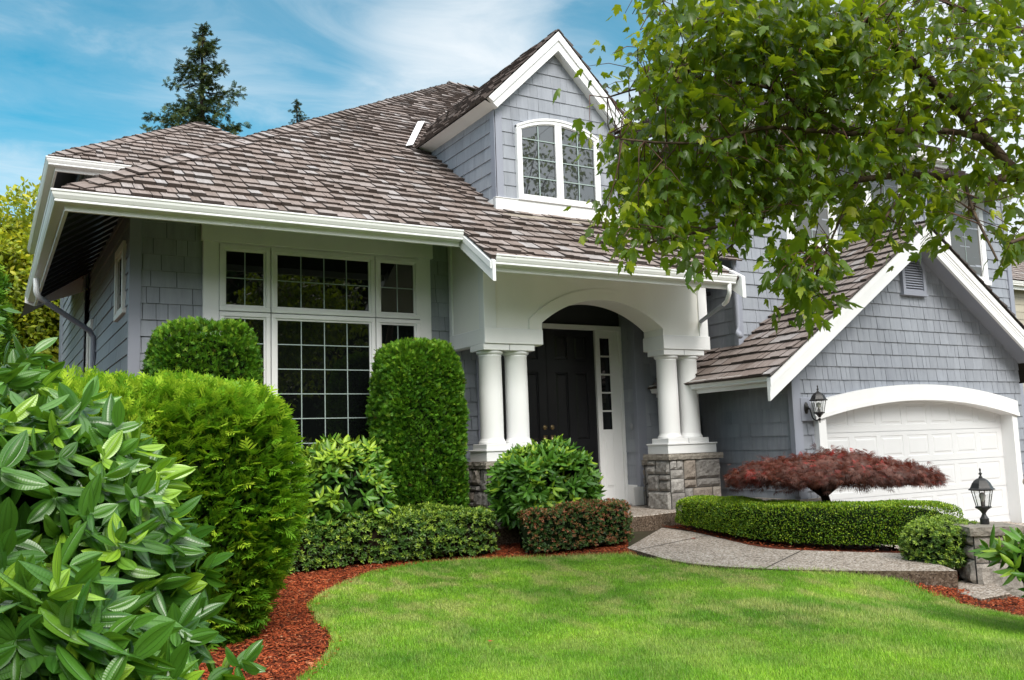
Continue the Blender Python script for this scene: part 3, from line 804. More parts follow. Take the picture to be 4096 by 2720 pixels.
def ashlar(w, h, R, mn=.075):
    """irregular coursed stone: list of (u0, v0, u1, v1)"""
    out = []
    def split(a, b, c, d, depth):
        W, H = c-a, d-b
        if (W < .46 and H < .36 and (R.random() < .42 or depth > 3)) or (W < mn*1.8 and H < mn*1.8):
            out.append((a, b, c, d)); return
        if W*.8 > H: t = a+W*(.22+.56*R.random()); split(a, b, t, d, depth+1); split(t, b, c, d, depth+1)
        else: t = b+H*(.25+.5*R.random()); split(a, b, c, t, depth+1); split(a, t, c, d, depth+1)
    split(0, 0, w, h, 0); return out
def stone_face(m, O, U, V, Nn, w, h, R, thick=.03, gap=.010):
    for a, b, c, d in ashlar(w, h, R):
        nu, nv = max(3, int((c-a)/.03)), max(3, int((d-b)/.03)); g = gap/2; r = R.random(); rr = R.random()
        ph = [R.random()*6 for _ in range(6)]; t = thick*(.75+.5*R.random()); verts = []; tl = (R.random()-.5)*.012, (R.random()-.5)*.012
        for j in range(nv+1):
            for i in range(nu+1):
                fu, fv = i/nu, j/nv
                e = min(fu, 1-fu)*(c-a); e2 = min(fv, 1-fv)*(d-b); edge = min(1, min(e, e2)/.022+.12)
                u = a+g+(c-a-2*g)*fu; v = b+g+(d-b-2*g)*fv
                bump = .007*(math.sin(u*31+ph[0])*math.sin(v*37+ph[1])+.8*math.sin(u*67+v*23+ph[2])*math.sin(v*59-u*19+ph[3]))+tl[0]*fu+tl[1]*fv
                if 0 < i < nu: u += (math.sin(v*60+ph[4]))*.003
                hh = t*edge+bump*edge
                verts.append(tuple(O[k]+U[k]*u+V[k]*v+Nn[k]*hh for k in range(3)))
        fs = [(j*(nu+1)+i, j*(nu+1)+i+1, (j+1)*(nu+1)+i+1, (j+1)*(nu+1)+i) for j in range(nv) for i in range(nu)]
        m.mesh(verts, fs, 0, (r, rr if rr > .75 else 0, 0))
def stone_block(x0, x1, y0, y1, z0, z1, seed, name, parent, mat='stone', faces='flr', capover=.028, caph=.072, captop=None):
    R = random.Random(seed); m = MB()
    m.box(x0+.003, x1-.003, y0+.003, y1-.003, z0, z1, 1)
    if 'f' in faces: stone_face(m, (x0, y0, z0), X_, Z_, (0, -1, 0), x1-x0, z1-z0, R)
    if 'l' in faces: stone_face(m, (x0, y1, z0), (0, -1, 0), Z_, (-1, 0, 0), y1-y0, z1-z0, R)
    if 'r' in faces: stone_face(m, (x1, y0, z0), Y_, Z_, (1, 0, 0), y1-y0, z1-z0, R)
    if 'b' in faces: stone_face(m, (x1, y1, z0), (-1, 0, 0), Z_, (0, 1, 0), x1-x0, z1-z0, R)
    o = m.build(name, [M[mat], M['mortar']], parent)
    if caph:
        cap = rough_slab(x0-capover-.02, x1+capover+.02, y0-capover-.02, y1+capover+.02, z1, z1+caph, seed)
        cap.build('cap_stone', M['stone_cap'], o if parent is not None else None)
    return o
def rough_slab(x0, x1, y0, y1, z0, z1, seed, step=.035):
    """flat-topped slab with a rock-faced edge"""
    R = random.Random(seed); m = MB(); ring = []
    def side(a, b):
        n = max(2, int(math.hypot(b[0]-a[0], b[1]-a[1])/step)); return [(a[0]+(b[0]-a[0])*i/n, a[1]+(b[1]-a[1])*i/n) for i in range(n)]
    pts = side((x0, y0), (x1, y0))+side((x1, y0), (x1, y1))+side((x1, y1), (x0, y1))+side((x0, y1), (x0, y0))
    cx_, cy_ = (x0+x1)/2, (y0+y1)/2; hx, hy = (x1-x0)/2, (y1-y0)/2; levels = [0, .15, .5, .85, 1.0]; V = []
    for L in levels:
        for (x, y) in pts:
            ins = (.002 if .2 < L < .8 else .007)+R.random()*.010; k = 1-ins/min(hx, hy)
            zz = z0+(z1-z0)*L+(R.random()-.5)*.006*(1 if L < 1 else .4)
            V.append((cx_+(x-cx_)*(1-ins/hx), cy_+(y-cy_)*(1-ins/hy), zz))
    n = len(pts); F = [(l*n+i, l*n+(i+1) % n, (l+1)*n+(i+1) % n, (l+1)*n+i) for l in range(len(levels)-1) for i in range(n)]
    F.append(tuple(range((len(levels)-1)*n, len(levels)*n))); F.append(tuple(range(n))[::-1])
    m.mesh(V, F, 0, (.5, 0, 0)); return m
stone_block(4.905, 5.745, 9.04, 9.49, -.90, -.250, 31, 'stone_pier', HOUSE)
stone_block(7.540, 8.385, 9.04, 9.49, -.90, -.250, 32, 'stone_pier', HOUSE)
stone_block(4.10, 5.33, 9.95, 10.05, -1.2, -.33, 33, 'stone_wainscot', HOUSE, faces='f')
stone_block(7.86, 8.74, 9.95, 10.05, -.9, -.33, 34, 'stone_wainscot', HOUSE, faces='fl')
stone_block(8.69, 9.085, 7.99, 8.75, -1.45, -.84, 35, 'stone_wainscot', HOUSE, mat='stone_tan', faces='fl', caph=.06)
stone_block(13.40, 13.75, 7.99, 8.3, -1.45, -.81, 36, 'stone_wainscot', HOUSE, mat='stone_tan', faces='fl', caph=.06)
# porch slab with its step
m = MB(); m.prism([(4.35, 8.70, -.873), (6.2, 8.62, -.873), (6.9, 8.66, -.873), (7.45, 8.80, -.873), (8.75, 8.9, -.873), (8.75, 10.4, -.873), (4.35, 10.0, -.873)], (0, 0, -.26))
m.build('porch_slab', M['aggregate'], HOUSE, bevel=.012)

# ---- garage front
yG = 8.05; gx = 11.21
def gar_out(x): return .651-(.651-.413)*((x-gx)/2.19)**2
def gar_in(x): return .435-(.435-.222)*((x-gx)/2.02)**2
polys = [rect(8.75, 9.12, -1.5, .66), rect(13.34, 13.65, -1.5, .66)]
for i in range(8):
    a, b = 9.12+(13.34-9.12)*i/8, 9.12+(13.34-9.12)*(i+1)/8
    polys.append([(a, (gar_in(a)+gar_out(a))/2), (b, (gar_in(b)+gar_out(b))/2), (b, .66), (a, .66)])
polys.append([(8.75, .66), (13.65, .66), (13.65, 1.16), (11.2, 2.80), (8.75, 1.16)])
wall_front(yG, polys, .535, 41, wr=(.075, .24))
cb(8.735, 8.865, 8.018, 8.055, -.78, .95, name='corner_board')
m = MB(); n = 24
for i in range(n):
    a, b = gx-2.19+4.38*i/n, gx-2.19+4.38*(i+1)/n
    def ins(x): return max(gar_in(x), .0)
    q = [(a, ins(a)), (b, ins(b)), (b, gar_out(b)), (a, gar_out(a))]
    m.face([(x, 7.952, z) for x, z in q]); m.face([(a, 7.952, gar_out(a)), (b, 7.952, gar_out(b)), (b, 8.05, gar_out(b)), (a, 8.05, gar_out(a))])
    m.face([(a, 7.952, ins(a)), (b, 7.952, ins(b)), (b, 8.165, ins(b)), (a, 8.165, ins(a))])
    q2 = [(a, ins(a)-.001), (b, ins(b)-.001), (b, ins(b)+.055), (a, ins(a)+.055)]
    m.face([(x, 7.938, z) for x, z in q2]); m.face([(a, 7.938, q2[3][1]), (b, 7.938, q2[2][1]), (b, 7.953, q2[2][1]), (a, 7.953, q2[3][1])])
    m.face([(a, 7.938, q2[0][1]), (b, 7.938, q2[1][1]), (b, 7.953, q2[1][1]), (a, 7.953, q2[0][1])])
for x in (gx-2.19, gx+2.19): m.face([(x, 7.952, ins(x)), (x, 7.952, gar_out(x)), (x, 8.05, gar_out(x)), (x, 8.05, ins(x))])
m.box(9.105, 9.235, 7.972, 8.19, -1.45, .30); m.box(13.257, 13.381, 7.972, 8.19, -1.45, .25)
m.box(9.085, 9.12, 7.960, 8.06, -1.45, .24)
gd = m.build('garage_door', M['white'], HOUSE)
m = MB(); seams = [.455, .021, -.413, -.835, -1.266]; colx = [9.415+.545*i for i in range(7)]
edges = [9.20]+[c-.045 for c in colx[1:]]+[13.29]
for si in range(4):
    z1, z0 = seams[si], seams[si+1]
    for i in range(7):
        raised(m, edges[i], edges[i+1], z0+.004, z1-.004, colx[i], colx[i]+.455, z1-.345, z1-.058, 8.16, .013, .035)
m.box(9.2, 13.29, 8.166, 8.19, -1.4, .46); m.box(9.2, 13.29, 8.158, 8.17, -1.396, -1.274); m.box(9.2, 13.29, 8.150, 8.17, -1.396, -1.345)
m.build('door_panel', M['garage_white'], gd, bevel=.0)
# garage roof, rake, soffit, vent
m = MB(); cG = 1/math.sqrt(1+.67*.67); VG = (cG, 0, .67*cG); NG = (-.67*cG, 0, cG)
def ug(x, y): return (-y, (x-8.0)/cG)
shingles(m, (8.0, 0, .722), (0, -1, 0), VG, NG, [[ug(7.985, 7.655), ug(11.22, 7.655), ug(11.22, 8.93), ug(7.985, 8.93)], [ug(7.985, 8.93), ug(8.75, 8.93), ug(8.75, 9.95), ug(7.985, 9.95)]], .205, (.09, .23), .040, .009, v0=-.03, seed=42, jit=.01)
shingles(m, (14.4, 0, .722), (0, 1, 0), (-cG, 0, .67*cG), (.67*cG, 0, cG), [[(7.655, 0), (8.93, 0), (8.93, 3.2/cG), (7.655, 3.2/cG)], [(8.93, 0), (9.8, 0), (9.8, 1.3/cG), (8.93, 1.3/cG)]], .205, (.09, .23), .030, .007, seed=43, jit=.01, tvar=.5)
groof = m.build('roof', [M['shake'], M['dark_void']], HOUSE)
def xz(m, y0, y1, pts): m.prism([(x, y0, z) for x, z in pts], (0, y1-y0, 0))
m = MB()
L0 = [(8.0, .42), (8.0, .695), (11.2, 2.839), (11.2, 2.566)]
mir = lambda P, c: [(2*c-x, z) for x, z in P]
xz(m, 7.70, 7.74, L0); xz(m, 7.70, 7.74, mir(L0, 11.2))
for (o0, o1, t) in ((.0, .10, .020), (.10, .15, .010), (.15, .185, .004)):
    S = [(8.0, .695-o1), (8.0, .695-o0), (11.2, 2.839-o0), (11.2, 2.839-o1)]
    xz(m, 7.70-t, 7.70, S); xz(m, 7.70-t, 7.70, mir(S, 11.2))
m.build('rake_board', M['white'], HOUSE)
m = MB()
for s in (1, -1):
    f = lambda x: x if s == 1 else 22.4-x
    m.prism([(f(8.72), 7.74, .99), (f(11.2), 7.74, 2.66), (f(11.2), 8.05, 2.66), (f(8.72), 8.05, .99)], (0, 0, .03))
    for x in (10.6, 9.55): m.obox((f(x), 7.9, .722+.67*(x-8.0)-.17), (.035, 0, .0235*s), (0, .16, 0), (0, 0, .035))
m.build('rake_soffit', M['trim_blue'], HOUSE)
m = MB(); c = 11.26; w = .252; b = 1.915; spz = 2.27
def arch_pts(w, b, spz, n=12): return [(c-w, b), (c+w, b)]+[(c+w*math.cos(math.pi*i/n), spz+w*math.sin(math.pi*i/n)) for i in range(n+1)]
A = arch_pts(w, b, spz); B = arch_pts(w-.055, b+.06, spz)
for P0, P1, y0, y1 in ((A, B, 7.985, 7.985), (A, A, 7.985, 8.05), (B, B, 7.985, 8.035)):
    for i in range(len(A)):
        j = (i+1) % len(A); m.face([(P0[i][0], y0, P0[i][1]), (P0[j][0], y0, P0[j][1]), (P1[j][0], y1, P1[j][1]), (P1[i][0], y1, P1[i][1])])
m.box(c-w-.015, c+w+.015, 7.975, 8.05, b-.012, b+.012)
vent = m.build('gable_vent', M['trim_blue'], HOUSE)
m = MB(); m.face([(x, 8.034, z) for x, z in B], 1); k = 0; z = b+.075
while z < spz+w-.075:
    hw_ = w-.058 if z < spz else math.sqrt(max(.0001, (w-.058)**2-(z-spz)**2))
    m.prism([(c-hw_, 7.996, z-.013), (c-hw_, 7.996, z-.004), (c-hw_, 8.033, z+.026), (c-hw_, 8.033, z+.017)], (2*hw_, 0, 0)); z += .036
m.build('louver', [M['trim_blue'], M['soffit']], vent)

# ---- dormer
yD = 9.62; dc = 6.40
DORM = MB()
shingles(DORM, (0, yD, 0), X_, Z_, (0, -1, 0), [[(5.465, 2.9), (7.335, 2.9), (7.335, 4.26), (dc, 5.19), (5.465, 4.26)]], .175, (.10, .27), .013, .0025, v0=3.271, seed=51, lap=1.08, tvar=.2)
shingles(DORM, (5.465, 0, 0), Y_, Z_, (-1, 0, 0), [[(yD, 2.90), (11.55, 4.24), (yD, 4.24)]], .175, (.10, .27), .015, .0025, v0=3.271, seed=52, lap=1.08, tvar=.2)
DORM.face([(7.335, yD, 2.9), (7.335, 11.55, 4.24), (7.335, yD, 4.24)], 1)
dorm = DORM.build('dormer', WALLM, HOUSE)
m = MB(); m.box(7.235, 7.348, yD-.022, yD+.02, 3.06, 4.23); m.build('corner_board', M['trim_blue'], dorm, bevel=.004)
m = MB(); m.box(5.452, 5.565, yD-.022, yD+.02, 3.06, 4.23); m.box(5.447, 5.47, yD-.022, yD+.09, 3.06, 4.22)
m.build('corner_board', M['trim_blue'], dorm, bevel=.004)
m = MB(); m.box(5.43, 7.375, yD-.045, yD+.02, 2.915, 3.085); m.box(5.425, 7.38, yD-.055, yD+.02, 3.083, 3.094)
m.prism([(5.43, yD, 2.90), (5.43, yD, 3.085), (5.43, yD+.21, 3.085), (5.43, yD+.21, 3.06)], (.03, 0, 0))
m.build('apron_board', M['white'], dorm, bevel=.004)
m = MB(); m.face([(5.46, 9.36, 2.800), (7.6, 9.36, 2.800), (7.6, yD-.04, 2.925), (5.46, yD-.04, 2.925)]); m.build('flashing', M['stone_cap'], dorm)
VD = (math.sqrt(.5), 0, math.sqrt(.5)); ND = (-math.sqrt(.5), 0, math.sqrt(.5)); q2 = math.sqrt(2)
m = MB()
ex, ez = 5.255, 4.295; rxm = 6.39
shingles(m, (ex, 0, ez), (0, -1, 0), VD, ND, [[(-9.45, -.02), (-9.45, (rxm-ex)*q2), (-13.33, (rxm-ex)*q2), (-11.62, -.02)]], .19, (.09, .2), .032, .006, seed=53, jit=.012, tvar=.5)
shingles(m, (2*rxm-ex, 0, ez), (0, 1, 0), (-VD[0], 0, VD[2]), (-ND[0], 0, ND[2]), [[(9.45, -.02), (9.45, (rxm-ex)*q2), (13.33, (rxm-ex)*q2), (11.62, -.02)]], .19, (.09, .2), .032, .006, seed=54, jit=.012, tvar=.5)
m.build('roof', [M['shake'], M['dark_void']], dorm)
m = MB()
L0 = [(5.437, 4.217), (5.303, 4.322), (6.39, 5.405), (6.39, 5.150)]
xz(m, 9.475, 9.52, L0); xz(m, 9.475, 9.52, mir(L0, 6.39))
S = [(5.37, 4.275), (5.303, 4.322), (6.39, 5.405), (6.39, 5.285)]
xz(m, 9.455, 9.475, S); xz(m, 9.455, 9.475, mir(S, 6.39))
m.build('rake_board', M['white'], dorm)
m = MB()
for f in (lambda x: x, lambda x: 2*rxm-x):
    m.face([(f(5.285), 9.52, 4.30), (f(5.285), 11.60, 4.30), (f(5.47), 11.56, 4.235), (f(5.47), 9.52, 4.235)])
    m.face([(f(5.47), 9.52, 4.235), (f(5.47), 9.63, 4.235), (f(rxm), 9.63, 5.17), (f(rxm), 9.52, 5.17)])
m.build('soffit', M['white'], dorm)
m = MB(); m.face([(5.08, 11.52, 4.300), (5.22, 11.58, 4.36), (6.03, 12.90, 5.28), (5.92, 12.92, 5.265)]); m.build('valley_flashing', M['white'], dorm)
# arched twin casement
m = MB(); yw = 9.600; x0, x1, zb = 5.754, 7.040, 3.095; ctr = 6.397
def az(x, e=0.0):
    dx = (x-ctr); return 4.232-e-(4.232-4.070)*(dx/.643)**2
n = 20
def arc_strip(m, xa, xb, e0, e1, y, yb):
    for i in range(n):
        a, b = xa+(xb-xa)*i/n, xa+(xb-xa)*(i+1)/n
        m.face([(a, y, az(a, e1)), (b, y, az(b, e1)), (b, y, az(b, e0)), (a, y, az(a, e0))])
        m.face([(a, y, az(a, e1)), (b, y, az(b, e1)), (b, yb, az(b, e1)), (a, yb, az(a, e1))]); m.face([(a, y, az(a, e0)), (b, y, az(b, e0)), (b, yb, az(b, e0)), (a, yb, az(a, e0))])
arc_strip(m, x0, x1, 0, .03, 9.555, 9.62)
m.box(x0+.001, x0+.03, 9.557, 9.62, zb+.03, az(x0, .028)); m.box(x1-.03, x1-.001, 9.557, 9.62, zb+.03, az(x1, .028)); m.box(x0, x1, 9.552, 9.62, zb-.005, zb+.029)
wd = m.build('window', M['white'], dorm)
for (a, b) in ((x0+.03, ctr-.002), (ctr+.002, x1-.03)):
    m = MB(); f = 9.565
    arc_strip(m, a, b, .032, .075, f, 9.6); arc_strip(m, a+.03, b-.03, .07, .088, f+.015, 9.6)
    m.box(a+.001, a+.05, f+.002, 9.602, zb+.075, az(a, .036)-.03); m.box(b-.05, b-.001, f+.002, 9.602, zb+.075, az(b, .036)-.03); m.box(a+.0005, b-.0005, f-.001, 9.602, zb+.031, zb+.0745)
    m.build('sash', M['white'], wd)
    m = MB(); ga, gb = a+.05, b-.05
    P = [(ga, 9.592, zb+.07), (gb, 9.592, zb+.07)]+[(gb-(gb-ga)*i/n, 9.592, az(gb-(gb-ga)*i/n, .075)) for i in range(n+1)]
    m.face(P); m.build('pane', M['glass_sky'], wd)
    m = MB(); w = .006; mid = (ga+gb)/2
    m.box(mid-w, mid+w, 9.580, 9.589, zb+.07, az(mid, .075))
    for zz in (3.405, 3.654, 3.908): m.box(ga, gb, 9.578, 9.5885, zz-w, zz+w)
    m.build('grille', M['muntin'], wd)

# ---- downspouts
def spout(path, mat, r=.036, n=10):
    m = MB(); m.tube(path, r, n); return m.build('downspout', M[mat], HOUSE, smooth=True)
s = spout([(.50, 12.55, 2.26), (.50, 12.55, 2.10), (.53, 12.58, 2.03), (.62, 12.70, 2.0)], 'gutter')
spout([(.60, 12.68, 2.0), (1.17, 13.25, 1.72), (1.225, 13.30, 1.64), (1.23, 13.30, 1.5), (1.23, 13.30, -1.2)], 'downspout')
spout([(7.93, 8.19, 1.90), (7.93, 8.20, 1.78), (7.98, 8.30, 1.70), (8.02, 8.40, 1.68)], 'gutter', .028)
spout([(8.02, 8.40, 1.68), (8.30, 9.3, 1.52), (8.6, 9.95, 1.42)], 'downspout', .028)
spout([(8.69, 8.60, 4.2), (8.69, 8.86, 4.0), (8.69, 8.87, 1.50), (8.67, 8.84, 1.40), (8.56, 8.70, 1.33)], 'downspout', .038)
spout([(8.15, 9.8, .66), (8.3, 9.85, .60), (8.60, 9.80, .42), (8.69, 9.75, .30), (8.70, 9.75, -1.2)], 'downspout', .038)
# ------------------------------------------------------------------ terrain
def sst(t):
    t = np.clip(t, 0., 1.); return t*t*(3-2*t)
def gz(x, y):
    x = np.asarray(x, float); y = np.asarray(y, float)
    xx = np.clip(x, -4, 14); yy = np.clip(y, -8, 11)
    z = -1.582+.0535*xx+.0289*yy
    z = z-.16*sst((xx-4.9)/1.4)*sst((5.5-yy)/1.2)
    bed = np.maximum(0, xx-6.2)*.0535*1.3; z = z-bed*sst((xx-6.2)/.6)
    edge = 9.0-(8.0-np.minimum(yy, 8.2))*.50
    t = sst((xx-edge)/.7+.45)*sst((8.35-yy)/.15)
    return z*(1-t)-1.385*t
def walkz(x, y): return -1.04+.018*(y-8.6)

def sheet(name, poly, zf, mat, step=.15, kind='structure', dz=0.0):
    bm_ = [Vector(p) for p in poly]; n = len(bm_)
    xs = [p[0] for p in poly]; ys = [p[1] for p in poly]
    gxs = np.arange(min(xs), max(xs), step); gys = np.arange(min(ys), max(ys), step)
    pts = list(bm_)
    if len(gxs)*len(gys) < 60000:
        G = np.array([(x, y) for x in gxs for y in gys]); ins = inside(G, poly)
        pts += [Vector(p) for p in G[ins]]
    r = geometry.delaunay_2d_cdt(pts, [(i, (i+1) % n) for i in range(n)], [], 1, 1e-5)
    V = np.array([(v.x, v.y) for v in r[0]]); Z = zf(V[:, 0], V[:, 1])+dz
    m = MB(); m.mesh([(V[i][0], V[i][1], Z[i]) for i in range(len(V))], [tuple(f) for f in r[2]])
    o = m.build(name, mat, None, smooth=True); o['kind'] = kind; return o
def inside(P, poly):
    x, y = P[:, 0], P[:, 1]; c = np.zeros(len(P), bool); n = len(poly); j = n-1
    for i in range(n):
        xi, yi = poly[i]; xj, yj = poly[j]
        with np.errstate(divide='ignore', invalid='ignore'):
            h = ((yi > y) != (yj > y)) & (x < (xj-xi)*(y-yi)/(yj-yi+1e-12)+xi)
        c ^= h; j = i
    return c
def smooth_poly(p, it=2):
    for _ in range(it):
        q = []
        for i in range(len(p)):
            a = p[i]; b = p[(i+1) % len(p)]
            q += [(a[0]*.75+b[0]*.25, a[1]*.75+b[1]*.25), (a[0]*.25+b[0]*.75, a[1]*.25+b[1]*.75)]
        p = q
    return p

# one ground sheet out to the horizon
m = MB(); gx_ = np.concatenate([[-600, -200, -60, -20, -10], np.arange(-5, 16.1, .25), [20, 40, 100, 250, 700]]); gy_ = np.concatenate([[-600, -200, -60, -20], np.arange(-8, 12.1, .25), [16, 25, 50, 120, 300, 800]])
GX, GY = np.meshgrid(gx_, gy_); GZ = gz(GX, GY)-.05; w_ = len(gx_)
m.mesh(list(zip(GX.ravel(), GY.ravel(), GZ.ravel())), [(j*w_+i, j*w_+i+1, (j+1)*w_+i+1, (j+1)*w_+i) for j in range(len(gy_)-1) for i in range(w_-1)])
g = m.build('ground', M['ground'], None, smooth=True); g['kind'] = 'structure'

LAWN_L = [(1.30, 4.55), (1.50, 5.05), (1.672, 5.434), (1.834, 5.604), (2.029, 5.93), (2.135, 6.193), (2.193, 6.451), (2.217, 6.767), (2.331, 7.332), (2.437, 7.548), (2.637, 7.806), (2.885, 8.055), (3.288, 8.329), (3.729, 8.404), (4.186, 8.167), (4.585, 7.825), (4.976, 7.492), (5.333, 7.199), (5.42, 7.08)]
WALK_N = [(5.612, 7.456), (5.524, 7.07), (5.43, 6.70), (5.398, 6.432), (5.41, 6.23), (5.468, 6.04), (5.623, 5.742), (5.80, 5.48), (6.00, 5.27), (6.20, 5.08), (6.43, 4.88), (6.742, 4.625)]
WALK_F = [(7.327, 5.48), (7.013, 5.886), (6.763, 6.237), (6.65, 6.45), (6.64, 6.62), (6.68, 6.85), (6.754, 7.121), (6.915, 7.655), (7.03, 8.1), (7.06, 8.45), (7.056, 8.66)]
LAWN_R = [(5.41, 6.72), (5.39, 6.45), (5.40, 6.25), (5.48, 6.02), (5.66, 5.70), (5.86, 5.44), (6.06, 5.22), (6.28, 4.99), (6.40, 4.84), (6.33, 4.68), (6.31, 4.37), (6.26, 3.80), (6.05, 3.0), (5.6, 1.9), (5.0, .8), (4.4, -1), (4.0, -8)]
LAWN = LAWN_L+LAWN_R+[(-3, -8), (-1.6, -2), (-.2, .6), (.5, 2.3), (1.0, 3.7)]
sheet('lawn', LAWN, gz, M['turf'], .2, dz=.004)
BED_L = [(-4, -2), (-1.7, -2.2), (-.3, .5), (.4, 2.2), (.9, 3.6)]+[(x+.03, y-.02) for x, y in LAWN_L]+[(5.62, 7.46), (6.6, 8.68), (4.5, 8.9), (5.3, 10.1), (1.2, 10.1), (1.2, 14), (-4, 14)]
sheet('mulch_bed', BED_L, gz, M['mulch'], .2, dz=-.012)
BED_B = [(6.742, 4.66)]+WALK_F+[(8.75, 8.9), (8.75, 8.1), (8.4, 7.2), (7.75, 6.0), (7.25, 4.95)]
sheet('mulch_bed', BED_B, gz, M['mulch'], .2, dz=-.012)
BED_R = [(6.40, 4.86), (6.31, 4.68), (6.29, 4.37), (6.24, 3.80), (6.03, 3.0), (5.58, 1.9), (4.98, .8), (6.2, .8), (7.1, 2.6), (7.2, 4.0), (6.95, 4.45), (6.76, 4.62), (6.5, 4.8)]
sheet('mulch_bed', BED_R, gz, M['mulch'], .15, dz=-.008)
DRIVE = [(8.55, 7.9), (8.9, 8.2), (13.9, 8.2), (16, 2), (14, -8), (6.2, -8), (6.4, .6), (7.3, 2.6), (7.4, 4.5), (7.7, 5.5)]
sheet('driveway', DRIVE, gz, M['driveway'], .3, dz=.002)
# chips of bark
def scatter(poly, dens, seed, lo=None):
    r = np.random.default_rng(seed); xs = [p[0] for p in poly]; ys = [p[1] for p in poly]
    n = int((max(xs)-min(xs))*(max(ys)-min(ys))*dens)
    P = np.stack([r.uniform(min(xs), max(xs), n), r.uniform(min(ys), max(ys), n)], 1)
    return P[inside(P, poly)], r
def chips(poly, dens, seed, keep=None):
    P, r = scatter(poly, dens, seed)
    if keep is not None: P = P[keep(P)]
    n = len(P); tv = np.array([(-.5, -.5, 0), (.5, -.4, 0), (.45, .5, .0), (-.4, .45, .0), (-.5, -.5, -1), (.5, -.4, -1), (.45, .5, -1), (-.4, .45, -1)], float)
    T = (tv, [(0, 1, 2, 3), (0, 4, 5, 1), (1, 5, 6, 2), (2, 6, 7, 3), (3, 7, 4, 0)], np.zeros((8, 2)))
    a = r.uniform(0, 6.28, n); d = np.stack([np.cos(a), np.sin(a), r.normal(0, .25, n)], 1); nn = np.stack([r.normal(0, .3, n), r.normal(0, .3, n), np.ones(n)], 1)
    L = r.lognormal(-3.95, .50, n); W = L*r.uniform(.14, .45, n)
    c = np.stack([r.beta(2, 2, n), np.zeros(n), np.zeros(n)], 1)
    return T, np.stack([P[:, 0], P[:, 1], gz(P[:, 0], P[:, 1])+r.uniform(-.006, .014, n)], 1), basis(d, nn), np.stack([W, L, np.full(n, .004)], 1), c
near_lawn = lambda P: (P[:, 0] > .6) & (P[:, 1] > 3.2) & (P[:, 1] < 9.3)
fm = FM(); fm.add(*chips(BED_L, 3200, 61, near_lawn)); fm.add(*chips(BED_R, 2600, 62)); fm.add(*chips(BED_B, 350, 63))
tag(fm.build('mulch', M['chip']), 'loose red bark chips spread over the planting beds', 'mulch', kind='stuff')

# walkway slab and the lower step
WALK = WALK_N+WALK_F
m = MB()
wp = WALK
r_ = geometry.delaunay_2d_cdt([Vector(p) for p in wp], [(i, (i+1) % len(wp)) for i in range(len(wp))], [], 1, 1e-5)
m.mesh([(v.x, v.y, walkz(v.x, v.y)) for v in r_[0]], [tuple(f) for f in r_[2]])
for i in range(len(wp)):
    a, b = wp[i], wp[(i+1) % len(wp)]; za, zb_ = walkz(*a), walkz(*b)
    m.face([(a[0], a[1], za), (b[0], b[1], zb_), (b[0], b[1], zb_-.22), (a[0], a[1], za-.22)])
walk = m.build('walkway', M['aggregate'], None); walk['kind'] = 'structure'
m = MB()
def joint(a, b, w=.006):
    a = Vector(a); b = Vector(b); d = (b-a).normalized(); s = Vector((-d.y, d.x))*w
    m.face([(p.x, p.y, walkz(p.x, p.y)+.003) for p in (a+s, b+s, b-s, a-s)])
joint((5.69, 5.66), (6.77, 6.235)); joint((5.56, 7.25), (6.93, 7.72))
m.build('control_joint', M['joint'], walk)
m = MB(); m.prism([(6.70, 4.66, -1.262), (6.52, 4.30, -1.262), (6.90, 4.30, -1.262), (7.25, 4.62, -1.262), (7.30, 5.2, -1.262)], (0, 0, -.15))
st = m.build('path', M['aggregate'], None, bevel=.006); st['kind'] = 'structure'

# ------------------------------------------------------------------ grass
def lawn_noise(P): return np.sin(P[:, 0]*3.1+1.3*np.sin(P[:, 1]*1.7))*np.sin(P[:, 1]*2.6+1.1*np.sin(P[:, 0]*2.3))
fm = FM()
tv = np.array([(-.5, 0, 0), (.5, 0, 0), (.22, .6, .10), (-.22, .6, .10), (0, 1, .30)], float); TB = (tv, [(0, 1, 2, 3), (3, 2, 4)], np.zeros((5, 2)))
GRASS_AREA = [p for p in LAWN_L]+LAWN_R[:14]+[(4.2, 1.2), (2.6, 2.2), (1.0, 3.7)]
def blades(dens, ymin, ymax, seed, wid, hmul):
    P, r = scatter(GRASS_AREA, dens, seed); D = P[:, 0]*.505+P[:, 1]*.863
    P = P[(D > ymin) & (D <= ymax)]
    n = len(P); a = r.uniform(0, 6.28, n); lean = r.normal(0, .45, n)
    d = np.stack([np.cos(a)*np.abs(lean), np.sin(a)*np.abs(lean), np.ones(n)], 1); nn = np.stack([np.cos(a), np.sin(a), np.zeros(n)], 1)
    ln = lawn_noise(P); h = (.026+.010*ln+.007*np.sin(P[:, 0]*21+3*np.sin(P[:, 1]*9))*np.sin(P[:, 1]*23)+r.gamma(2, .005, n))*hmul; h = np.clip(h, .012, .075)
    c = np.stack([np.clip(r.normal(.5, .28, n), 0, 1), (r.random(n) < .07)*r.uniform(.3, .9, n), np.zeros(n)], 1)
    fm.add(TB, np.stack([P[:, 0], P[:, 1], gz(P[:, 0], P[:, 1])], 1), basis(d, nn), np.stack([r.uniform(.7, 1.3, n)*wid, h, h], 1), c)
blades(30000, 2.5, 6.0, 71, .0026, .72); blades(20000, 6.0, 7.5, 72, .0032, .72); blades(15000, 7.5, 12, 73, .0040, .70)
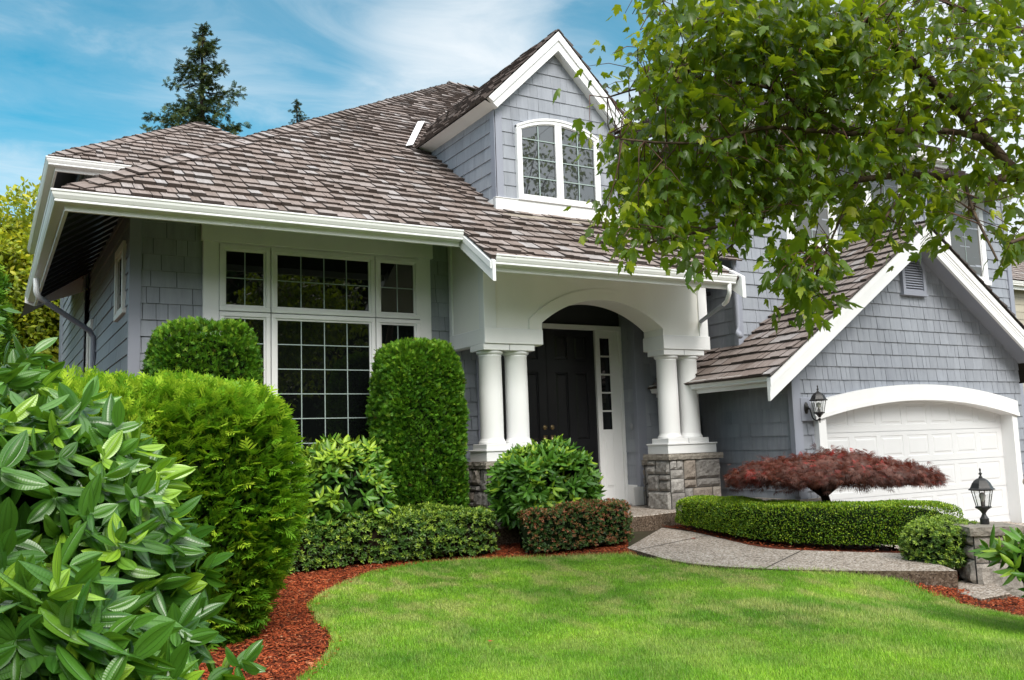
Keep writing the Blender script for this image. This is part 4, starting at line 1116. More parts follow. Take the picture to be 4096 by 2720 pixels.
# longer tufts along the walk and the bed edge
for line, off in ((LAWN_L, .02), (LAWN_R[:11], .02)):
    r = np.random.default_rng(75); pts = []
    for (a, b) in zip(line, line[1:]):
        k = int(math.hypot(b[0]-a[0], b[1]-a[1])*900)
        t = r.random(k); pts.append(np.stack([a[0]+(b[0]-a[0])*t+r.normal(0, .018, k), a[1]+(b[1]-a[1])*t+r.normal(0, .018, k)], 1))
    P = np.concatenate(pts); n = len(P); a = r.uniform(0, 6.28, n); l = np.abs(r.normal(0, .6, n))
    d = np.stack([np.cos(a)*l, np.sin(a)*l, np.ones(n)], 1); nn = np.stack([np.cos(a), np.sin(a), np.zeros(n)], 1); h = r.uniform(.025, .055, n)
    fm.add(TB, np.stack([P[:, 0], P[:, 1], gz(P[:, 0], P[:, 1])], 1), basis(d, nn), np.stack([np.full(n, .0042), h, h], 1), np.stack([np.clip(r.normal(.5, .2, n), 0, 1), (r.random(n) < .15)*.6, np.zeros(n)], 1))
tag(fm.build('grass', M['blade']), 'mown green lawn grass with dry straw patches near the walk', 'grass', kind='stuff')

# ------------------------------------------------------------------ leaf templates (x across, y along, z normal)
def tmpl(v, f, uv=None):
    v = np.array(v, float); return (v, f, np.zeros((len(v), 2)) if uv is None else np.array(uv, float))
L6 = tmpl([(0, 0, 0), (-.5, .45, -.10), (0, .5, .03), (.5, .45, -.10), (0, 1, -.12)], [(0, 2, 1), (0, 3, 2), (1, 2, 4), (2, 3, 4)])
L8 = tmpl([(0, 0, 0), (-.38, .25, -.05), (0, .3, .03), (.38, .25, -.05), (-.5, .6, -.10), (0, .62, .0), (.5, .6, -.10), (-.25, .88, -.16), (.25, .88, -.16), (0, 1, -.16)],
          [(0, 2, 1), (0, 3, 2), (1, 2, 5, 4), (2, 3, 6, 5), (4, 5, 9, 7), (5, 6, 8, 9)])
def grid_leaf(nu, nv, droop, fold, edge):
    v = []; uv = []; f = []
    for j in range(nv+1):
        y = j/nv; w = .5*(math.sin(math.pi*min(1, y**.85*.985+.012))**.62)*(1-.45*y**7)
        for i in range(nu+1):
            s = i/nu*2-1; x = s*w
            z = -fold*abs(s)*w*1.2-droop*y*y+edge*w*(abs(s)**3)+.018*math.cos(abs(s)*2*math.pi)*w*2
            v.append((x, y, z)); uv.append((i/nu, y))
    for j in range(nv):
        for i in range(nu): a = j*(nu+1)+i; f.append((a, a+1, a+nu+2, a+nu+1))
    return tmpl(v, f, uv)
VIB = [grid_leaf(6, 8, .10, .22, .0), grid_leaf(6, 8, .28, .35, .05), grid_leaf(6, 8, .02, .15, .02)]
RH = [grid_leaf(2, 4, .12, .25, 0), grid_leaf(2, 4, .25, .3, 0)]
_h = [(.05, -.02), (.20, -.04), (.33, .05), (.29, .15), (.36, .26), (.44, .36), (.50, .60), (.37, .54), (.25, .50), (.27, .66), (.26, .77), (.14, .86), (.08, .98)]
def maple_t(fold, droop):
    pts = [(0, 0)]+_h+[(0, 1.12)]+[(-x, y) for x, y in _h[::-1]]
    c = (0, .34); v = [(c[0], c[1], .02)]+[(x, y, -fold*abs(x)-droop*max(0, y)**2) for x, y in pts]
    return tmpl(v, [(0, i+1, (i+1) % len(pts)+1) for i in range(len(pts))])
MAP = [maple_t(.35, .12), maple_t(.75, .35), maple_t(.12, .02), maple_t(.5, .55), maple_t(-.15, .25)]
def spray_t(n, w, seed):
    """flat fern-like thuja spray: axis with alternate scale leaflets"""
    R = random.Random(seed); v = []; f = []
    def strip(a, d, L, wd, z):
        i = len(v); p = (-d[1], d[0]); b = (a[0]+d[0]*L, a[1]+d[1]*L)
        v.extend([(a[0]-p[0]*wd*.4, a[1]-p[1]*wd*.4, z), (a[0]+p[0]*wd*.4, a[1]+p[1]*wd*.4, z), (a[0]+d[0]*L*.6+p[0]*wd*.5, a[1]+d[1]*L*.6+p[1]*wd*.5, z+.03), (b[0], b[1], z-.02), (a[0]+d[0]*L*.6-p[0]*wd*.5, a[1]+d[1]*L*.6-p[1]*wd*.5, z+.03)]); f.append((i, i+1, i+2, i+3, i+4))
    strip((0, 0), (0, 1), 1, w, 0)
    for k in range(n):
        y = .12+.70*k/n; s = 1 if k % 2 else -1; a = .75+.2*R.random(); L = (.55-.35*k/n)*(.8+.4*R.random())
        strip((0, y), (s*math.sin(a), math.cos(a)), L, w*.9, -.03*R.random()-.02)
    return tmpl(v, f)
SPR = [spray_t(7, .11, s) for s in (1, 2, 3)]; SPS = [spray_t(5, .13, s) for s in (4, 5)]
def lace_t(seed):
    R = random.Random(seed); v = []; f = []
    for k in range(7):
        a = (k-3)*.38+R.uniform(-.08, .08); L = 1-.09*abs(k-3); d = (math.sin(a), math.cos(a)); p = (-d[1], d[0]); i = len(v); w = .042
        v.extend([(0, 0, 0), (d[0]*L*.4+p[0]*w, d[1]*L*.4+p[1]*w, .03), (d[0]*L, d[1]*L, -.16), (d[0]*L*.4-p[0]*w, d[1]*L*.4-p[1]*w, .03)]); f.append((i, i+1, i+2, i+3))
    return tmpl(v, f)
LACE = [lace_t(s) for s in (1, 2, 3)]

# ------------------------------------------------------------------ plants: helpers
def lumps(P, k, amp, seed):
    r = np.random.default_rng(seed); o = np.zeros(len(P))
    for i in range(5):
        w = r.normal(0, 1, 3)*k*(1+.5*i); o += np.sin(P@w+r.uniform(0, 6.28))/(1+.5*i)
    return o*amp/2.2
def super_pts(c, abc, p, n, seed, amp=.03, k=5., zmin=-1):
    """points and normals on a superellipsoid (c centre, abc half sizes)"""
    r = np.random.default_rng(seed); a, b, d = abc
    A = np.array([b*d, b*d, a*d, a*d, a*b, a*b]); A = A/A.sum(); fcs = r.choice(6, n, p=A); q = r.uniform(-1, 1, (n, 3))
    for i in range(6):
        q[fcs == i, i//2] = 1 if i % 2 else -1
    s = (np.abs(q)**p).sum(1)**(-1/p); u = q*s[:, None]
    nrm = norm(np.sign(u)*np.abs(u)**(p-1)/np.array(abc)); P = u*np.array(abc)
    P = P+nrm*lumps(P, k, amp, seed)[:, None]
    keep = P[:, 2] > zmin*abc[2]
    return P[keep]+np.array(c), nrm[keep], r
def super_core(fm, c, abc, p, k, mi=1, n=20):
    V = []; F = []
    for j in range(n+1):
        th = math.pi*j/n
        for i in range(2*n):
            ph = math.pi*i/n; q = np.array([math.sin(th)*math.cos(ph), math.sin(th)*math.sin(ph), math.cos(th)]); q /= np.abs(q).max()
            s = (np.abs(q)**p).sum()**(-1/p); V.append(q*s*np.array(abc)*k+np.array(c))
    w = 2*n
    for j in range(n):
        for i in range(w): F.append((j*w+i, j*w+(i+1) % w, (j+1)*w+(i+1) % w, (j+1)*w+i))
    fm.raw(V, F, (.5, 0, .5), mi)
def round_path(P, it=4):
    P = [np.array(p, float) for p in P]
    for _ in range(it):
        q = [P[0]]
        for a, b in zip(P, P[1:]): q += [a*.75+b*.25, a*.25+b*.75]
        P = q+[P[-1]]
    return [tuple(p) for p in P]
def hedge_pts(path, w, h, n, seed, p=4, amp=.02, k=8., endp=8, ztop=None):
    path = round_path(path)
    """points on a clipped hedge that follows a ground path of (x, y); w, h full width and height"""
    r = np.random.default_rng(seed); pa = np.array(path, float); seg = np.linalg.norm(np.diff(pa, axis=0), axis=1); cum = np.concatenate([[0], np.cumsum(seg)]); Lt = cum[-1]
    s = r.uniform(0, 1, n); e = np.abs(2*s-1)
    kk = (1-np.clip(e, 0, 1)**endp)**(1/3.)
    ss = s*Lt; i = np.clip(np.searchsorted(cum, ss)-1, 0, len(seg)-1); t = (ss-cum[i])/seg[i]; base = pa[i]+(pa[i+1]-pa[i])*t[:, None]
    dd = norm(pa[i+1]-pa[i]); side = np.stack([-dd[:, 1], dd[:, 0]], 1)
    th = r.uniform(-.12, math.pi+.12, n); cx_, cz = np.cos(th), np.sin(th); m_ = np.maximum(np.abs(cx_), np.abs(cz)); cx_, cz = cx_/m_, cz/m_
    sc = (np.abs(cx_)**p+np.abs(cz)**p)**(-1/p); cx_, cz = cx_*sc, cz*sc
    off = cx_*w/2*kk; zz = np.maximum(cz, -.1)
    g_ = gz(base[:, 0], base[:, 1]); hh_ = h if ztop is None else ztop-g_
    P = np.concatenate([base+side*off[:, None], (g_+.08+(hh_-.08)*zz*(.55+.45*kk))[:, None]], 1)
    n2 = np.concatenate([side*(np.sign(cx_)*np.abs(cx_)**(p-1))[:, None], (np.sign(cz)*np.abs(cz)**(p-1))[:, None]], 1)
    endn = np.clip((e-.85)/.15, 0, 1)*np.sign(2*s-1); n2[:, :2] += dd*endn[:, None]*1.2
    n2 = norm(n2); P = P+n2*lumps(P, k, amp, seed)[:, None]
    return P, n2, r
def hedge_core(fm, path, w, h, k=.84, mi=1, p=4, ztop=None):
    path = round_path(path)
    pa = np.array(path, float); m_ = 28; V = []; F = []; n = 14
    seg = np.linalg.norm(np.diff(pa, axis=0), axis=1); cum = np.concatenate([[0], np.cumsum(seg)])
    for j in range(m_+1):
        s = j/m_; e = abs(2*s-1); kk = max(.02, 1-(e*1.02)**8 if e*1.02 < 1 else 0)**(1/3.); ss = s*cum[-1]; i = min(max(np.searchsorted(cum, ss)-1, 0), len(seg)-1); b = pa[i]+(pa[i+1]-pa[i])*((ss-cum[i])/seg[i])
        d = (pa[i+1]-pa[i])/seg[i]; sd = np.array([-d[1], d[0]]); g0 = float(gz(b[0], b[1])); h_ = h if ztop is None else ztop-g0
        for q in range(n+1):
            th = math.pi*q/n; c_, z_ = math.cos(th), math.sin(th); mm = max(abs(c_), abs(z_)); c_, z_ = c_/mm, z_/mm; sc = (abs(c_)**p+abs(z_)**p)**(-1/p); c_, z_ = c_*sc, z_*sc
            o_ = b+sd*c_*w/2*k*kk; V.append((o_[0], o_[1], g0+.05+(h_-.05)*k*z_*(.5+.5*kk)))
    for j in range(m_):
        for q in range(n): a = j*(n+1)+q; F.append((a, a+1, a+n+2, a+n+1))
    fm.raw(V, F, (.5, 0, .5), mi)
UPV = np.array([0, 0, 1.0])
def jig(r, n, s): return r.normal(0, s, (n, 3))
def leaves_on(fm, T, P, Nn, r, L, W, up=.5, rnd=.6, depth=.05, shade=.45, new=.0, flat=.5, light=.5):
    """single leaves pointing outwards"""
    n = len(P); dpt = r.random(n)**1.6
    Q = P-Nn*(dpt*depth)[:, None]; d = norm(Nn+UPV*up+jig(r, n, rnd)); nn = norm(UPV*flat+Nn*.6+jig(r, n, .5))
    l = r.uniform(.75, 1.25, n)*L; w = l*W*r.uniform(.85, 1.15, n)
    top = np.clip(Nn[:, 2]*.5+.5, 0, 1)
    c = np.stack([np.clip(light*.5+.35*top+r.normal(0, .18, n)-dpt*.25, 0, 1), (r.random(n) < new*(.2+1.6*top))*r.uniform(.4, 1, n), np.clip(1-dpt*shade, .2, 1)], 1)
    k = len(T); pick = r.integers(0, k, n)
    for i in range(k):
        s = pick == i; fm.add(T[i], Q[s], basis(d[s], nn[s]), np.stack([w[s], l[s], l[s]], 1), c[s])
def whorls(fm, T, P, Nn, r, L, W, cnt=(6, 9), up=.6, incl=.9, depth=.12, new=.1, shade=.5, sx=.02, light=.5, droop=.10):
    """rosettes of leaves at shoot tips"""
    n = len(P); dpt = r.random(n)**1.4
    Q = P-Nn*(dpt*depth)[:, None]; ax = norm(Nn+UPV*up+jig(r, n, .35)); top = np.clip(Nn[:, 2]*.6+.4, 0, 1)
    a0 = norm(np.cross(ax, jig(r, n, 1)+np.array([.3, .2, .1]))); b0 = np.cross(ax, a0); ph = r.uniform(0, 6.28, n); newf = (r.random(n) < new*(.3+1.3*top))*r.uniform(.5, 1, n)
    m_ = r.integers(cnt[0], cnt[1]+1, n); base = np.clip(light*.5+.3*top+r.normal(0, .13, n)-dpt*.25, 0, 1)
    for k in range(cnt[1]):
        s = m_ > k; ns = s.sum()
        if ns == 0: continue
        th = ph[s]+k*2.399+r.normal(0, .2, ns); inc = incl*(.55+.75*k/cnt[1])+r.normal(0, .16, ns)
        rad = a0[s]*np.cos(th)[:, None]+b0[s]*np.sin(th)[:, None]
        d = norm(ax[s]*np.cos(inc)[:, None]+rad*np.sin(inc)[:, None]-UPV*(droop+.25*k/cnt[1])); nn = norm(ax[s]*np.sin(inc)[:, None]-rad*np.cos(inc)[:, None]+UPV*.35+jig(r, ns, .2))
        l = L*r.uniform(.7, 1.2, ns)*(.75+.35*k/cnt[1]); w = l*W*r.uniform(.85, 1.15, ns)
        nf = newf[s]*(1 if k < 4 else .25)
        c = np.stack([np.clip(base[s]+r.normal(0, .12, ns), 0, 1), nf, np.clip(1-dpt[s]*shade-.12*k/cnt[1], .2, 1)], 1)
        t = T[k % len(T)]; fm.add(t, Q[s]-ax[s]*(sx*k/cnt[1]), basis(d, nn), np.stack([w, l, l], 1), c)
def trunk(name, paths, mat, parent):
    m = MB()
    for p, rr in paths: m.tube(p, rr, 9)
    return m.build(name, mat, parent, smooth=True)

# ---- clipped thuja columns by the front window
M['brown_spray'] = leaf('browned_spray', (.06, .035, .012), (.16, .13, .03), (.2, .2, .04), .6, .2, (.3, .2, .05), .2)
def clipped(name, label, c, abc, p, n, seed, base):
    t = empty(name, (c[0], c[1], base), label, 'shrub', 'clipped thujas under the front window')
    fm = FM(); P, Nn, r = super_pts(c, abc, p, n, seed, .030, 9.)
    dpt = r.random(len(P))**1.3; Q = P-Nn*(dpt*.055-.03*(r.random(len(P)) < .06)*r.random(len(P)))[:, None]
    d = norm(Nn*.8+UPV*.55+jig(r, len(P), .65)); nn = norm(jig(r, len(P), 1)+Nn*.2)
    L = r.uniform(.035, .070, len(P)); top = np.clip(Nn[:, 2], 0, 1)
    br = lumps(P, 22., 1., seed+9) > 1.05
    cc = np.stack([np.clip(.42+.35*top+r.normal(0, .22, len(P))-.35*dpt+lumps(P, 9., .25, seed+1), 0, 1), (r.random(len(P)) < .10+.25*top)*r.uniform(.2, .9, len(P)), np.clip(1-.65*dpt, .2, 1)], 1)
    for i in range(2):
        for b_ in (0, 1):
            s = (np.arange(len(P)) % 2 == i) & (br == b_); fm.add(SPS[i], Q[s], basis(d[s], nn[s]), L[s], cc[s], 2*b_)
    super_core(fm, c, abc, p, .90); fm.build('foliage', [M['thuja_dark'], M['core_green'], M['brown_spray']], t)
    trunk('trunk', [([(c[0], c[1], base-.1), (c[0], c[1], c[2])], [.05, .03])], M['dark_bark'], t)
clipped('clipped_thuja', 'tall round-shouldered clipped thuja standing between the big window and the porch', (4.16, 9.27, -.01), (.44, .43, 1.17), 5, 44000, 81, -1.15)
clipped('clipped_thuja', 'broad clipped thuja with a domed top under the left part of the big window', (1.86, 9.32, .10), (.51, .44, 1.20), 5, 34000, 82, -1.2)

# ---- big soft yellow-green thuja
t = empty('thuja_bush', (1.08, 7.0, -1.27), 'big soft yellow-green thuja bush with feathery sprays in front of the house corner', 'shrub')
fm = FM(); C = np.array([.93, 6.75, -.55])
def taper(Q, c, abc):
    q = Q-np.array(c); f = np.clip((-q[:, 2]/abc[2]+.05)/1.05, 0, 1); k = 1-.34*f**1.5
    q[:, 0] *= k; q[:, 1] = q[:, 1]*k+.22*f; return q+np.array(c)
def soft_thuja(c, abc, p, n, seed):
    P, Nn, r = super_pts(c, abc, p, n, seed, .05, 4.)
    dpt = r.random(len(P))**1.5; Q = P-Nn*(dpt*.10)[:, None]
    d = norm(Nn*1.0+UPV*.75+jig(r, len(P), .35)); nn = norm(np.cross(d, jig(r, len(P), 1)))
    top = np.clip(Nn[:, 2]*.85+.30, 0, 1); L = r.uniform(.045, .080, len(P))*(.8+.75*top)
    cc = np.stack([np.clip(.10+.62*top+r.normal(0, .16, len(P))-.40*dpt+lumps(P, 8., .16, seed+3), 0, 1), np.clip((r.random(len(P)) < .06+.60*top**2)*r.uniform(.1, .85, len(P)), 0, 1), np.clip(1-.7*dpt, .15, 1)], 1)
    Q = taper(Q, c, abc)
    for i in range(3):
        s = np.arange(len(P)) % 3 == i; fm.add(SPR[i], Q[s], basis(d[s], nn[s]), L[s], cc[s])
    super_core(fm, c, abc, p, .88); fm.V[-1] = taper(fm.V[-1], c, abc)
soft_thuja((1.10, 7.0, -.55), (.81, .76, 1.00), 4.6, 46000, 83)
soft_thuja((.35, 6.8, -.47), (.75, .80, .98), 3.0, 22000, 84)
for (c, abc, n_, sd_) in (((1.10, 7.0, -.55), (.81, .76, 1.00), 5200, 883), ((.35, 6.8, -.47), (.75, .80, .98), 3000, 884)):
    P, Nn, r = super_pts(c, abc, 3.3, n_, sd_, .05, 4.); P = P[Nn[:, 2] > .25]; Nn = Nn[Nn[:, 2] > .25]; n = len(P)
    d = norm(UPV+Nn*.25+jig(r, n, .28)); nn = norm(np.cross(d, jig(r, n, 1))); L = r.uniform(.07, .15, n)
    cc = np.stack([np.clip(.75+r.normal(0, .15, n), 0, 1), np.clip(r.uniform(.1, .9, n), 0, 1), np.ones(n)], 1); fm.add(SPR[0], P, basis(d, nn), np.stack([L*.7, L, L], 1), cc)
P, Nn, r = super_pts((1.10, 7.0, -.55), (.81, .76, 1.00), 4.6, 6000, 885, .06, 4.); n = len(P); P = taper(P+Nn*.015, (1.10, 7.0, -.55), (.81, .76, 1.00))
d = norm(Nn+UPV*.25+jig(r, n, .4)); nn = norm(UPV+jig(r, n, .5)); L = r.uniform(.08, .15, n); tp = np.clip(Nn[:, 2]*.8+.35, 0, 1)
cc = np.stack([np.clip(.25+.55*tp+r.normal(0, .15, n), 0, 1), np.clip((r.random(n) < .10+.5*tp)*r.uniform(.1, .9, n), 0, 1), np.full(n, 1.)], 1); fm.add(SPR[1], P, basis(d, nn), L, cc)
fm.build('foliage', [M['thuja_bright'], M['core_green']], t)
trunk('trunk', [([(1.08, 7.0, -1.35), (1.05, 7.0, -.4)], [.06, .03])], M['dark_bark'], t)

# ---- rhododendrons
def rhodo(name, label, c, abc, n, seed, base, L=.11, cnt=(6, 9), new=.25, cat='shrub', W=.30, p=2.3):
    t = empty(name, (c[0], c[1], base), label, cat, 'rhododendrons in the front beds')
    fm = FM(); P, Nn, r = super_pts(c, abc, p, n, seed, .06, 5., -.75)
    whorls(fm, RH, P, Nn, r, L, W, cnt, .55, .95, .16, new, .55, .02, .55)
    super_core(fm, c, np.array(abc), p, .68); fm.build('foliage', [M['rhodo'], M['core_green']], t, smooth=True)
    R = random.Random(seed); m = MB()
    for k in range(9):
        a = R.random()*6.28; e = (c[0]+abc[0]*.7*math.cos(a), c[1]+abc[1]*.7*math.sin(a), c[2]+abc[2]*(R.random()*.6-.1))
        m.tube([(c[0]+.04*math.cos(a), c[1]+.04*math.sin(a), base-.05), ((c[0]+e[0])/2, (c[1]+e[1])/2, (base+e[2])/2), e], [.018, .012, .006], 6)
    m.build('stem', M['dark_bark'], t, smooth=True)
rhodo('rhododendron', 'bright green rhododendron in the gap between the soft thuja and the tall clipped thuja', (3.25, 9.22, -.47), (.53, .45, .60), 720, 85, -1.12, .140, new=.5, W=.36)
rhodo('rhododendron', 'rounded rhododendron with paddle leaves in front of the left pair of porch columns', (5.27, 8.42, -.47), (.60, .44, .47), 760, 86, -1.08, .142, new=.28, W=.36)
rhodo('rhododendron', 'sprig of large-leaved rhododendron poking in at the frame edge before the stone lamp pier', (5.76, 3.28, -.84), (.36, .36, .20), 60, 87, -1.28, .150, (6, 8), .1)

# ---- clipped hedges
def hedge(name, label, path, w, h, n, seed, mat, L, W, T=None, corem='core_green', new=.1, up=.5, rnd=.7, depth=.05, amp=.02, cnt=None, k=8., p=4, light=.5, kcore=.84, endp=8, ztop=None):
    b = path[len(path)//2]
    t = empty(name, (b[0], b[1], float(gz(*b))), label, 'hedge')
    fm = FM(); P, Nn, r = hedge_pts(path, w, h, n, seed, p, amp, k, endp, ztop)
    if cnt: whorls(fm, T or [L6], P, Nn, r, L, W, cnt, .5, .9, depth, new, .6, .01, light)
    else: leaves_on(fm, T or [L6], P, Nn, r, L, W, up, rnd, depth, .6, new, .5, light)
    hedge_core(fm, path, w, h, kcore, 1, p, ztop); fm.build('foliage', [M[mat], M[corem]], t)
    R = random.Random(seed)
    pa = np.array(path)
    for q in range(8):
        m = MB(); s = (q+.5)/8*(len(path)-1); i = int(s); f = s-i; x, y = pa[i]+(pa[min(i+1, len(pa)-1)]-pa[i])*f
        g0 = float(gz(x, y)); m.tube([(x, y, g0-.05), (x+R.uniform(-.08, .08), y+R.uniform(-.08, .08), g0+h*.6)], [.012, .006], 5); m.build('stem', M['dark_bark'], t)
hedge('azalea_hedge', 'long low azalea hedge of small leaves curving below the tall clipped thuja', [(2.10, 9.12), (2.7, 9.14), (3.3, 9.02), (3.85, 8.78), (4.30, 8.52), (4.62, 8.36)], .56, .50, 5000, 91, 'azalea', .046, .42, None, 'core_brown', .42, depth=.10, amp=.05, cnt=(5, 8), light=.45, kcore=.72)
hedge('barberry_hedge', 'short clipped hedge with red-tipped leaves beside the start of the walkway', [(4.72, 8.02), (5.1, 7.93), (5.5, 7.85), (5.88, 7.78)], .50, .45, 4200, 92, 'redtip', .030, .5, None, 'core_green', .36, depth=.08, amp=.035, cnt=(4, 7), light=.4, kcore=.76)
hedge('boxwood_hedge', 'long clipped boxwood hedge running under the red laceleaf maple', [(7.38, 8.55), (7.33, 8.1), (7.22, 7.6), (7.08, 7.05), (7.06, 6.6), (7.28, 6.22), (7.62, 5.95), (7.85, 5.80), (8.1, 5.72), (8.28, 5.67)], .58, .385, 46000, 93, 'boxwood', .019, .62, None, 'core_green', .30, .6, .75, .035, .018, None, 10., 6, .80, .90, 14, -.675)
t = empty('azalea_bush', (7.20, 5.06, -1.2), 'small square-clipped azalea between the walkway end and the stone lamp pier', 'shrub')
fm = FM(); P, Nn, r = super_pts((7.20, 5.06, -.97), (.31, .30, .21), 3.2, 1700, 94, .03, 9.)
whorls(fm, [L6], P, Nn, r, .036, .42, (5, 8), .5, .9, .08, .65, .6, .01, .75); super_core(fm, (7.20, 5.06, -.97), (.31, .30, .21), 3.2, .74)
fm.build('foliage', [M['azalea'], M['core_green']], t); trunk('stem', [([(7.20, 5.06, -1.32), (7.20, 5.06, -.95)], [.03, .015])], M['dark_bark'], t)

# ---- red laceleaf maple
t = empty('laceleaf_maple', (8.05, 7.05, -1.08), 'umbrella-shaped dark red laceleaf maple rising behind the boxwood hedge', 'tree')
fm = FM(); r = np.random.default_rng(95); n = 10500
nt_ = 1500; tu = np.sqrt(r.random(nt_)); ta = r.uniform(0, 6.28, nt_); cxm, cym = 8.13, 6.98
A_, B_ = 1.22, 1.02
tx, ty = tu*np.cos(ta), tu*np.sin(ta)
tz = -.205-.27*tu**2.0-.06*tx*tu+.035*np.sin(tx*6+1)*np.cos(ty*5)+r.normal(0, .007, nt_); tdep = r.random(nt_)**1.4
tz = tz-tdep*np.maximum(.03, tz+.50); k_ = np.repeat(np.arange(nt_), 8); n = len(k_)
out = norm(np.stack([tx, ty, np.zeros(nt_)], 1)+1e-6); tdir = norm(out*(.5+.5*tu)[:, None]-UPV*.35+jig(r, nt_, .35))
P = np.stack([cxm+A_*tx, cym+B_*ty, tz], 1)[k_]+r.normal(0, .030, (n, 3)); d = norm(tdir[k_]+jig(r, n, .42)-UPV*.1); nn = norm(UPV+out[k_]*.5+jig(r, n, .4)); dpt = tdep[k_]
red = (np.sin(tx*7+2)*np.sin(ty*9+1) > .62)[k_]; tone = r.normal(.5, .15, nt_)[k_]
cc = np.stack([np.clip(tone+r.normal(0, .14, n)-dpt*.35, 0, 1), np.clip((r.random(n) < .05+.40*red)*r.uniform(.2, 1, n)*(1-dpt), 0, 1), np.clip(1.05-.7*dpt, .15, 1.1)], 1)
for i in range(3):
    s = np.arange(n) % 3 == i; fm.add(LACE[i], P[s], basis(d[s], nn[s]), r.uniform(.060, .098, s.sum()), cc[s])
V = []; F = []
for j in range(9):
    uu = j/8
    for i in range(28):
        aa = 6.283*i/28; V.append((cxm+A_*.84*uu*math.cos(aa), cym+B_*.84*uu*math.sin(aa), -.31-.22*uu**2.2-.07*uu*uu*math.cos(aa)))
for j in range(8):
    for i in range(28): F.append((j*28+i, j*28+(i+1) % 28, (j+1)*28+(i+1) % 28, (j+1)*28+i))
fm.raw(V, F, (.5, 0, .5), 1)
fm.build('crown', [M['laceleaf'], M['core_red']], t)
paths = [([(8.10, 7.0, -1.2), (8.07, 6.98, -.95), (8.02, 7.0, -.72), (7.98, 7.02, -.55)], [.062, .052, .046, .040])]
for k in range(9):
    aa = k*.7+.3; paths.append(([(8.0, 7.01, -.66), (8.0+.3*math.cos(aa), 7.01+.3*math.sin(aa), -.44), (8.0+.75*math.cos(aa), 7.01+.7*math.sin(aa), -.50)], [.032, .018, .008]))
trunk('trunk', paths, M['dark_bark'], t)

# ---- big-leaved viburnum in the foreground
t = empty('viburnum_bush', (.0, 2.6, -1.5), 'large glossy viburnum with long three-veined leaves filling the near corner', 'shrub')
fm = FM()
def cam_pt(r_, f_, z): return np.array([.863*r_+.505*f_, -.505*r_+.863*f_, z])
for (c, abc, n, seed) in ((cam_pt(-1.84, 2.75, -.84), (.95, .95, 1.12), 1250, 101), (cam_pt(-1.53, 2.55, -1.25), (.68, .68, .66), 760, 102), (cam_pt(-2.26, 3.25, -.25), (.64, .60, 1.02), 480, 103), (cam_pt(-1.50, 2.88, -.17), (.38, .42, .38), 300, 104), (cam_pt(-1.16, 1.95, -.62), (.44, .42, .46), 420, 105)):
    P, Nn, r = super_pts(c, abc, 2.1, n, seed, .07, 4., -.8)
    whorls(fm, VIB, P, Nn, r, .124, .45, (5, 8), .05, 1.05, .30, .20, .80, .06, .64, .26)
    super_core(fm, c, abc, 2.1, .52)
fm.build('foliage', [M['viburnum'], M['core_green']], t, smooth=True)
m = MB(); R = random.Random(5)
for k in range(70):
    a = R.random()*6.28; z = R.uniform(-1.3, -.3); c = cam_pt(-1.7, 2.75, -1.4); e = cam_pt(-1.80+R.uniform(.2, .70)*math.cos(a), 2.85+.6*math.sin(a), z)
    m.tube([tuple(c), tuple((c+e)/2+np.array([0, 0, .12])), tuple(e)], [.014, .010, .006], 6)
m.build('stem', M['stem_green'], t, smooth=True)

# ---- two fallen leaves
M['fallen'] = simple('fallen_leaf', (.42, .07, .03), .6)
def fallen(x, y, z, a, L, label):
    v = MAP[0][0]*L; ca, sa = math.cos(a), math.sin(a); m = MB()
    m.mesh([(x+p[0]*ca-p[1]*sa, y+p[0]*sa+p[1]*ca, z+.006-p[2]*.8) for p in v], MAP[0][1]); o = m.build('fallen_leaf', M['fallen'], None); tag(o, label, 'leaf')
fallen(6.60, 7.55, float(walkz(6.60, 7.55)), 1.1, .05, 'small fallen red leaf lying on the grey walkway')
fallen(2.863, 5.286, float(gz(2.863, 5.286))+.026, 2.3, .045, 'small fallen orange leaf lying on the open lawn')
def SPRUCES():
    conifer('tall ragged spruce standing dark against the sky behind the back wing', (9.0, 45.7, -2.0), 23.9, 3.4, 24, 121, 'spruce', .62, .8)
    conifer('small pointed conifer whose tip just clears the main roof', (17.27, 56.8, -2.0), 25.3, 1.35, 16, 122, 'spruce', .80, .9, 'conifer')
def BACK_TREES():
    leafy('yellow-green broadleaf tree glowing beyond the house eaves', (.35, 22.3, 3.0), (2.0, 2.0, 3.3), 42000, 131, 'yellow_tree', .14, clumps=24)
    leafy('yellow-tipped green shrub growing beside the far house wall', (.25, 16.0, .25), (.95, 1.4, 1.7), 14000, 132, 'yellow_tree', .075, 'shrub')
    leafy('dark green bush behind the yellow-tipped shrub', (-.9, 19.0, 1.0), (1.6, 1.5, 2.4), 9000, 133, 'azalea', .11, 'shrub')
    t = empty('thuja_tree', (-.55, 10.2, -1.4), 'dense dark upright thuja at the frame edge past the house corner', 'tree')
    fm = FM(); c = (-.52, 10.2, .45); P, Nn, r = super_pts(c, (.66, .66, 2.05), 2.6, 9000, 134, .06, 4.)
    dpt = r.random(len(P))**1.4; d = norm(Nn+UPV*.6+jig(r, len(P), .5)); nn = norm(jig(r, len(P), 1))
    cc = np.stack([np.clip(.4+r.normal(0, .25, len(P))-.3*dpt, 0, 1), (r.random(len(P)) < .12)*r.random(len(P)), np.clip(1-.6*dpt, .2, 1)], 1)
    for i in range(2):
        s = np.arange(len(P)) % 2 == i; fm.add(SPS[i], (P-Nn*(dpt*.1)[:, None])[s], basis(d[s], nn[s]), r.uniform(.08, .15, s.sum()), cc[s])
    super_core(fm, c, (.66, .66, 2.05), 2.6, .86); fm.build('foliage', [M['thuja_dark'], M['core_green']], t)
    trunk('trunk', [([(c[0], c[1], -1.5), (c[0], c[1], 0)], [.08, .05])], M['dark_bark'], t)
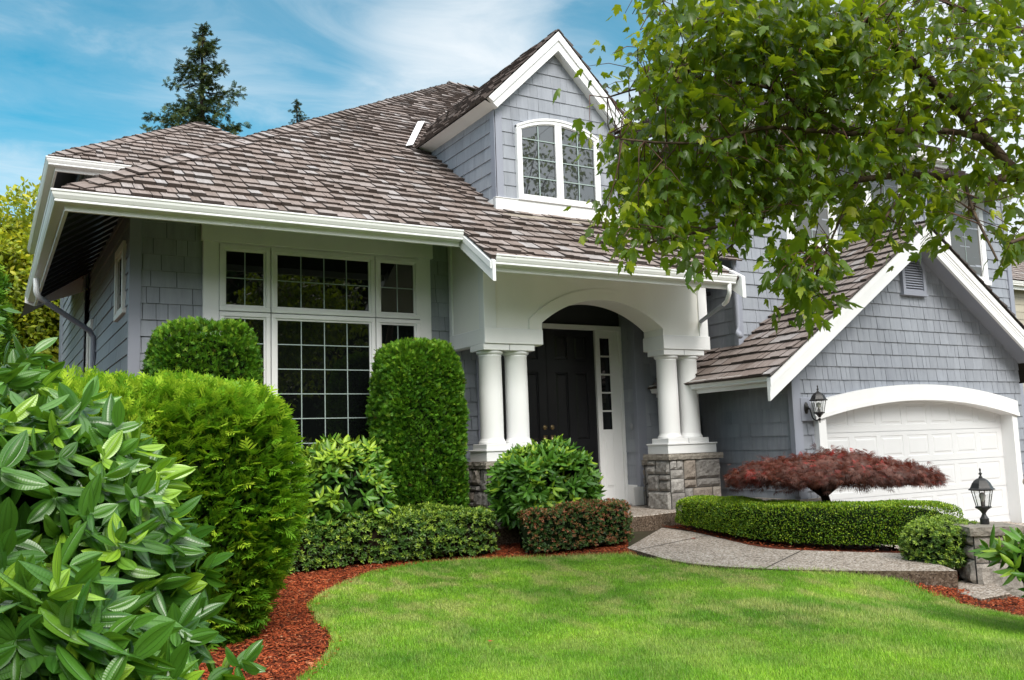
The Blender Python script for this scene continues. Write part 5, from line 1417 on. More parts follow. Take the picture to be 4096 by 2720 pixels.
SKY_LOC = (.3, .2, 0)
SKY_LOBES = [((.47, .80, .37), .19, .30), ((.022, .92, .40), .16, -.12), ((.545, .735, .42), .08, -.18), ((.82, .50, .28), .42, .35)]
SKY_TINT = (.22, 1.08, 1.04)
OVERCAST = (15., 15.2, 15.2, 1)
CLOUD = (6.3, 6.7, 7.0, 1)
SKY_STRENGTH = .15
SUN_E, SUN_ANGLE = 3.4, 28
MAPLE_LIMBS = [
 ([(7.587,3.391,-1.812),(7.416,3.281,-0.689),(7.08,3.195,0.538),(6.692,3.229,1.105),(6.269,3.317,1.421),(5.882,3.385,1.725),(5.528,3.432,2.046),(5.279,3.49,2.261),(4.99,3.517,2.451),(4.635,3.572,2.717),(4.288,3.616,3.025)], 0.11, 0.018),
 ([(5.908,3.376,1.681),(5.736,3.424,1.64),(5.528,3.488,1.633),(5.164,3.58,1.657),(4.762,3.705,1.611),(4.529,3.794,1.528),(4.22,3.871,1.43),(3.919,3.947,1.308),(3.637,4.064,1.228),(3.382,4.162,1.174)], 0.034, 0.006),
 ([(5.639,3.42,1.916),(5.297,3.41,1.912),(4.857,3.442,1.859),(4.497,3.542,1.81),(4.365,3.56,1.81),(4.168,3.617,1.812),(3.929,3.696,1.828),(3.631,3.826,1.72),(3.367,3.979,1.73),(3.169,4.091,1.763)], 0.026, 0.005),
 ([(4.387,3.546,1.822),(4.334,3.622,1.92),(4.265,3.758,2.076),(4.13,3.934,2.221),(3.866,4.196,2.286),(3.64,4.443,2.295),(3.446,4.565,2.232)], 0.016, 0.005),
 ([(5.279,3.49,2.261),(5.274,3.684,2.576),(5.275,3.782,2.71),(5.158,3.966,2.717),(4.936,4.095,2.719),(4.686,4.233,2.78),(4.452,4.361,2.848),(4.16,4.522,2.92),(3.898,4.67,2.959)], 0.024, 0.005),
 ([(6.692,3.229,1.105),(6.874,3.39,2.147),(6.893,3.515,2.866),(6.803,3.589,3.571),(6.64,3.658,4.632)], 0.085, 0.03),
 ([(6.803,3.589,3.571),(5.919,3.644,3.538),(4.962,3.635,3.427),(4.196,3.869,3.281),(3.656,4.095,3.079)], 0.04, 0.008),
 ([(6.893,3.515,2.866),(6.386,3.571,2.919),(5.924,3.606,2.932),(5.311,3.604,3.01)], 0.03, 0.01),
 ([(4.762,3.705,1.611),(4.466,3.627,1.314),(4.262,3.606,1.052),(4.172,3.622,0.893),(4.144,3.662,0.718)], 0.01, 0.004),
 ([(5.164,3.58,1.657),(4.738,3.459,1.382),(4.483,3.405,1.158),(4.336,3.39,1.04)], 0.012, 0.004),
 ([(5.528,3.488,1.633),(5.055,3.165,1.316),(4.747,2.912,1.073),(4.621,2.777,0.891)], 0.013, 0.005),
 ([(4.22,3.871,1.43),(4.011,3.897,1.279),(3.765,3.951,1.082),(3.656,4.028,0.984)], 0.01, 0.004),
 ([(7.08,3.195,0.538),(6.213,3.006,0.942),(5.451,2.85,1.071),(4.976,2.78,1.064),(4.776,2.788,1.0)], 0.03, 0.008),
 ([(7.08,3.195,0.538),(8.23,2.916,1.521),(9.28,2.621,2.617),(9.813,2.392,3.735)], 0.08, 0.02),
 ([(7.9,3.1,1.6),(8.6,3.2,3.0),(9.4,3.4,4.2),(10.1,3.6,5.6)], 0.06, 0.015),
 ([(8.6,3.2,3.0),(9.6,3.9,3.7),(10.6,4.2,4.3)], 0.03, 0.008),
 ([(9.4,3.4,4.2),(9.3,4.1,5.2),(9.5,4.3,6.2)], 0.02, 0.006),
]
MAPLE_CLUSTERS = [
(3.604,3.893,2.487,13,0.54),(3.769,3.915,2.38,13,0.0),(5.647,3.518,2.543,13,0.0),(4.194,3.463,2.268,13,0.0),(4.703,3.599,1.857,13,0.0),
(4.973,3.676,2.271,13,0.0),(4.18,3.788,2.343,13,0.0),(5.353,3.002,2.479,13,0.0),(4.573,3.407,2.191,13,0.0),(3.731,3.813,2.29,13,0.0),
(5.237,2.827,1.894,13,0.0),(3.96,3.55,2.193,13,0.0),(5.124,3.581,2.569,13,0.0),(4.069,3.466,2.11,13,0.0),(5.23,3.228,1.668,13,0.0),
(3.53,3.949,2.219,13,0.86),(5.266,2.91,1.228,13,0.0),(5.279,3.703,2.87,13,0.0),(3.289,3.603,2.491,13,0.0),(4.068,3.538,1.547,13,0.0),
(4.081,3.55,0.867,8,0.0),(4.647,4.673,2.709,13,0.37),(5.042,4.194,2.092,13,0.83),(3.778,4.293,2.238,13,0.0),(3.636,4.191,2.52,13,0.0),
(5.34,3.122,1.197,13,0.0),(5.018,4.209,3.002,13,0.0),(4.969,3.219,1.388,13,0.0),(3.869,3.771,1.307,13,0.0),(4.477,4.304,1.702,13,0.54),
(3.696,3.67,1.998,13,0.0),(3.841,4.595,1.686,13,0.0),(4.666,4.341,1.679,13,0.0),(4.441,4.874,2.503,13,0.0),(4.169,3.864,1.93,13,0.0),
(5.589,4.114,2.873,13,0.0),(5.221,2.987,1.376,13,0.0),(4.142,4.936,2.705,13,0.85),(4.864,3.467,1.584,13,0.0),(4.683,4.658,3.006,13,0.0),
(5.14,3.131,1.658,13,0.0),(5.536,3.284,2.114,13,0.83),(3.475,4.11,2.436,8,0.63),(5.756,3.564,1.627,13,0.0),(4.619,3.453,2.66,13,0.0),
(4.259,4.074,2.759,13,0.0),(4.398,3.335,2.104,13,0.0),(5.363,3.12,1.228,13,0.81),(5.32,4.02,1.612,13,0.59),(4.016,4.83,2.331,8,0.57),
(5.526,4.111,3.181,13,0.0),(4.933,4.356,2.791,13,0.0),(3.839,4.097,1.18,13,0.0),(4.4,3.267,2.065,13,0.0),(4.169,4.847,3.057,13,0.0),
(3.895,3.841,1.763,13,0.0),(3.638,4.183,2.389,13,0.0),(6.731,3.632,1.708,13,0.0),(5.071,3.015,2.417,13,0.0),(4.97,3.19,2.617,13,0.0),
(4.671,3.614,2.387,13,0.0),(3.564,4.08,2.022,13,0.41),(5.577,3.113,1.684,13,0.0),(4.332,3.992,2.602,13,0.0),(4.839,4.227,2.816,13,0.0),
(4.504,4.041,2.718,13,0.0),(4.855,3.928,2.583,13,0.0),(5.832,3.862,3.166,13,0.0),(4.242,4.419,2.043,13,0.0),(4.428,3.559,1.944,13,0.0),
(5.379,4.036,3.067,13,0.87),(4.388,4.598,3.085,13,0.0),(5.128,4.4,2.565,13,0.0),(4.138,4.297,2.031,13,0.0),(4.992,2.957,2.442,13,0.0),
(3.701,3.846,1.607,13,0.0),(4.752,3.867,1.357,13,0.0),(4.363,3.318,2.367,13,0.0),(4.631,3.73,1.902,13,0.0),(4.903,4.052,1.779,13,0.0),
(5.613,3.076,1.778,13,0.0),(4.118,4.203,2.232,13,0.0),(3.341,3.842,2.423,13,0.82),(5.383,4.244,2.709,13,0.0),(3.677,3.75,2.47,13,0.3),
(3.717,3.638,1.89,13,0.0),(5.98,3.966,1.798,13,0.0),(5.148,3.468,1.969,13,0.0),(3.915,4.822,2.071,13,0.0),(4.631,3.661,1.446,13,0.0),
(4.643,3.498,1.297,13,0.0),(5.571,3.262,2.052,13,0.0),(3.829,3.956,2.479,13,0.0),(4.181,4.534,1.62,13,0.0),(6.121,3.597,2.385,13,0.0),
(5.437,3.408,2.395,13,0.0),(5.4,4.267,1.799,13,0.0),(4.511,3.275,2.379,13,0.0),(5.33,3.127,1.9,13,0.0),(4.505,4.161,2.88,13,0.0),
(3.803,3.501,0.93,8,0.62),(4.482,4.33,1.735,13,0.0),(5.391,3.767,2.112,13,0.0),(4.261,3.381,2.472,13,0.0),(3.89,4.976,1.931,13,0.0),
(5.997,3.319,2.991,13,0.0),(3.98,3.457,0.807,13,0.0),(4.448,4.329,3.039,13,0.0),(4.578,3.684,2.549,13,0.0),(6.121,3.804,2.087,13,0.0),
(4.811,4.073,2.44,13,0.0),(4.203,3.536,1.642,13,0.0),(4.399,3.576,1.441,13,0.0),(3.632,4.23,2.006,13,0.0),(4.578,4.2,2.672,13,0.0),
(3.591,3.793,1.744,13,0.0),(3.362,3.661,1.01,13,0.0),(4.308,3.914,2.031,13,0.0),(4.895,4.53,2.977,13,0.0),(4.073,3.606,1.91,13,0.0),
(4.003,4.849,1.677,13,0.77),(3.608,3.832,1.128,13,0.0),(5.304,3.885,2.461,13,0.0),(3.49,4.024,2.698,13,0.0),(3.619,3.792,2.45,13,0.0),
(3.685,4.538,2.106,8,0.92),(4.447,3.661,2.16,13,0.0),(5.527,3.621,2.219,13,0.0),(5.764,3.469,2.174,13,0.0),(4.475,4.071,1.934,13,0.0),
(3.523,3.945,2.496,13,0.0),(4.779,3.575,2.498,13,0.0),(3.63,4.284,2.109,13,0.69),(4.572,3.979,1.938,13,0.0),(4.626,3.348,1.812,13,0.0),
(3.992,3.603,1.337,13,0.0),(4.367,3.489,2.178,13,0.0),(4.381,4.502,2.081,13,0.0),(4.077,4.711,3.033,13,0.38),(3.699,4.859,1.761,8,0.75),
(4.576,3.914,2.598,13,0.0),(5.7,4.046,3.128,13,0.0),(5.599,4.003,3.079,13,0.0),(5.435,3.401,2.753,13,0.0),(4.228,3.914,2.215,13,0.0),
(4.288,4.795,2.209,13,0.0),(3.974,4.202,2.375,13,0.0),(4.929,3.835,2.444,13,0.0),(5.804,3.63,2.687,13,0.0),(3.779,4.945,2.121,8,0.93),
(3.549,4.093,1.727,13,0.0),(3.873,3.348,0.924,13,0.74),(4.585,3.767,1.678,13,0.0),(4.2,3.941,1.551,13,0.0),(3.209,4.233,1.85,8,0.84),
(6.034,3.695,2.785,13,0.0),(3.615,4.115,2.114,13,0.0),(4.686,3.451,1.963,13,0.0),(4.762,4.256,2.31,13,0.0),(4.891,3.963,2.25,13,0.0),
(4.023,3.902,1.604,13,0.51),(5.037,3.069,2.132,13,0.0),(4.193,4.699,2.47,13,0.0),(5.126,4.512,1.871,13,0.0),(4.561,3.245,1.312,13,0.0),
(4.124,3.463,2.265,13,0.0),(4.242,4.654,1.93,13,0.0),(3.648,4.514,1.456,13,0.0),(4.907,4.571,2.332,13,0.0),(3.197,4.039,1.903,8,0.63),
(6.436,3.762,1.807,13,0.0),(5.015,3.58,1.759,13,0.0),(4.913,3.456,2.584,13,0.0),(5.693,3.989,2.297,13,0.0),(5.582,3.841,2.237,13,0.0),
(4.245,3.43,2.36,13,0.0),(3.504,4.318,1.71,13,0.45),(4.834,3.788,2.439,13,0.0),(4.164,4.486,2.561,13,0.0),(4.644,3.961,1.907,13,0.0),
(4.412,3.759,0.96,8,0.84),(3.28,4.46,1.451,8,0.43),(5.164,4.389,2.176,13,0.0),(4.381,4.369,2.329,13,0.0),(5.617,3.844,2.146,13,0.0),
(4.383,3.558,2.039,13,0.0),(4.292,3.363,1.622,13,0.0),(3.965,4.163,1.778,13,0.0),(6.404,3.474,2.68,13,0.0),(4.28,3.745,1.799,13,0.0),
(4.6,4.336,2.991,13,0.0),(3.953,3.944,2.417,13,0.0),(4.936,3.811,2.784,13,0.0),(5.21,3.187,2.435,13,0.0),(4.461,4.798,1.953,13,0.0),
(3.717,3.775,1.495,13,0.0),(5.233,3.741,2.391,13,0.0),(3.767,4.358,2.403,13,0.0),(4.446,4.077,2.559,13,0.0),(5.924,3.215,1.668,13,0.0),
(5.135,3.677,1.779,13,0.0),(4.735,4.137,1.709,13,0.0),(4.252,3.507,1.401,13,0.0),(5.818,3.071,2.072,13,0.4),(3.743,4.376,1.589,13,0.0),
(3.653,3.932,1.969,13,0.0),(4.837,3.179,1.277,13,0.5),(5.092,3.989,3.109,13,0.0),(4.971,4.277,2.351,13,0.0),(4.492,4.533,2.566,13,0.0),
(4.906,4.319,1.75,13,0.0),(3.776,4.227,1.823,13,0.0),(4.879,4.351,2.358,13,0.0),(4.139,3.965,1.453,13,0.0),(4.216,3.69,0.903,13,0.0),
(4.603,3.251,1.872,13,0.54),(5.281,4.164,2.671,13,0.81),(4.625,3.703,2.575,13,0.0),(3.816,4.602,2.459,13,0.0),(4.218,4.271,1.646,13,0.57),
(4.874,3.611,2.491,13,0.0),(4.57,3.801,2.684,13,0.0),(5.029,3.821,2.967,13,0.0),(6.195,3.483,1.671,13,0.47),(3.021,3.855,1.161,13,0.61),
(3.871,5.262,1.673,8,0.75),(4.795,3.731,1.866,13,0.68),(3.506,4.61,2.496,8,0.0),(3.278,3.879,1.192,13,0.0),(4.032,3.997,1.504,13,0.0),
(3.929,4.924,1.889,13,0.0),(5.57,3.865,2.188,13,0.0),(5.396,3.484,1.57,13,0.0),(4.338,3.707,0.869,8,0.0),(5.059,4.003,2.518,13,0.0),
(3.951,4.049,1.625,13,0.0),(4.197,4.0,1.847,13,0.0),(5.009,3.847,2.744,13,0.0),(3.809,3.824,2.587,13,0.73),(3.846,4.191,1.771,13,0.0),
(4.111,4.717,2.399,13,0.0),(3.516,3.938,1.916,13,0.0),(5.959,4.072,3.334,13,0.0),(4.111,3.519,2.339,13,0.0),(4.059,4.964,1.573,13,0.0),
(4.238,4.235,1.969,13,0.85),(3.84,3.561,2.28,13,0.0),(3.865,4.606,3.112,13,0.54),(5.617,3.226,1.198,13,0.0),(4.801,4.178,2.224,13,0.0),
(3.399,3.968,1.465,13,0.0),(4.433,3.993,2.847,13,0.0),(4.663,3.42,2.244,13,0.0),(4.941,3.652,2.679,13,0.0),(3.256,4.151,1.881,8,0.79),
(4.226,4.753,2.468,13,0.0),(6.189,3.742,2.003,13,0.0),(3.237,3.976,1.485,13,0.39),(3.894,3.604,1.966,13,0.0),(4.536,4.503,2.739,13,0.0),
(5.303,4.383,1.824,13,0.6),(4.87,4.011,1.829,13,0.0),(3.53,4.459,1.592,13,0.0),(4.142,4.014,2.69,13,0.0),(4.897,4.221,2.111,13,0.0),
(4.242,4.957,1.616,13,0.0),(6.088,3.248,1.831,13,0.0),(4.151,3.869,2.675,13,0.0),(4.251,4.556,2.578,13,0.0),(4.763,3.516,2.66,13,0.0),
(4.957,3.693,1.936,13,0.0),(6.558,3.666,3.288,13,0.0),(4.052,4.313,2.261,13,0.0),(3.519,3.865,2.237,13,0.0),(6.053,3.848,2.731,13,0.0),
(3.738,4.345,1.963,13,0.0),(4.853,4.594,1.941,13,0.0),(3.861,4.412,2.441,13,0.0),(3.718,4.312,1.895,13,0.0),(4.271,3.51,2.259,13,0.0),
(3.967,3.974,2.188,13,0.52),(5.887,4.051,1.915,13,0.0),(4.447,3.316,2.065,13,0.0),(4.151,4.245,2.824,13,0.0),(6.021,3.708,2.951,13,0.0),
(4.531,3.527,2.537,13,0.0),(3.998,4.817,1.503,13,0.0),(4.535,4.195,2.078,13,0.0),(4.104,4.23,2.313,13,0.0),(4.435,4.718,1.588,13,0.0),
(4.34,3.26,2.15,13,0.0),(5.91,3.378,2.927,13,0.0),(5.787,3.105,2.164,13,0.0),(3.642,4.449,2.463,8,0.66),(4.246,3.52,1.822,13,0.0),
(4.509,3.542,2.574,13,0.0),(3.963,3.614,1.669,13,0.0),(3.836,4.476,2.057,13,0.0),(5.001,3.816,1.483,13,0.0),(4.548,4.419,2.357,13,0.0),
(5.645,2.955,2.224,13,0.0),(3.359,4.032,1.337,13,0.69),(5.67,3.68,2.961,13,0.0),(3.932,4.576,2.535,13,0.0),(3.911,4.003,1.597,13,0.0),
(3.488,4.115,1.75,13,0.0),(5.256,2.887,2.056,13,0.0),(4.368,3.792,1.089,13,0.0),(3.465,3.938,2.14,13,0.0),(4.012,3.829,2.571,13,0.0),
(4.793,3.122,1.37,13,0.0),(4.681,3.089,2.323,13,0.0),(5.581,3.074,1.658,13,0.0),(3.774,3.841,1.189,13,0.52),(3.659,4.298,1.558,13,0.0),
(3.523,4.321,1.561,13,0.0),(3.848,3.438,1.006,13,0.0),(4.065,3.87,1.525,13,0.0),(4.422,3.391,1.681,13,0.0),(4.013,3.53,2.123,13,0.0),
(3.635,4.673,1.991,13,0.0),(5.201,3.945,2.981,13,0.0),(3.817,4.98,1.538,13,0.0),(4.808,4.217,2.403,13,0.0),(3.627,3.883,2.364,13,0.0),
(3.379,3.857,1.983,13,0.0),(5.046,3.688,2.937,13,0.0),(4.171,3.565,2.342,13,0.0),(5.285,3.848,2.126,13,0.0),(4.878,4.365,2.865,13,0.0),
(3.628,4.743,1.985,8,0.0),(4.055,4.865,1.891,13,0.0),(3.977,3.72,2.299,13,0.0),(3.812,3.382,2.516,13,0.0),(5.65,3.263,2.828,13,0.0),
(3.359,4.226,2.424,8,0.88),(5.225,4.236,2.76,13,0.0),(4.061,3.433,0.953,8,0.0),(4.415,3.576,2.317,13,0.0),(3.823,4.914,1.941,13,0.91),
(5.39,4.152,2.066,13,0.0),(4.859,4.391,2.913,13,0.0),(5.313,4.258,1.679,13,0.73),(5.383,3.461,2.06,13,0.0),(5.506,4.078,2.03,13,0.0),
(3.701,3.757,1.443,13,0.0),(4.472,3.82,1.05,8,0.38),(4.175,3.704,0.979,13,0.0),(4.909,4.289,1.806,13,0.0),(3.894,3.552,2.398,13,0.0),
(4.422,3.342,1.691,13,0.0),(5.815,3.456,2.851,13,0.0),(3.691,3.754,1.648,13,0.0),(4.653,3.269,2.399,13,0.0),(4.666,3.307,1.786,13,0.0),
(5.231,4.021,2.097,13,0.53),(5.492,4.025,2.28,13,0.0),(4.819,3.131,1.41,13,0.0),(3.72,3.641,2.551,13,0.0),(3.971,3.716,1.72,13,0.0),
(5.277,3.5,2.25,13,0.0),(4.95,4.293,2.973,13,0.0),(5.581,3.286,2.463,13,0.0),(5.533,3.2,2.488,13,0.0),(4.09,3.539,2.109,13,0.0),
(3.663,3.716,1.972,13,0.0),(3.712,3.758,1.553,13,0.0),(5.448,3.31,1.638,13,0.0),(5.655,3.922,2.681,13,0.56),(5.212,3.348,1.829,13,0.0),
(3.743,4.511,1.492,13,0.57),(5.387,4.047,2.919,13,0.0),(4.658,4.561,2.814,13,0.0),(4.88,4.081,2.942,13,0.0),(3.869,5.095,2.129,8,0.0),
(5.957,3.701,2.161,13,0.0),(4.088,4.301,2.292,13,0.0),(3.997,4.622,1.629,13,0.0),(4.009,3.55,1.683,13,0.0),(3.928,3.835,2.356,13,0.0),
(4.604,4.334,1.684,13,0.0),(3.936,4.16,2.786,13,0.0),(4.217,3.902,1.465,13,0.0),(4.587,4.627,2.089,13,0.74),(4.704,3.094,2.127,13,0.0),
(5.552,3.198,1.576,13,0.77),(3.611,4.372,2.26,13,0.89),(5.367,3.908,1.474,13,0.0),(4.584,3.97,2.011,13,0.0),(3.933,4.492,3.028,13,0.0),
(4.817,3.525,1.897,13,0.0),(3.833,3.872,1.311,13,0.0),(5.05,4.325,2.576,13,0.0),(3.97,3.567,1.031,13,0.0),(4.413,3.591,2.242,13,0.0),
(6.368,3.398,2.539,13,0.0),(5.126,3.07,2.317,13,0.75),(3.441,4.079,1.482,13,0.0),(5.531,3.287,2.002,13,0.7),(4.389,4.236,2.533,13,0.0),
(4.178,4.462,2.349,13,0.0),(4.568,3.968,2.683,13,0.0),(4.708,3.782,2.305,13,0.0),(4.302,4.476,3.029,13,0.0),(5.425,3.515,2.288,13,0.0),
(3.939,4.459,2.321,13,0.0),(5.7,3.23,1.184,13,0.0),(5.159,3.077,2.176,13,0.0),(4.463,4.512,2.001,13,0.0),(4.893,3.529,2.641,13,0.71),
(4.027,4.555,2.286,13,0.0),(4.803,3.762,2.595,13,0.0),(5.051,4.464,2.382,13,0.0),(3.999,4.137,1.691,13,0.0),(4.436,4.685,3.122,13,0.0),
(4.169,4.438,2.488,13,0.38),(5.285,3.742,2.077,13,0.0),(4.129,3.657,2.307,13,0.34),(3.952,3.761,1.777,13,0.0),(3.946,5.026,1.976,13,0.67),
(5.114,3.299,2.496,13,0.0),(4.171,3.828,1.575,13,0.0),(3.403,4.098,1.686,13,0.9),(4.264,3.416,2.009,13,0.0),(5.187,3.446,1.301,13,0.0),
(5.797,4.026,2.727,13,0.0),(3.237,3.623,2.452,13,0.0),(4.795,3.777,1.476,13,0.59),(3.873,3.421,0.942,13,0.0),(5.712,3.005,2.72,13,0.0),
(3.687,3.655,2.445,13,0.0),(4.998,3.406,1.535,13,0.0),(4.23,3.613,0.954,8,0.38),(3.899,4.365,2.871,13,0.0),(3.947,4.468,1.553,13,0.0),
(4.72,4.65,1.869,13,0.0),(3.814,3.654,2.31,13,0.0),(4.659,4.664,2.615,13,0.0),(5.772,3.392,2.495,13,0.0),(4.144,3.54,1.086,13,0.0),
(5.05,4.297,2.024,13,0.0),(3.525,4.005,1.185,13,0.0),(3.953,3.586,1.086,13,0.0),(4.528,4.577,2.886,13,0.0),(4.611,4.084,2.991,13,0.0),
(5.529,3.977,1.571,13,0.0),(4.614,4.708,1.871,13,0.0),(4.298,4.833,1.682,13,0.0),(4.524,4.044,2.058,13,0.0),(4.53,3.775,1.532,13,0.0),
(4.572,4.096,1.615,13,0.0),(5.289,4.076,1.607,13,0.0),(3.931,4.26,1.768,13,0.0),(4.235,3.577,2.023,13,0.0),(5.514,3.04,1.907,13,0.83),
(5.594,3.014,1.904,13,0.0),(5.13,3.5,2.778,13,0.0),(3.446,4.041,2.11,13,0.0),(4.493,4.188,2.828,13,0.0),(4.03,3.922,1.87,13,0.0),
(5.784,3.98,2.339,13,0.0),(4.092,4.114,1.769,13,0.32),(3.151,4.197,1.424,8,0.0),(4.326,4.979,3.386,13,0.0),(5.914,3.211,2.88,13,0.69),
(4.659,3.411,1.679,13,0.0),(5.37,3.877,2.571,13,0.0),(4.521,3.693,2.15,13,0.0),(3.49,4.112,2.576,8,0.6),(3.237,4.123,1.966,8,0.91),
(4.289,4.865,2.417,13,0.0),(4.937,4.266,2.796,13,0.0),(4.496,4.746,3.085,13,0.0),(4.143,3.862,1.001,8,0.4),(3.586,3.823,1.809,13,0.0),
(4.548,4.228,2.067,13,0.0),(4.253,4.26,2.209,13,0.0),(5.532,3.76,2.758,13,0.0),(3.594,4.478,1.533,13,0.0),(5.612,3.188,1.621,13,0.0),
(4.988,4.13,2.507,13,0.0),(4.567,4.197,2.955,13,0.0),(4.078,3.521,2.409,13,0.0),(3.567,4.382,1.438,13,0.68),(4.388,4.067,1.99,13,0.0),
(5.63,4.114,2.265,13,0.0),(5.363,2.997,2.606,13,0.0),(5.78,3.434,2.835,13,0.68),(3.983,3.959,2.202,13,0.0),(3.403,3.931,1.559,13,0.0),
(5.254,4.054,2.516,13,0.0),(4.717,3.593,2.382,13,0.0),(4.72,3.174,1.189,13,0.0),(3.906,4.815,1.52,13,0.63),(5.951,3.215,2.573,13,0.88),
(4.9,3.716,1.886,13,0.0),(4.314,4.758,2.946,13,0.0),(4.505,3.395,2.654,13,0.0),(4.468,4.676,2.061,13,0.0),(3.787,4.043,1.455,13,0.0),
(3.361,4.321,2.011,8,0.72),(5.117,3.651,1.409,13,0.0),(4.685,4.574,2.663,13,0.0),(5.314,3.965,2.533,13,0.67),(5.915,3.288,1.719,13,0.0),
(4.451,3.298,2.462,13,0.0),(3.146,4.351,1.996,8,0.0),(4.285,4.814,2.56,13,0.0),(6.094,3.78,2.631,13,0.0),(4.911,4.289,2.251,13,0.0),
(3.814,4.657,2.17,8,0.74),(4.382,4.468,2.407,13,0.0),(4.019,3.653,2.548,13,0.0),(5.589,4.141,2.517,13,0.0),(5.271,3.705,2.936,13,0.0),
(3.938,4.374,1.78,13,0.0),(3.827,3.764,2.389,13,0.0),(4.401,3.828,1.652,13,0.0),(5.187,4.478,2.209,13,0.0),(4.3,4.463,2.791,13,0.0),
(3.766,4.435,2.257,13,0.48),(3.605,4.413,2.441,8,0.0),(4.56,3.491,2.519,13,0.0),(4.301,4.65,2.539,13,0.0),(3.901,5.075,1.547,13,0.43),
(4.662,4.071,1.743,13,0.0),(5.282,3.747,2.586,13,0.0),(4.287,3.721,2.698,13,0.44),(3.962,4.051,1.669,13,0.0),(3.38,4.21,1.281,13,0.84),
(4.217,3.93,2.111,13,0.0),(4.186,4.7,2.761,13,0.0),(4.769,3.206,2.063,13,0.0),(3.909,3.606,1.555,13,0.0),(5.267,4.041,1.518,13,0.0),
(3.992,3.429,2.451,13,0.0),(3.316,4.046,2.691,8,0.57),(4.301,4.58,1.706,13,0.0),(5.139,4.295,2.244,13,0.0),(4.062,3.816,2.014,13,0.0),
(6.03,3.552,2.484,13,0.0),(6.223,3.766,2.602,13,0.0),(4.267,4.929,1.937,13,0.0),(3.93,4.39,2.389,13,0.0),(3.459,4.254,2.153,13,0.43),
(3.88,3.977,1.284,13,0.0),(3.915,3.387,0.93,13,0.0),(4.58,4.475,2.129,13,0.0),(6.023,3.726,3.087,13,0.0),(5.349,2.931,2.065,13,0.35),
(4.057,3.832,1.644,13,0.0),(3.853,4.183,1.471,13,0.0),(4.79,3.816,2.623,13,0.0),(3.793,3.829,2.569,13,0.0),(5.667,3.28,2.173,13,0.0),
(3.231,4.026,1.408,13,0.5),(5.139,3.562,2.651,13,0.0),(4.986,4.423,2.854,13,0.0),(3.599,3.803,1.66,13,0.0),(4.144,4.373,1.486,13,0.0),
(3.655,4.598,1.913,13,0.5),(4.273,3.84,2.154,13,0.0),(4.446,3.376,1.187,13,0.0),(4.947,4.376,2.075,13,0.0),(5.139,2.839,2.432,13,0.85),
(4.258,3.788,1.787,13,0.0),(4.24,5.049,1.825,13,0.51),(4.553,3.545,2.354,13,0.0),(4.623,3.856,2.702,13,0.59),(4.745,4.326,2.162,13,0.0),
(4.796,4.511,1.757,13,0.0),(3.902,4.79,2.109,13,0.0),(4.347,3.805,1.106,13,0.0),(4.123,3.692,1.0,13,0.35),(6.529,3.488,2.525,13,0.0),
(3.778,4.257,2.816,13,0.0),(4.865,4.577,2.633,13,0.77),(4.84,4.622,1.994,13,0.0),(4.711,4.416,3.112,13,0.0),(4.609,4.093,2.832,13,0.0),
(5.648,3.978,2.288,13,0.0),(4.319,3.239,2.327,13,0.0),(4.663,4.067,2.621,13,0.0),(4.657,3.757,2.212,13,0.0),(3.849,4.621,2.827,8,0.74),
(5.48,3.522,1.802,13,0.0),(4.764,3.999,2.19,13,0.0),(3.982,3.604,2.188,13,0.0),(5.343,3.228,2.215,13,0.0),(4.666,4.314,1.731,13,0.0),
(5.526,3.323,1.239,8,0.72),(3.933,4.994,1.996,13,0.0),(5.3,2.762,2.325,13,0.0),(3.923,3.849,1.943,13,0.62),(4.119,3.712,1.11,13,0.0),
(5.949,3.99,2.413,13,0.0),(4.053,4.822,1.77,13,0.0),(4.518,4.07,2.809,13,0.0),(4.098,3.753,2.491,13,0.0),(5.892,3.117,2.384,13,0.0),
(5.824,3.232,2.601,13,0.0),(3.87,3.724,2.368,13,0.0),(5.084,2.966,1.071,13,0.0),(4.507,3.822,2.864,13,0.0),(4.531,4.692,3.163,13,0.0),
(4.147,4.273,2.395,13,0.0),(4.05,3.699,1.436,13,0.0),(4.411,4.077,2.54,13,0.0),(4.523,3.839,2.508,13,0.0),(4.116,3.455,1.123,13,0.0),
(4.536,4.625,2.856,13,0.0),(4.767,4.55,2.139,13,0.0),(3.542,4.432,1.926,13,0.0),(4.232,3.902,1.751,13,0.0),(4.019,3.416,2.543,13,0.0),
(3.857,4.775,1.827,13,0.0),(4.125,3.798,1.949,13,0.79),(4.521,4.942,1.581,13,0.0),(4.955,3.166,2.025,13,0.0),(4.791,4.083,2.121,13,0.0),
(3.438,4.51,1.421,13,0.78),(4.025,4.253,2.428,13,0.0),(4.433,3.716,2.759,13,0.0),(3.693,4.067,2.002,13,0.0),(5.247,4.403,2.316,13,0.0),
(6.41,3.527,2.468,13,0.0),(3.423,4.072,1.381,13,0.0),(5.168,3.691,2.647,13,0.0),(3.905,3.836,2.687,13,0.0),(4.243,4.403,3.087,13,0.0),
(3.832,4.268,2.651,13,0.0),(5.209,4.308,2.788,13,0.0),(5.859,3.738,2.781,13,0.87),(3.501,4.542,2.339,8,0.0),(3.762,4.253,2.263,13,0.35),
(5.001,3.586,1.706,13,0.0),(5.105,3.468,2.277,13,0.0),(3.815,3.547,2.341,13,0.0),(3.999,3.633,1.689,13,0.0),(3.769,3.978,1.638,13,0.0),
(8.168,3.376,2.982,9,0.05),(6.737,3.474,5.081,9,0.36),(4.691,3.497,2.962,9,0.0),(9.505,3.005,1.493,9,0.01),(8.227,2.788,3.515,9,0.01),
(8.924,3.141,2.742,9,0.25),(5.898,3.477,3.9,9,0.79),(7.983,3.95,1.385,9,0.03),(5.548,4.428,6.375,9,0.0),(5.143,4.478,4.358,9,0.0),
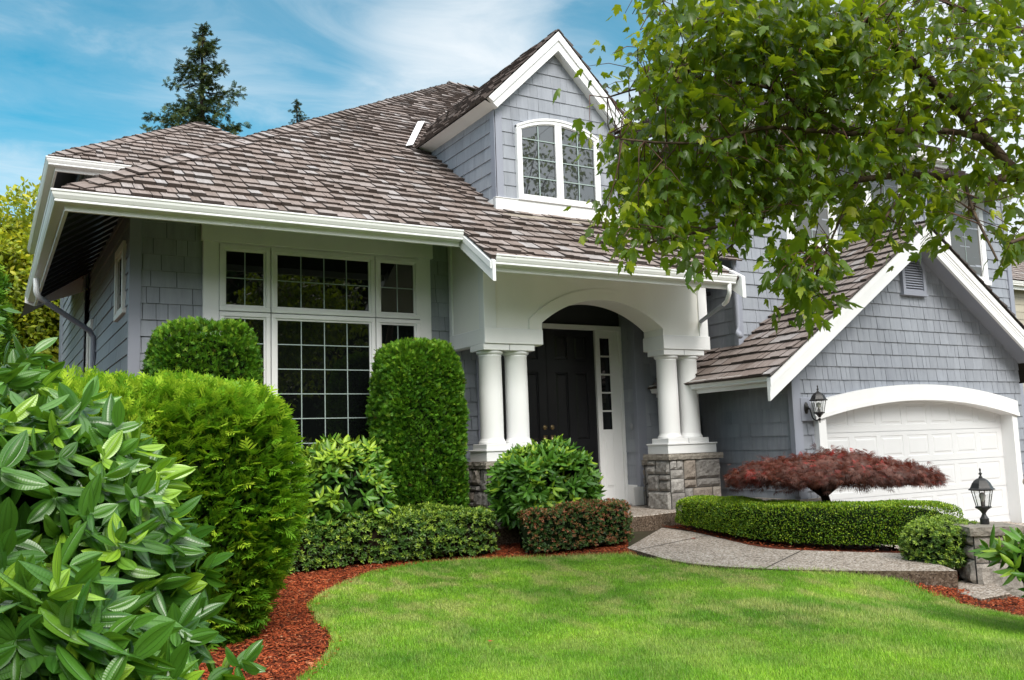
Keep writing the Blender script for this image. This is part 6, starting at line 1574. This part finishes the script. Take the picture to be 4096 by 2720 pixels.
(8.136,3.276,5.984,9,0.0),(6.025,4.395,4.665,9,0.0),(4.935,4.526,5.616,9,0.81),(6.852,2.749,4.366,9,0.05),(7.38,2.839,5.162,9,0.0),
(4.853,2.925,4.863,9,0.0),(5.436,3.048,3.41,9,0.05),(7.314,3.345,2.097,9,0.02),(5.454,3.779,4.178,9,0.63),(6.34,3.497,5.609,9,0.02),
(8.274,3.575,1.968,9,0.15),(5.18,4.388,3.444,9,0.0),(8.681,3.283,1.677,9,0.44),(8.522,2.932,3.505,9,0.13),(4.026,3.41,2.952,9,0.0),
(8.98,3.112,1.352,9,0.26),(5.062,3.549,4.823,9,0.02),(6.347,2.895,3.127,9,0.08),(6.209,3.49,3.153,9,0.62),(7.101,4.148,5.041,9,0.29),
(5.768,4.645,3.565,9,0.05),(8.008,3.535,4.405,9,0.04),(6.799,2.796,1.066,9,0.0),(5.457,3.603,5.172,9,0.04),(5.322,3.587,4.003,9,0.21),
(6.35,3.986,4.628,9,0.22),(10.052,2.766,2.123,9,0.27),(4.984,4.502,5.942,9,0.14),(7.777,2.853,5.544,9,0.0),(6.122,2.708,5.1,9,0.04),
(4.151,3.559,5.094,9,0.0),(8.594,3.023,5.816,9,0.02),(10.724,3.594,4.323,10,0.1),(10.861,3.466,5.6,10,0.1),(10.37,2.664,3.674,10,0.1),
(10.81,3.272,4.453,10,0.1),(9.861,4.449,4.542,10,0.1),(9.163,3.567,3.485,10,0.1),(10.943,3.215,3.824,10,0.1),(10.744,3.0,6.328,10,0.1),
(11.613,2.952,5.363,10,0.1),(9.574,4.036,5.513,10,0.1),(9.933,3.124,6.149,10,0.1),(9.361,3.88,5.225,10,0.1),(9.736,3.708,5.664,10,0.1),
(10.661,3.09,6.522,10,0.1),(9.114,2.292,6.591,10,0.1),(9.055,4.673,5.974,10,0.1),(8.269,4.452,4.103,10,0.1),(8.599,4.039,5.592,10,0.1),
(8.593,2.447,5.779,10,0.1),(10.549,3.941,3.439,10,0.1),(9.888,3.268,4.281,10,0.1),(10.003,4.264,6.458,10,0.1),(10.917,4.592,6.214,10,0.1),
(8.69,3.823,3.205,10,0.1),(9.987,3.284,4.176,10,0.1),(11.151,3.974,4.958,10,0.1),(8.671,2.802,3.745,10,0.1),(10.749,4.39,5.323,10,0.1),
(9.78,3.355,6.246,10,0.1),(9.887,3.26,6.263,10,0.1),(10.302,2.981,3.444,10,0.1),(9.532,3.946,4.434,10,0.1),(10.362,3.911,6.255,10,0.1),
(10.981,5.004,5.935,10,0.1),(10.511,2.116,4.802,10,0.1),(10.099,3.638,3.624,10,0.1),(9.235,3.055,4.798,10,0.1),(9.528,2.852,4.847,10,0.1),
(9.417,3.287,4.981,10,0.1),(9.974,2.429,5.242,10,0.1),(9.425,3.805,5.455,10,0.1),(9.836,3.452,4.51,10,0.1),(11.645,4.054,3.896,10,0.1),
(9.844,3.837,5.923,10,0.1),(10.331,4.201,5.044,10,0.1),(9.488,4.503,4.726,10,0.1),(9.308,3.642,3.981,10,0.1),(10.625,3.93,3.866,10,0.1),
(10.394,3.087,4.315,10,0.1),(10.674,4.445,5.897,10,0.1),(11.383,4.224,3.938,10,0.1),(11.118,4.582,4.908,10,0.1),(11.098,2.398,3.644,10,0.1),
(10.908,2.126,6.021,10,0.1),(9.403,3.554,3.898,10,0.1),(9.081,3.471,5.691,10,0.1),(9.608,2.135,4.125,10,0.1),(9.398,3.936,6.016,10,0.1),
(9.579,5.088,5.946,10,0.1),(9.994,4.039,4.774,10,0.1),(9.056,3.714,6.57,10,0.1),(10.475,3.404,4.838,10,0.1),(9.437,3.775,4.341,10,0.1),
(9.897,2.263,4.303,10,0.1),(9.803,4.262,4.054,10,0.1),(8.626,4.237,5.84,10,0.1),(9.593,3.68,6.328,10,0.1),(9.5,3.595,4.82,10,0.1),
(9.937,2.81,6.536,10,0.1),(9.993,3.841,5.228,10,0.1),(9.701,2.639,3.958,10,0.1),(10.734,5.906,4.736,10,0.1),(9.72,3.694,5.886,10,0.1),
(8.392,5.157,5.974,10,0.1),(10.391,3.114,4.659,10,0.1),(10.858,2.99,5.979,10,0.1),(9.797,2.995,4.428,10,0.1),(10.398,2.397,4.421,10,0.1),
(8.64,2.126,3.421,10,0.1),(10.309,3.499,4.783,10,0.1),(10.511,4.998,3.267,10,0.1),(10.328,3.849,3.689,10,0.1),(10.927,2.537,3.638,10,0.1),
(11.038,5.041,4.25,10,0.1),(10.81,2.803,6.285,10,0.1),(7.605,4.096,3.902,10,0.1),(10.377,3.098,4.313,10,0.1),(9.364,2.133,5.619,10,0.1),
(9.013,2.552,5.582,10,0.1),(9.266,4.789,5.584,10,0.1),(9.679,2.131,3.739,10,0.1),(9.244,3.316,5.321,10,0.1),(11.144,4.015,6.593,10,0.1),
(9.627,3.301,4.074,10,0.1),(10.018,3.962,5.728,10,0.1),(9.068,3.725,4.478,10,0.1),(9.828,3.825,3.261,10,0.1),(9.152,3.197,6.6,10,0.1),
(9.771,4.638,6.516,10,0.1),(10.133,4.839,5.597,10,0.1),(9.916,3.588,5.321,10,0.1),(10.459,2.764,4.574,10,0.1),(11.062,1.3,4.46,10,0.1),
(10.115,2.767,4.174,10,0.1),(10.075,4.736,5.346,10,0.1),(10.038,2.638,5.111,10,0.1),(10.101,2.578,5.89,10,0.1),(9.076,3.416,4.927,10,0.1),
(9.722,3.762,4.417,10,0.1),(10.078,3.534,4.358,10,0.1),(9.845,3.297,3.881,10,0.1),(8.259,3.457,3.597,10,0.1),(9.939,5.196,3.858,10,0.1),
(8.452,2.825,6.169,10,0.1),(10.191,4.967,5.692,10,0.1),(10.482,4.219,6.213,10,0.1),(11.471,2.309,4.6,10,0.1),(10.371,3.656,4.423,10,0.1),
(9.53,4.398,4.127,10,0.1),(10.79,3.778,6.546,10,0.1),(11.266,2.708,5.083,10,0.1),(9.975,5.119,5.549,10,0.1),(9.704,4.718,5.543,10,0.1),
(8.632,3.288,5.185,10,0.1),(8.52,3.138,3.528,10,0.1),(10.029,4.119,3.47,10,0.1),(8.931,3.902,4.891,10,0.1),(9.401,4.95,3.526,10,0.1),
(10.667,5.477,3.407,10,0.1),(9.405,4.065,5.364,10,0.1),(10.849,2.359,4.922,10,0.1),(10.378,4.714,3.991,10,0.1),(9.19,3.183,3.312,10,0.1),
(11.157,5.384,4.272,10,0.1),(9.649,4.845,4.837,10,0.1),(9.563,4.74,4.239,10,0.1),(9.209,2.694,3.663,10,0.1),(11.247,3.301,3.632,10,0.1),
(9.895,5.194,3.249,10,0.1),(10.539,3.466,5.587,10,0.1),(11.285,3.056,6.505,10,0.1),(10.231,4.075,3.419,10,0.1),(10.976,3.244,6.189,10,0.1),
(10.443,3.508,4.027,10,0.1),(9.867,4.197,4.081,10,0.1),(9.869,3.477,4.959,10,0.1),(9.646,3.636,5.132,10,0.1),(9.644,4.713,3.304,10,0.1),
(10.889,2.845,5.166,10,0.1),(10.671,3.343,4.617,10,0.1),(9.381,2.154,4.583,10,0.1),(9.405,3.934,3.401,10,0.1),(9.962,3.692,5.037,10,0.1),
(9.619,2.733,5.547,10,0.1),(9.583,3.53,4.546,10,0.1),(10.141,3.474,5.523,10,0.1),(9.824,3.693,5.238,10,0.1),(9.915,2.77,5.912,10,0.1),
(9.367,2.651,6.409,10,0.1),(9.433,3.609,4.811,10,0.1),(9.672,2.949,3.371,10,0.1),(10.846,4.052,3.766,10,0.1),(8.988,3.509,5.212,10,0.1),
(10.826,2.418,4.553,10,0.1),(10.305,3.133,6.355,10,0.1),(9.672,2.613,3.498,10,0.1),(9.618,3.716,6.021,10,0.1),(10.581,4.358,6.522,10,0.1),
(8.749,1.863,5.532,10,0.1),(12.048,4.186,5.703,10,0.1),(9.604,2.054,6.2,10,0.1),(9.875,3.604,5.217,10,0.1),(10.949,3.429,3.646,10,0.1),
(10.87,1.36,3.93,10,0.1),(9.252,5.269,4.919,10,0.1),(8.573,3.206,5.049,10,0.1),(8.695,1.975,5.081,10,0.1),(10.579,4.375,4.846,10,0.1),
(9.768,4.44,3.58,10,0.1),(9.684,4.42,5.261,10,0.1),(9.882,2.055,4.923,10,0.1),(10.711,3.594,4.154,10,0.1),(10.266,3.652,4.751,10,0.1),
(11.046,3.278,5.576,10,0.1),(10.654,3.654,5.834,10,0.1),(9.861,4.489,6.592,10,0.1),(9.211,3.373,5.5,10,0.1),(10.392,3.753,4.38,10,0.1),
(9.931,2.239,5.619,10,0.1),(8.59,2.815,5.799,10,0.1),(10.716,4.842,5.029,10,0.1),(8.936,3.28,3.681,10,0.1),(10.119,4.084,4.545,10,0.1),
(9.429,4.067,5.026,10,0.1),(9.91,3.586,3.951,10,0.1),(10.554,1.939,6.405,10,0.1),(9.773,3.443,3.739,10,0.1),(10.745,3.433,5.418,10,0.1),
(11.222,4.324,3.435,10,0.1),(8.993,2.81,3.748,10,0.1),(9.462,3.386,3.403,10,0.1),(10.474,3.258,3.869,10,0.1),(9.68,4.781,5.589,10,0.1),
(10.369,4.402,5.507,10,0.1),(10.059,2.232,5.89,10,0.1),(10.963,5.21,4.383,10,0.1),(9.337,2.127,3.767,10,0.1),(10.519,3.163,6.09,10,0.1),
(10.834,3.736,5.767,10,0.1),(10.453,3.6,6.13,10,0.1),
]
# ------------------------------------------------------------------ camera model used to lay out the maple's limbs
CF = 3617.24; YAW, PITCH, ROLL = .528709585, .115931346, -.0331286
cy_, sy_ = math.cos(YAW), math.sin(YAW); cp_, sp_ = math.cos(PITCH), math.sin(PITCH)
FW = Vector((sy_*cp_, cy_*cp_, sp_)); RT = Vector((cy_, -sy_, 0)); UP_ = RT.cross(FW)
R2 = RT*math.cos(ROLL)+UP_*math.sin(ROLL); U2 = -RT*math.sin(ROLL)+UP_*math.cos(ROLL)

# ---- broad maple over the garage
t = empty('maple_tree', (7.55, 3.05, -1.35), 'broad green maple with lobed leaves whose limbs hang over the garage', 'tree')
def lim(pts): return [Vector(p) for p in pts]
LIMBS = MAPLE_LIMBS
m = MB()
def smooth_path(P, it=2):
    for _ in range(it):
        q = [P[0]]
        for a, b in zip(P, P[1:]): q += [a*.75+b*.25, a*.25+b*.75]
        P = q+[P[-1]]
    return P
segs = []
rr = random.Random(9)
for pts, r0, r1 in LIMBS:
    P = smooth_path(lim(pts)); n = len(P)
    rad = [r0+(r1-r0)*(i/(n-1))**(.8 if r0 < .1 else .45) for i in range(n)]
    m.tube(P, rad, 9)
    for p, q in zip(P, rad): segs.append((p, q))
SP = np.array([tuple(s[0]) for s in segs])
r = np.random.default_rng(111); fm = FM()
cl = np.array(MAPLE_CLUSTERS, float)
for q in cl:
    c = q[:3]
    dd = np.linalg.norm((SP-c)*np.array([1, 1, 1.3]), axis=1)+.35*np.maximum(0, c[2]-SP[:, 2]+.1); i = int(np.argmin(dd)); s = SP[i]
    dist = np.linalg.norm(c-s); mid = (s+c)/2+np.array([r.normal(0, .06), r.normal(0, .06), .10*dist+r.normal(0, .04)])
    dirv = norm((c-mid)[None])[0]; tip = c+dirv*.14-np.array([0, 0, .05])
    if dist < .55: m.tube([tuple(s), tuple(mid), tuple(c), tuple(tip)], [.0042, .0034, .0026, .0016], 5, 1)
    k = int(q[3]); tt = r.uniform(-.25, 1.0, k)
    base = c+(tip-c)*tt[:, None]+r.normal(0, .075, (k, 3))
    a = r.uniform(0, 6.28, k); out = np.stack([np.cos(a), np.sin(a), np.zeros(k)], 1)
    d = norm(out*.9+dirv*.4-UPV*r.uniform(.1, 1.3, k)[:, None]); nn = norm(UPV*r.uniform(.2, 1.0, k)[:, None]+out*r.uniform(-.2, 1.0, k)[:, None]+jig(r, k, .35))
    young = q[4]
    L = r.uniform(.052, .100, k)*(1-.32*young); w = L*r.uniform(.62, 1.15, k)
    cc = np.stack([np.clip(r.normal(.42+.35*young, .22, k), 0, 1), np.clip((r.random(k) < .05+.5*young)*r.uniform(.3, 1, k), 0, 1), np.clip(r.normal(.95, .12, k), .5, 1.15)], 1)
    for j in range(5):
        s_ = np.arange(k) % 5 == j
        if s_.any(): fm.add(MAP[j], base[s_]+d[s_]*.02, basis(d[s_], nn[s_]), np.stack([w[s_], L[s_], L[s_]], 1), cc[s_])
fm.build('crown', M['maple'], t)
m.build('trunk', [M['bark'], M['twig']], t, smooth=True)

# ------------------------------------------------------------------ trees behind the house
def conifer(label, base, H, R0, n_whorl, seed, mat='spruce', ztop_only=.0, dens=1.0, name='spruce_tree'):
    t = empty(name, base, label, 'tree'); R = random.Random(seed); rg = np.random.default_rng(seed)
    fm = FM(); m = MB(); bx, by, bz = base
    m.tube([(bx, by, bz), (bx, by, bz+H*.6), (bx, by, bz+H)], [H*.016, H*.010, .02], 8)
    for k in range(n_whorl):
        f = ztop_only+(1-ztop_only)*((k+.5)/n_whorl); z = bz+H*f
        rad = R0*((1-f)/(1-ztop_only))**.8*(.75+.5*R.random())+.10
        for j in range(R.randint(4, 6)):
            a = R.random()*6.283; rl = rad*R.uniform(.45, 1.15)
            e = np.array([bx+rl*math.cos(a), by+rl*math.sin(a), z+rl*R.uniform(-.30, .12)]); s = np.array([bx, by, z])
            up = np.array([0, 0, rl*.10]); m.tube([tuple(s), tuple((s+e)/2-np.array([0, 0, rl*.10])), tuple(e+up)], [.03, .018, .008], 4)
            q = max(6, int(rl*26*dens)); tt = rg.random(q)**.75
            P = s+(e+up-s)*tt[:, None]-np.array([0, 0, 1])*(.4*rl*tt*(1-tt))[:, None]*.5+rg.normal(0, .05+.05*rl*.3, (q, 3))
            dirb = norm((e-s)[None])[0]; d = norm(dirb*.7+jig(rg, q, .55)-UPV*.25); nn = norm(UPV+jig(rg, q, .5))
            cc = np.stack([np.clip(rg.normal(.45, .25, q), 0, 1), (rg.random(q) < .25)*rg.random(q), np.clip(.55+.5*tt, 0, 1)], 1)
            fm.add(SPR[j % 3], P, basis(d, nn), rg.uniform(.25, .5, q)*(.5+.12*R0), cc)
    fm.build('crown', M[mat], t); m.build('trunk', M['dark_bark'], t)
SPRUCES()
def leafy(label, c, abc, n, seed, mat, L, name='broadleaf_tree', base=None, p=2.2, clumps=14):
    base = base or (c[0], c[1], -1.5); t = empty(name, base, label, 'tree'); r = np.random.default_rng(seed); fm = FM()
    for k in range(clumps):
        cc = np.array(c)+np.array(abc)*norm(r.normal(0, 1, (1, 3)))[0]*r.uniform(.3, .75); ab = np.array(abc)*r.uniform(.3, .5)
        P, Nn, r2 = super_pts(tuple(cc), tuple(ab), 2., n//clumps, seed*7+k, .15*min(abc), 2.5)
        leaves_on(fm, [L6, L8], P, Nn, r2, L, .5, .1, .8, ab[0]*.5, .6, .25, .5, .6)
    fm.build('crown', M[mat], t)
    m = MB(); m.tube([base, (c[0], c[1], c[2])], [.12+.02*abc[2], .06], 8)
    for k in range(8):
        a = k*.8; m.tube([(c[0], c[1], c[2]-abc[2]*.6), (c[0]+abc[0]*.7*math.cos(a), c[1]+abc[1]*.7*math.sin(a), c[2]+abc[2]*r.uniform(-.2, .6))], [.05, .015], 6)
    m.build('trunk', M['dark_bark'], t)
BACK_TREES()

# ------------------------------------------------------------------ lanterns and pier
def lantern_head(t, cx, cy, z0, s=1.0, n=6, rot=0.0):
    """six-sided carriage lantern: base cup z0 .. finial; s scales"""
    def L(prof, name, mat, k=n, ro=rot, sm=False, par=t):
        m = MB(); m.lathe(cx, cy, [(a*s, z0+b*s) for a, b in prof], k, rot=ro); return m.build(name, M[mat], par, smooth=sm)
    L([(.012, -.052), (.020, -.045), (.024, -.034), (.040, -.014), (.056, 0), (.075, .010), (.080, .016), (.080, .024), (.070, .028)], 'base_cup', 'lantern')
    top = L([(.098, .185), (.128, .192), (.130, .200), (.112, .212), (.104, .228), (.100, .236), (.088, .262), (.066, .288), (.040, .306), (.020, .314), (.018, .324), (.010, .332), (.009, .345), (.018, .352), (.018, .358), (.008, .366), (.006, .380), (.010, .392), (.009, .402), (.001, .416)], 'roof_cap', 'lantern')
    m = MB()
    for k in range(n):
        a = 2*math.pi*k/n+rot; m.tube([(cx+.066*s*math.cos(a), cy+.066*s*math.sin(a), z0+.024*s), (cx+.102*s*math.cos(a), cy+.102*s*math.sin(a), z0+.190*s)], .0045*s, 5)
    m.build('cage', M['lantern'], t)
    m = MB()
    for k in range(n):
        a = 2*math.pi*k/n+rot; b = 2*math.pi*(k+1)/n+rot
        m.face([(cx+.064*s*math.cos(a), cy+.064*s*math.sin(a), z0+.026*s), (cx+.064*s*math.cos(b), cy+.064*s*math.sin(b), z0+.026*s), (cx+.100*s*math.cos(b), cy+.100*s*math.sin(b), z0+.189*s), (cx+.100*s*math.cos(a), cy+.100*s*math.sin(a), z0+.189*s)])
    m.build('glass', M['clear'], t)
    L([(.016, .024), (.017, .03), (.017, .070), (.013, .072)], 'socket', 'socket', 14, 0, True)
    L([(.013, .072), (.016, .082), (.026, .108), (.031, .126), (.030, .142), (.022, .158), (.010, .166), (.001, .168)], 'bulb', 'bulb', 16, 0, True)
PC = (7.365, 4.755); pr = -.585
t = empty('stone_pier', (PC[0], PC[1], -1.35), 'square ledgestone pier with a flat cap beside the driveway', 'pier')
sb = stone_block(-.185, .185, -.185, .185, -1.42, -.868, 37, 'pier_shaft', None, mat='stone_tan', faces='flrb', caph=0)
cp = rough_slab(-.235, .235, -.235, .235, -.868, -.800, 38).build('cap_stone', M['stone_cap'], None)
for o in (sb, cp):
    o.data.transform(Matrix.Translation((PC[0], PC[1], 0)) @ Matrix.Rotation(pr, 4, 'Z')); attach(o, t)
t = empty('post_lantern', (PC[0]+.03, PC[1]+.02, -.80), 'black six-sided lantern standing on the stone pier cap', 'lamp')
lx, ly = PC[0]+.03, PC[1]+.02
m = MB(); m.lathe(lx, ly, [(.036, -.800), (.036, -.752), (.028, -.742), (.018, -.722), (.016, -.712)], 20); m.build('stem', M['lantern'], t, smooth=False)
lantern_head(t, lx, ly, -.672, .84, 6, .35)
# wall lantern on the garage corner
t = empty('wall_lantern', (8.93, 8.03, .33), 'black lantern on a curled bracket beside the garage door', 'lamp')
m = MB(); m.box(8.84, 9.02, 8.005, 8.05, .18, .475); m.build('mounting_block', M['trim_blue'], t, bevel=.006)
m = MB(); m.lathe(0, 0, [(.050, 0), (.050, .010), (.040, .018), (.034, .022), (.020, .026), (.016, .04)], 24)
for i, v in enumerate(m.v): m.v[i] = (8.925+v[0]*.72, 8.005-v[2], .345+v[1]*1.45)
m.build('back_plate', M['lantern'], t, smooth=True)
m = MB(); m.tube(smooth_path([Vector(p) for p in ((8.925, 7.99, .345), (8.925, 7.945, .34), (8.925, 7.925, .27), (8.925, 7.905, .205), (8.925, 7.85, .178), (8.925, 7.80, .20))]), .010, 8); m.build('bracket', M['lantern'], t, smooth=True)
m = MB(); m.lathe(8.925, 7.80, [(.001, .150), (.010, .160), (.005, .172), (.012, .182), (.016, .20), (.012, .214)], 12); m.build('drop_finial', M['lantern'], t, smooth=True)
lantern_head(t, 8.925, 7.80, .262, .86, 6, .35)

# ------------------------------------------------------------------ neighbour's house at the frame edge
t = empty('neighbour_house', (38.5, 24, -1.2), 'tan neighbouring house half hidden behind the garage wing', 'house')
m = MB(); shingles(m, (0, 20.6, 0), X_, Z_, (0, -1, 0), [rect(34.4, 42, 1.0, 5.9)], .30, (3, 4), .02, .002, seed=201, lap=1.08); m.box(34.42, 42, 20.62, 27, -1.2, 6.0, 0)
m.build('wall', [M['tan_siding'], M['siding_under']], t)
m = MB(); shingles(m, (0, 20.0, 5.72), X_, VR, NR, [[(34.0, 0), (42, 0), (42, 5), (38.5, 5)]], .26, (.12, .3), .03, .01, seed=202, jit=.015)
m.build('roof', [M['shake'], M['dark_void']], t)
m = MB(); m.sweep([(a*1.5, b*1.5) for a, b in GP], [(42, 20.2, 5.70), (34.15, 20.2, 5.70), (34.15, 27, 5.70)]); m.build('gutter', M['cream'], t)
m = MB(); m.box(34.2, 42, 20.2, 20.25, 5.40, 5.68); m.face([(34.2, 20.25, 5.42), (42, 20.25, 5.42), (42, 20.62, 5.5), (34.2, 20.62, 5.5)]); m.build('fascia', M['cream'], t)

# ------------------------------------------------------------------ woods across the street (seen only as reflections in the panes)
fm = FM(); r = np.random.default_rng(301)
for k in range(46):
    x = -26+k*1.35+r.uniform(-.6, .6); y = -15-r.uniform(0, 6); h = r.uniform(7.5, 12); w = r.uniform(1.6, 2.8)
    P, Nn, r2 = super_pts((x, y, -1.5+h*.5), (w, w, h*.55), 2.2, 650, 400+k, .5, 1.2)
    leaves_on(fm, [L6], P, Nn, r2, .42, .6, .1, .8, .6, .6, .25, .5, .5); super_core(fm, (x, y, -1.5+h*.5), (w, w, h*.55), 2.2, .8, 1, 8)
tag(fm.build('distant_woods', [M['wood_far'], M['core_green']]), 'dark leafy woods across the street behind the photographer', 'woods', kind='stuff')

# ------------------------------------------------------------------ sky, sun, camera
SUN_EL, SUN_AZ = math.radians(44), math.radians(186)      # azimuth from +Y towards +X
w = bpy.data.worlds.new('World'); scene.world = w; w.use_nodes = True
nt = w.node_tree; nt.nodes.clear()
out = nt.nodes.new('ShaderNodeOutputWorld'); bg = nt.nodes.new('ShaderNodeBackground'); nt.links.new(bg.outputs[0], out.inputs[0])
sky = nt.nodes.new('ShaderNodeTexSky'); sky.sky_type = 'NISHITA'; sky.sun_disc = False; sky.sun_elevation = SUN_EL; sky.sun_rotation = SUN_AZ; sky.air_density = 1.0; sky.dust_density = .6; sky.ozone_density = 2.0
tc = nt.nodes.new('ShaderNodeTexCoord'); sep = nt.nodes.new('ShaderNodeSeparateXYZ'); nt.links.new(tc.outputs['Generated'], sep.inputs[0])
zc = math_(nt, 'MAXIMUM', sep.outputs[2], .06)
cmb = nt.nodes.new('ShaderNodeCombineXYZ'); nt.links.new(math_(nt, 'DIVIDE', sep.outputs[0], zc), cmb.inputs[0]); nt.links.new(math_(nt, 'DIVIDE', sep.outputs[1], zc), cmb.inputs[1])
mp = nt.nodes.new('ShaderNodeMapping'); mp.inputs['Rotation'].default_value = (0, 0, -.95); mp.inputs['Scale'].default_value = (.80, 1.25, 1); mp.inputs['Location'].default_value = SKY_LOC; nt.links.new(cmb.outputs[0], mp.inputs[0])
n0 = noise(nt, mp.outputs[0], .85, 6, .5); n0.node.inputs['Distortion'].default_value = .4
n2_ = noise(nt, mp.outputs[0], 2.6, 6, .6); n2_.node.inputs['Distortion'].default_value = .8
n1 = math_(nt, 'ADD', math_(nt, 'MULTIPLY', n0, .52), math_(nt, 'MULTIPLY', n2_, .48))
def lobe(dirv, width, gain):
    v = Vector(dirv).normalized(); d = nt.nodes.new('ShaderNodeVectorMath'); d.operation = 'DOT_PRODUCT'; nt.links.new(tc.outputs['Generated'], d.inputs[0]); d.inputs[1].default_value = v
    mr = nt.nodes.new('ShaderNodeMapRange'); mr.interpolation_type = 'SMOOTHSTEP'; mr.inputs[1].default_value = math.cos(width); mr.inputs[2].default_value = 1.0; mr.inputs[4].default_value = gain; nt.links.new(d.outputs['Value'], mr.inputs[0]); return mr.outputs[0]
dens = n1
for dv, wd_, gn in SKY_LOBES: dens = math_(nt, 'ADD', dens, lobe(dv, wd_, gn))
# haze towards the horizon
hz = nt.nodes.new('ShaderNodeMapRange'); hz.inputs[1].default_value = .38; hz.inputs[2].default_value = .10; hz.inputs[3].default_value = 0; hz.inputs[4].default_value = .28; nt.links.new(sep.outputs[2], hz.inputs[0])
dens = math_(nt, 'ADD', dens, hz.outputs[0])
cm = ramp(nt, [(.30, (.02, .02, .02)), (.46, (.14, .14, .14)), (.60, (.42, .42, .42)), (.90, (.95, .95, .95))]); nt.links.new(dens, cm.inputs[0])
blue = mixc(nt, 1, sky.outputs[0], SKY_TINT, 'MULTIPLY')
cl_ = nt.nodes.new('ShaderNodeRGB'); cl_.outputs[0].default_value = CLOUD
colr = mixc(nt, cm.outputs[0], blue, cl_.outputs[0])
# thin bright overcast overhead and around the veiled sun
zen = nt.nodes.new('ShaderNodeMapRange'); zen.interpolation_type = 'SMOOTHSTEP'; zen.inputs[1].default_value = .50; zen.inputs[2].default_value = .95; nt.links.new(sep.outputs[2], zen.inputs[0])
gl = lobe((math.sin(SUN_AZ)*math.cos(SUN_EL), math.cos(SUN_AZ)*math.cos(SUN_EL), math.sin(SUN_EL)), 1.25, 1.0)
br_ = nt.nodes.new('ShaderNodeRGB'); br_.outputs[0].default_value = OVERCAST
colr = mixc(nt, math_(nt, 'MAXIMUM', math_(nt, 'MULTIPLY', zen.outputs[0], .75), gl), colr, br_.outputs[0])
nt.links.new(colr, bg.inputs[0]); bg.inputs[1].default_value = SKY_STRENGTH
sl = bpy.data.lights.new('sun', 'SUN'); sl.energy = SUN_E; sl.angle = math.radians(SUN_ANGLE); sl.color = (1.0, .955, .89)
so_ = bpy.data.objects.new('sun', sl); COL.objects.link(so_)
sd = Vector((math.sin(SUN_AZ)*math.cos(SUN_EL), math.cos(SUN_AZ)*math.cos(SUN_EL), math.sin(SUN_EL)))
so_.rotation_euler = sd.to_track_quat('Z', 'Y').to_euler(); so_.location = (0, 0, 30)

cd = bpy.data.cameras.new('camera'); cd.sensor_width = 36; cd.lens = CF/4096*36; cd.clip_start = .05; cd.clip_end = 3000
co = bpy.data.objects.new('camera', cd); COL.objects.link(co)
Bk = -FW
co.matrix_world = Matrix(((R2.x, U2.x, Bk.x, 0), (R2.y, U2.y, Bk.y, 0), (R2.z, U2.z, Bk.z, 0), (0, 0, 0, 1)))
scene.camera = co
scene.render.engine = 'CYCLES'
scene.view_settings.view_transform = 'Standard'; scene.view_settings.look = 'None'; scene.view_settings.exposure = 0; scene.view_settings.gamma = 1
scene.cycles.use_denoising = True
scene.cycles.max_bounces = 7; scene.cycles.diffuse_bounces = 4; scene.cycles.glossy_bounces = 3; scene.cycles.transmission_bounces = 5; scene.cycles.transparent_max_bounces = 8
scene.render.resolution_x = 1024; scene.render.resolution_y = 680
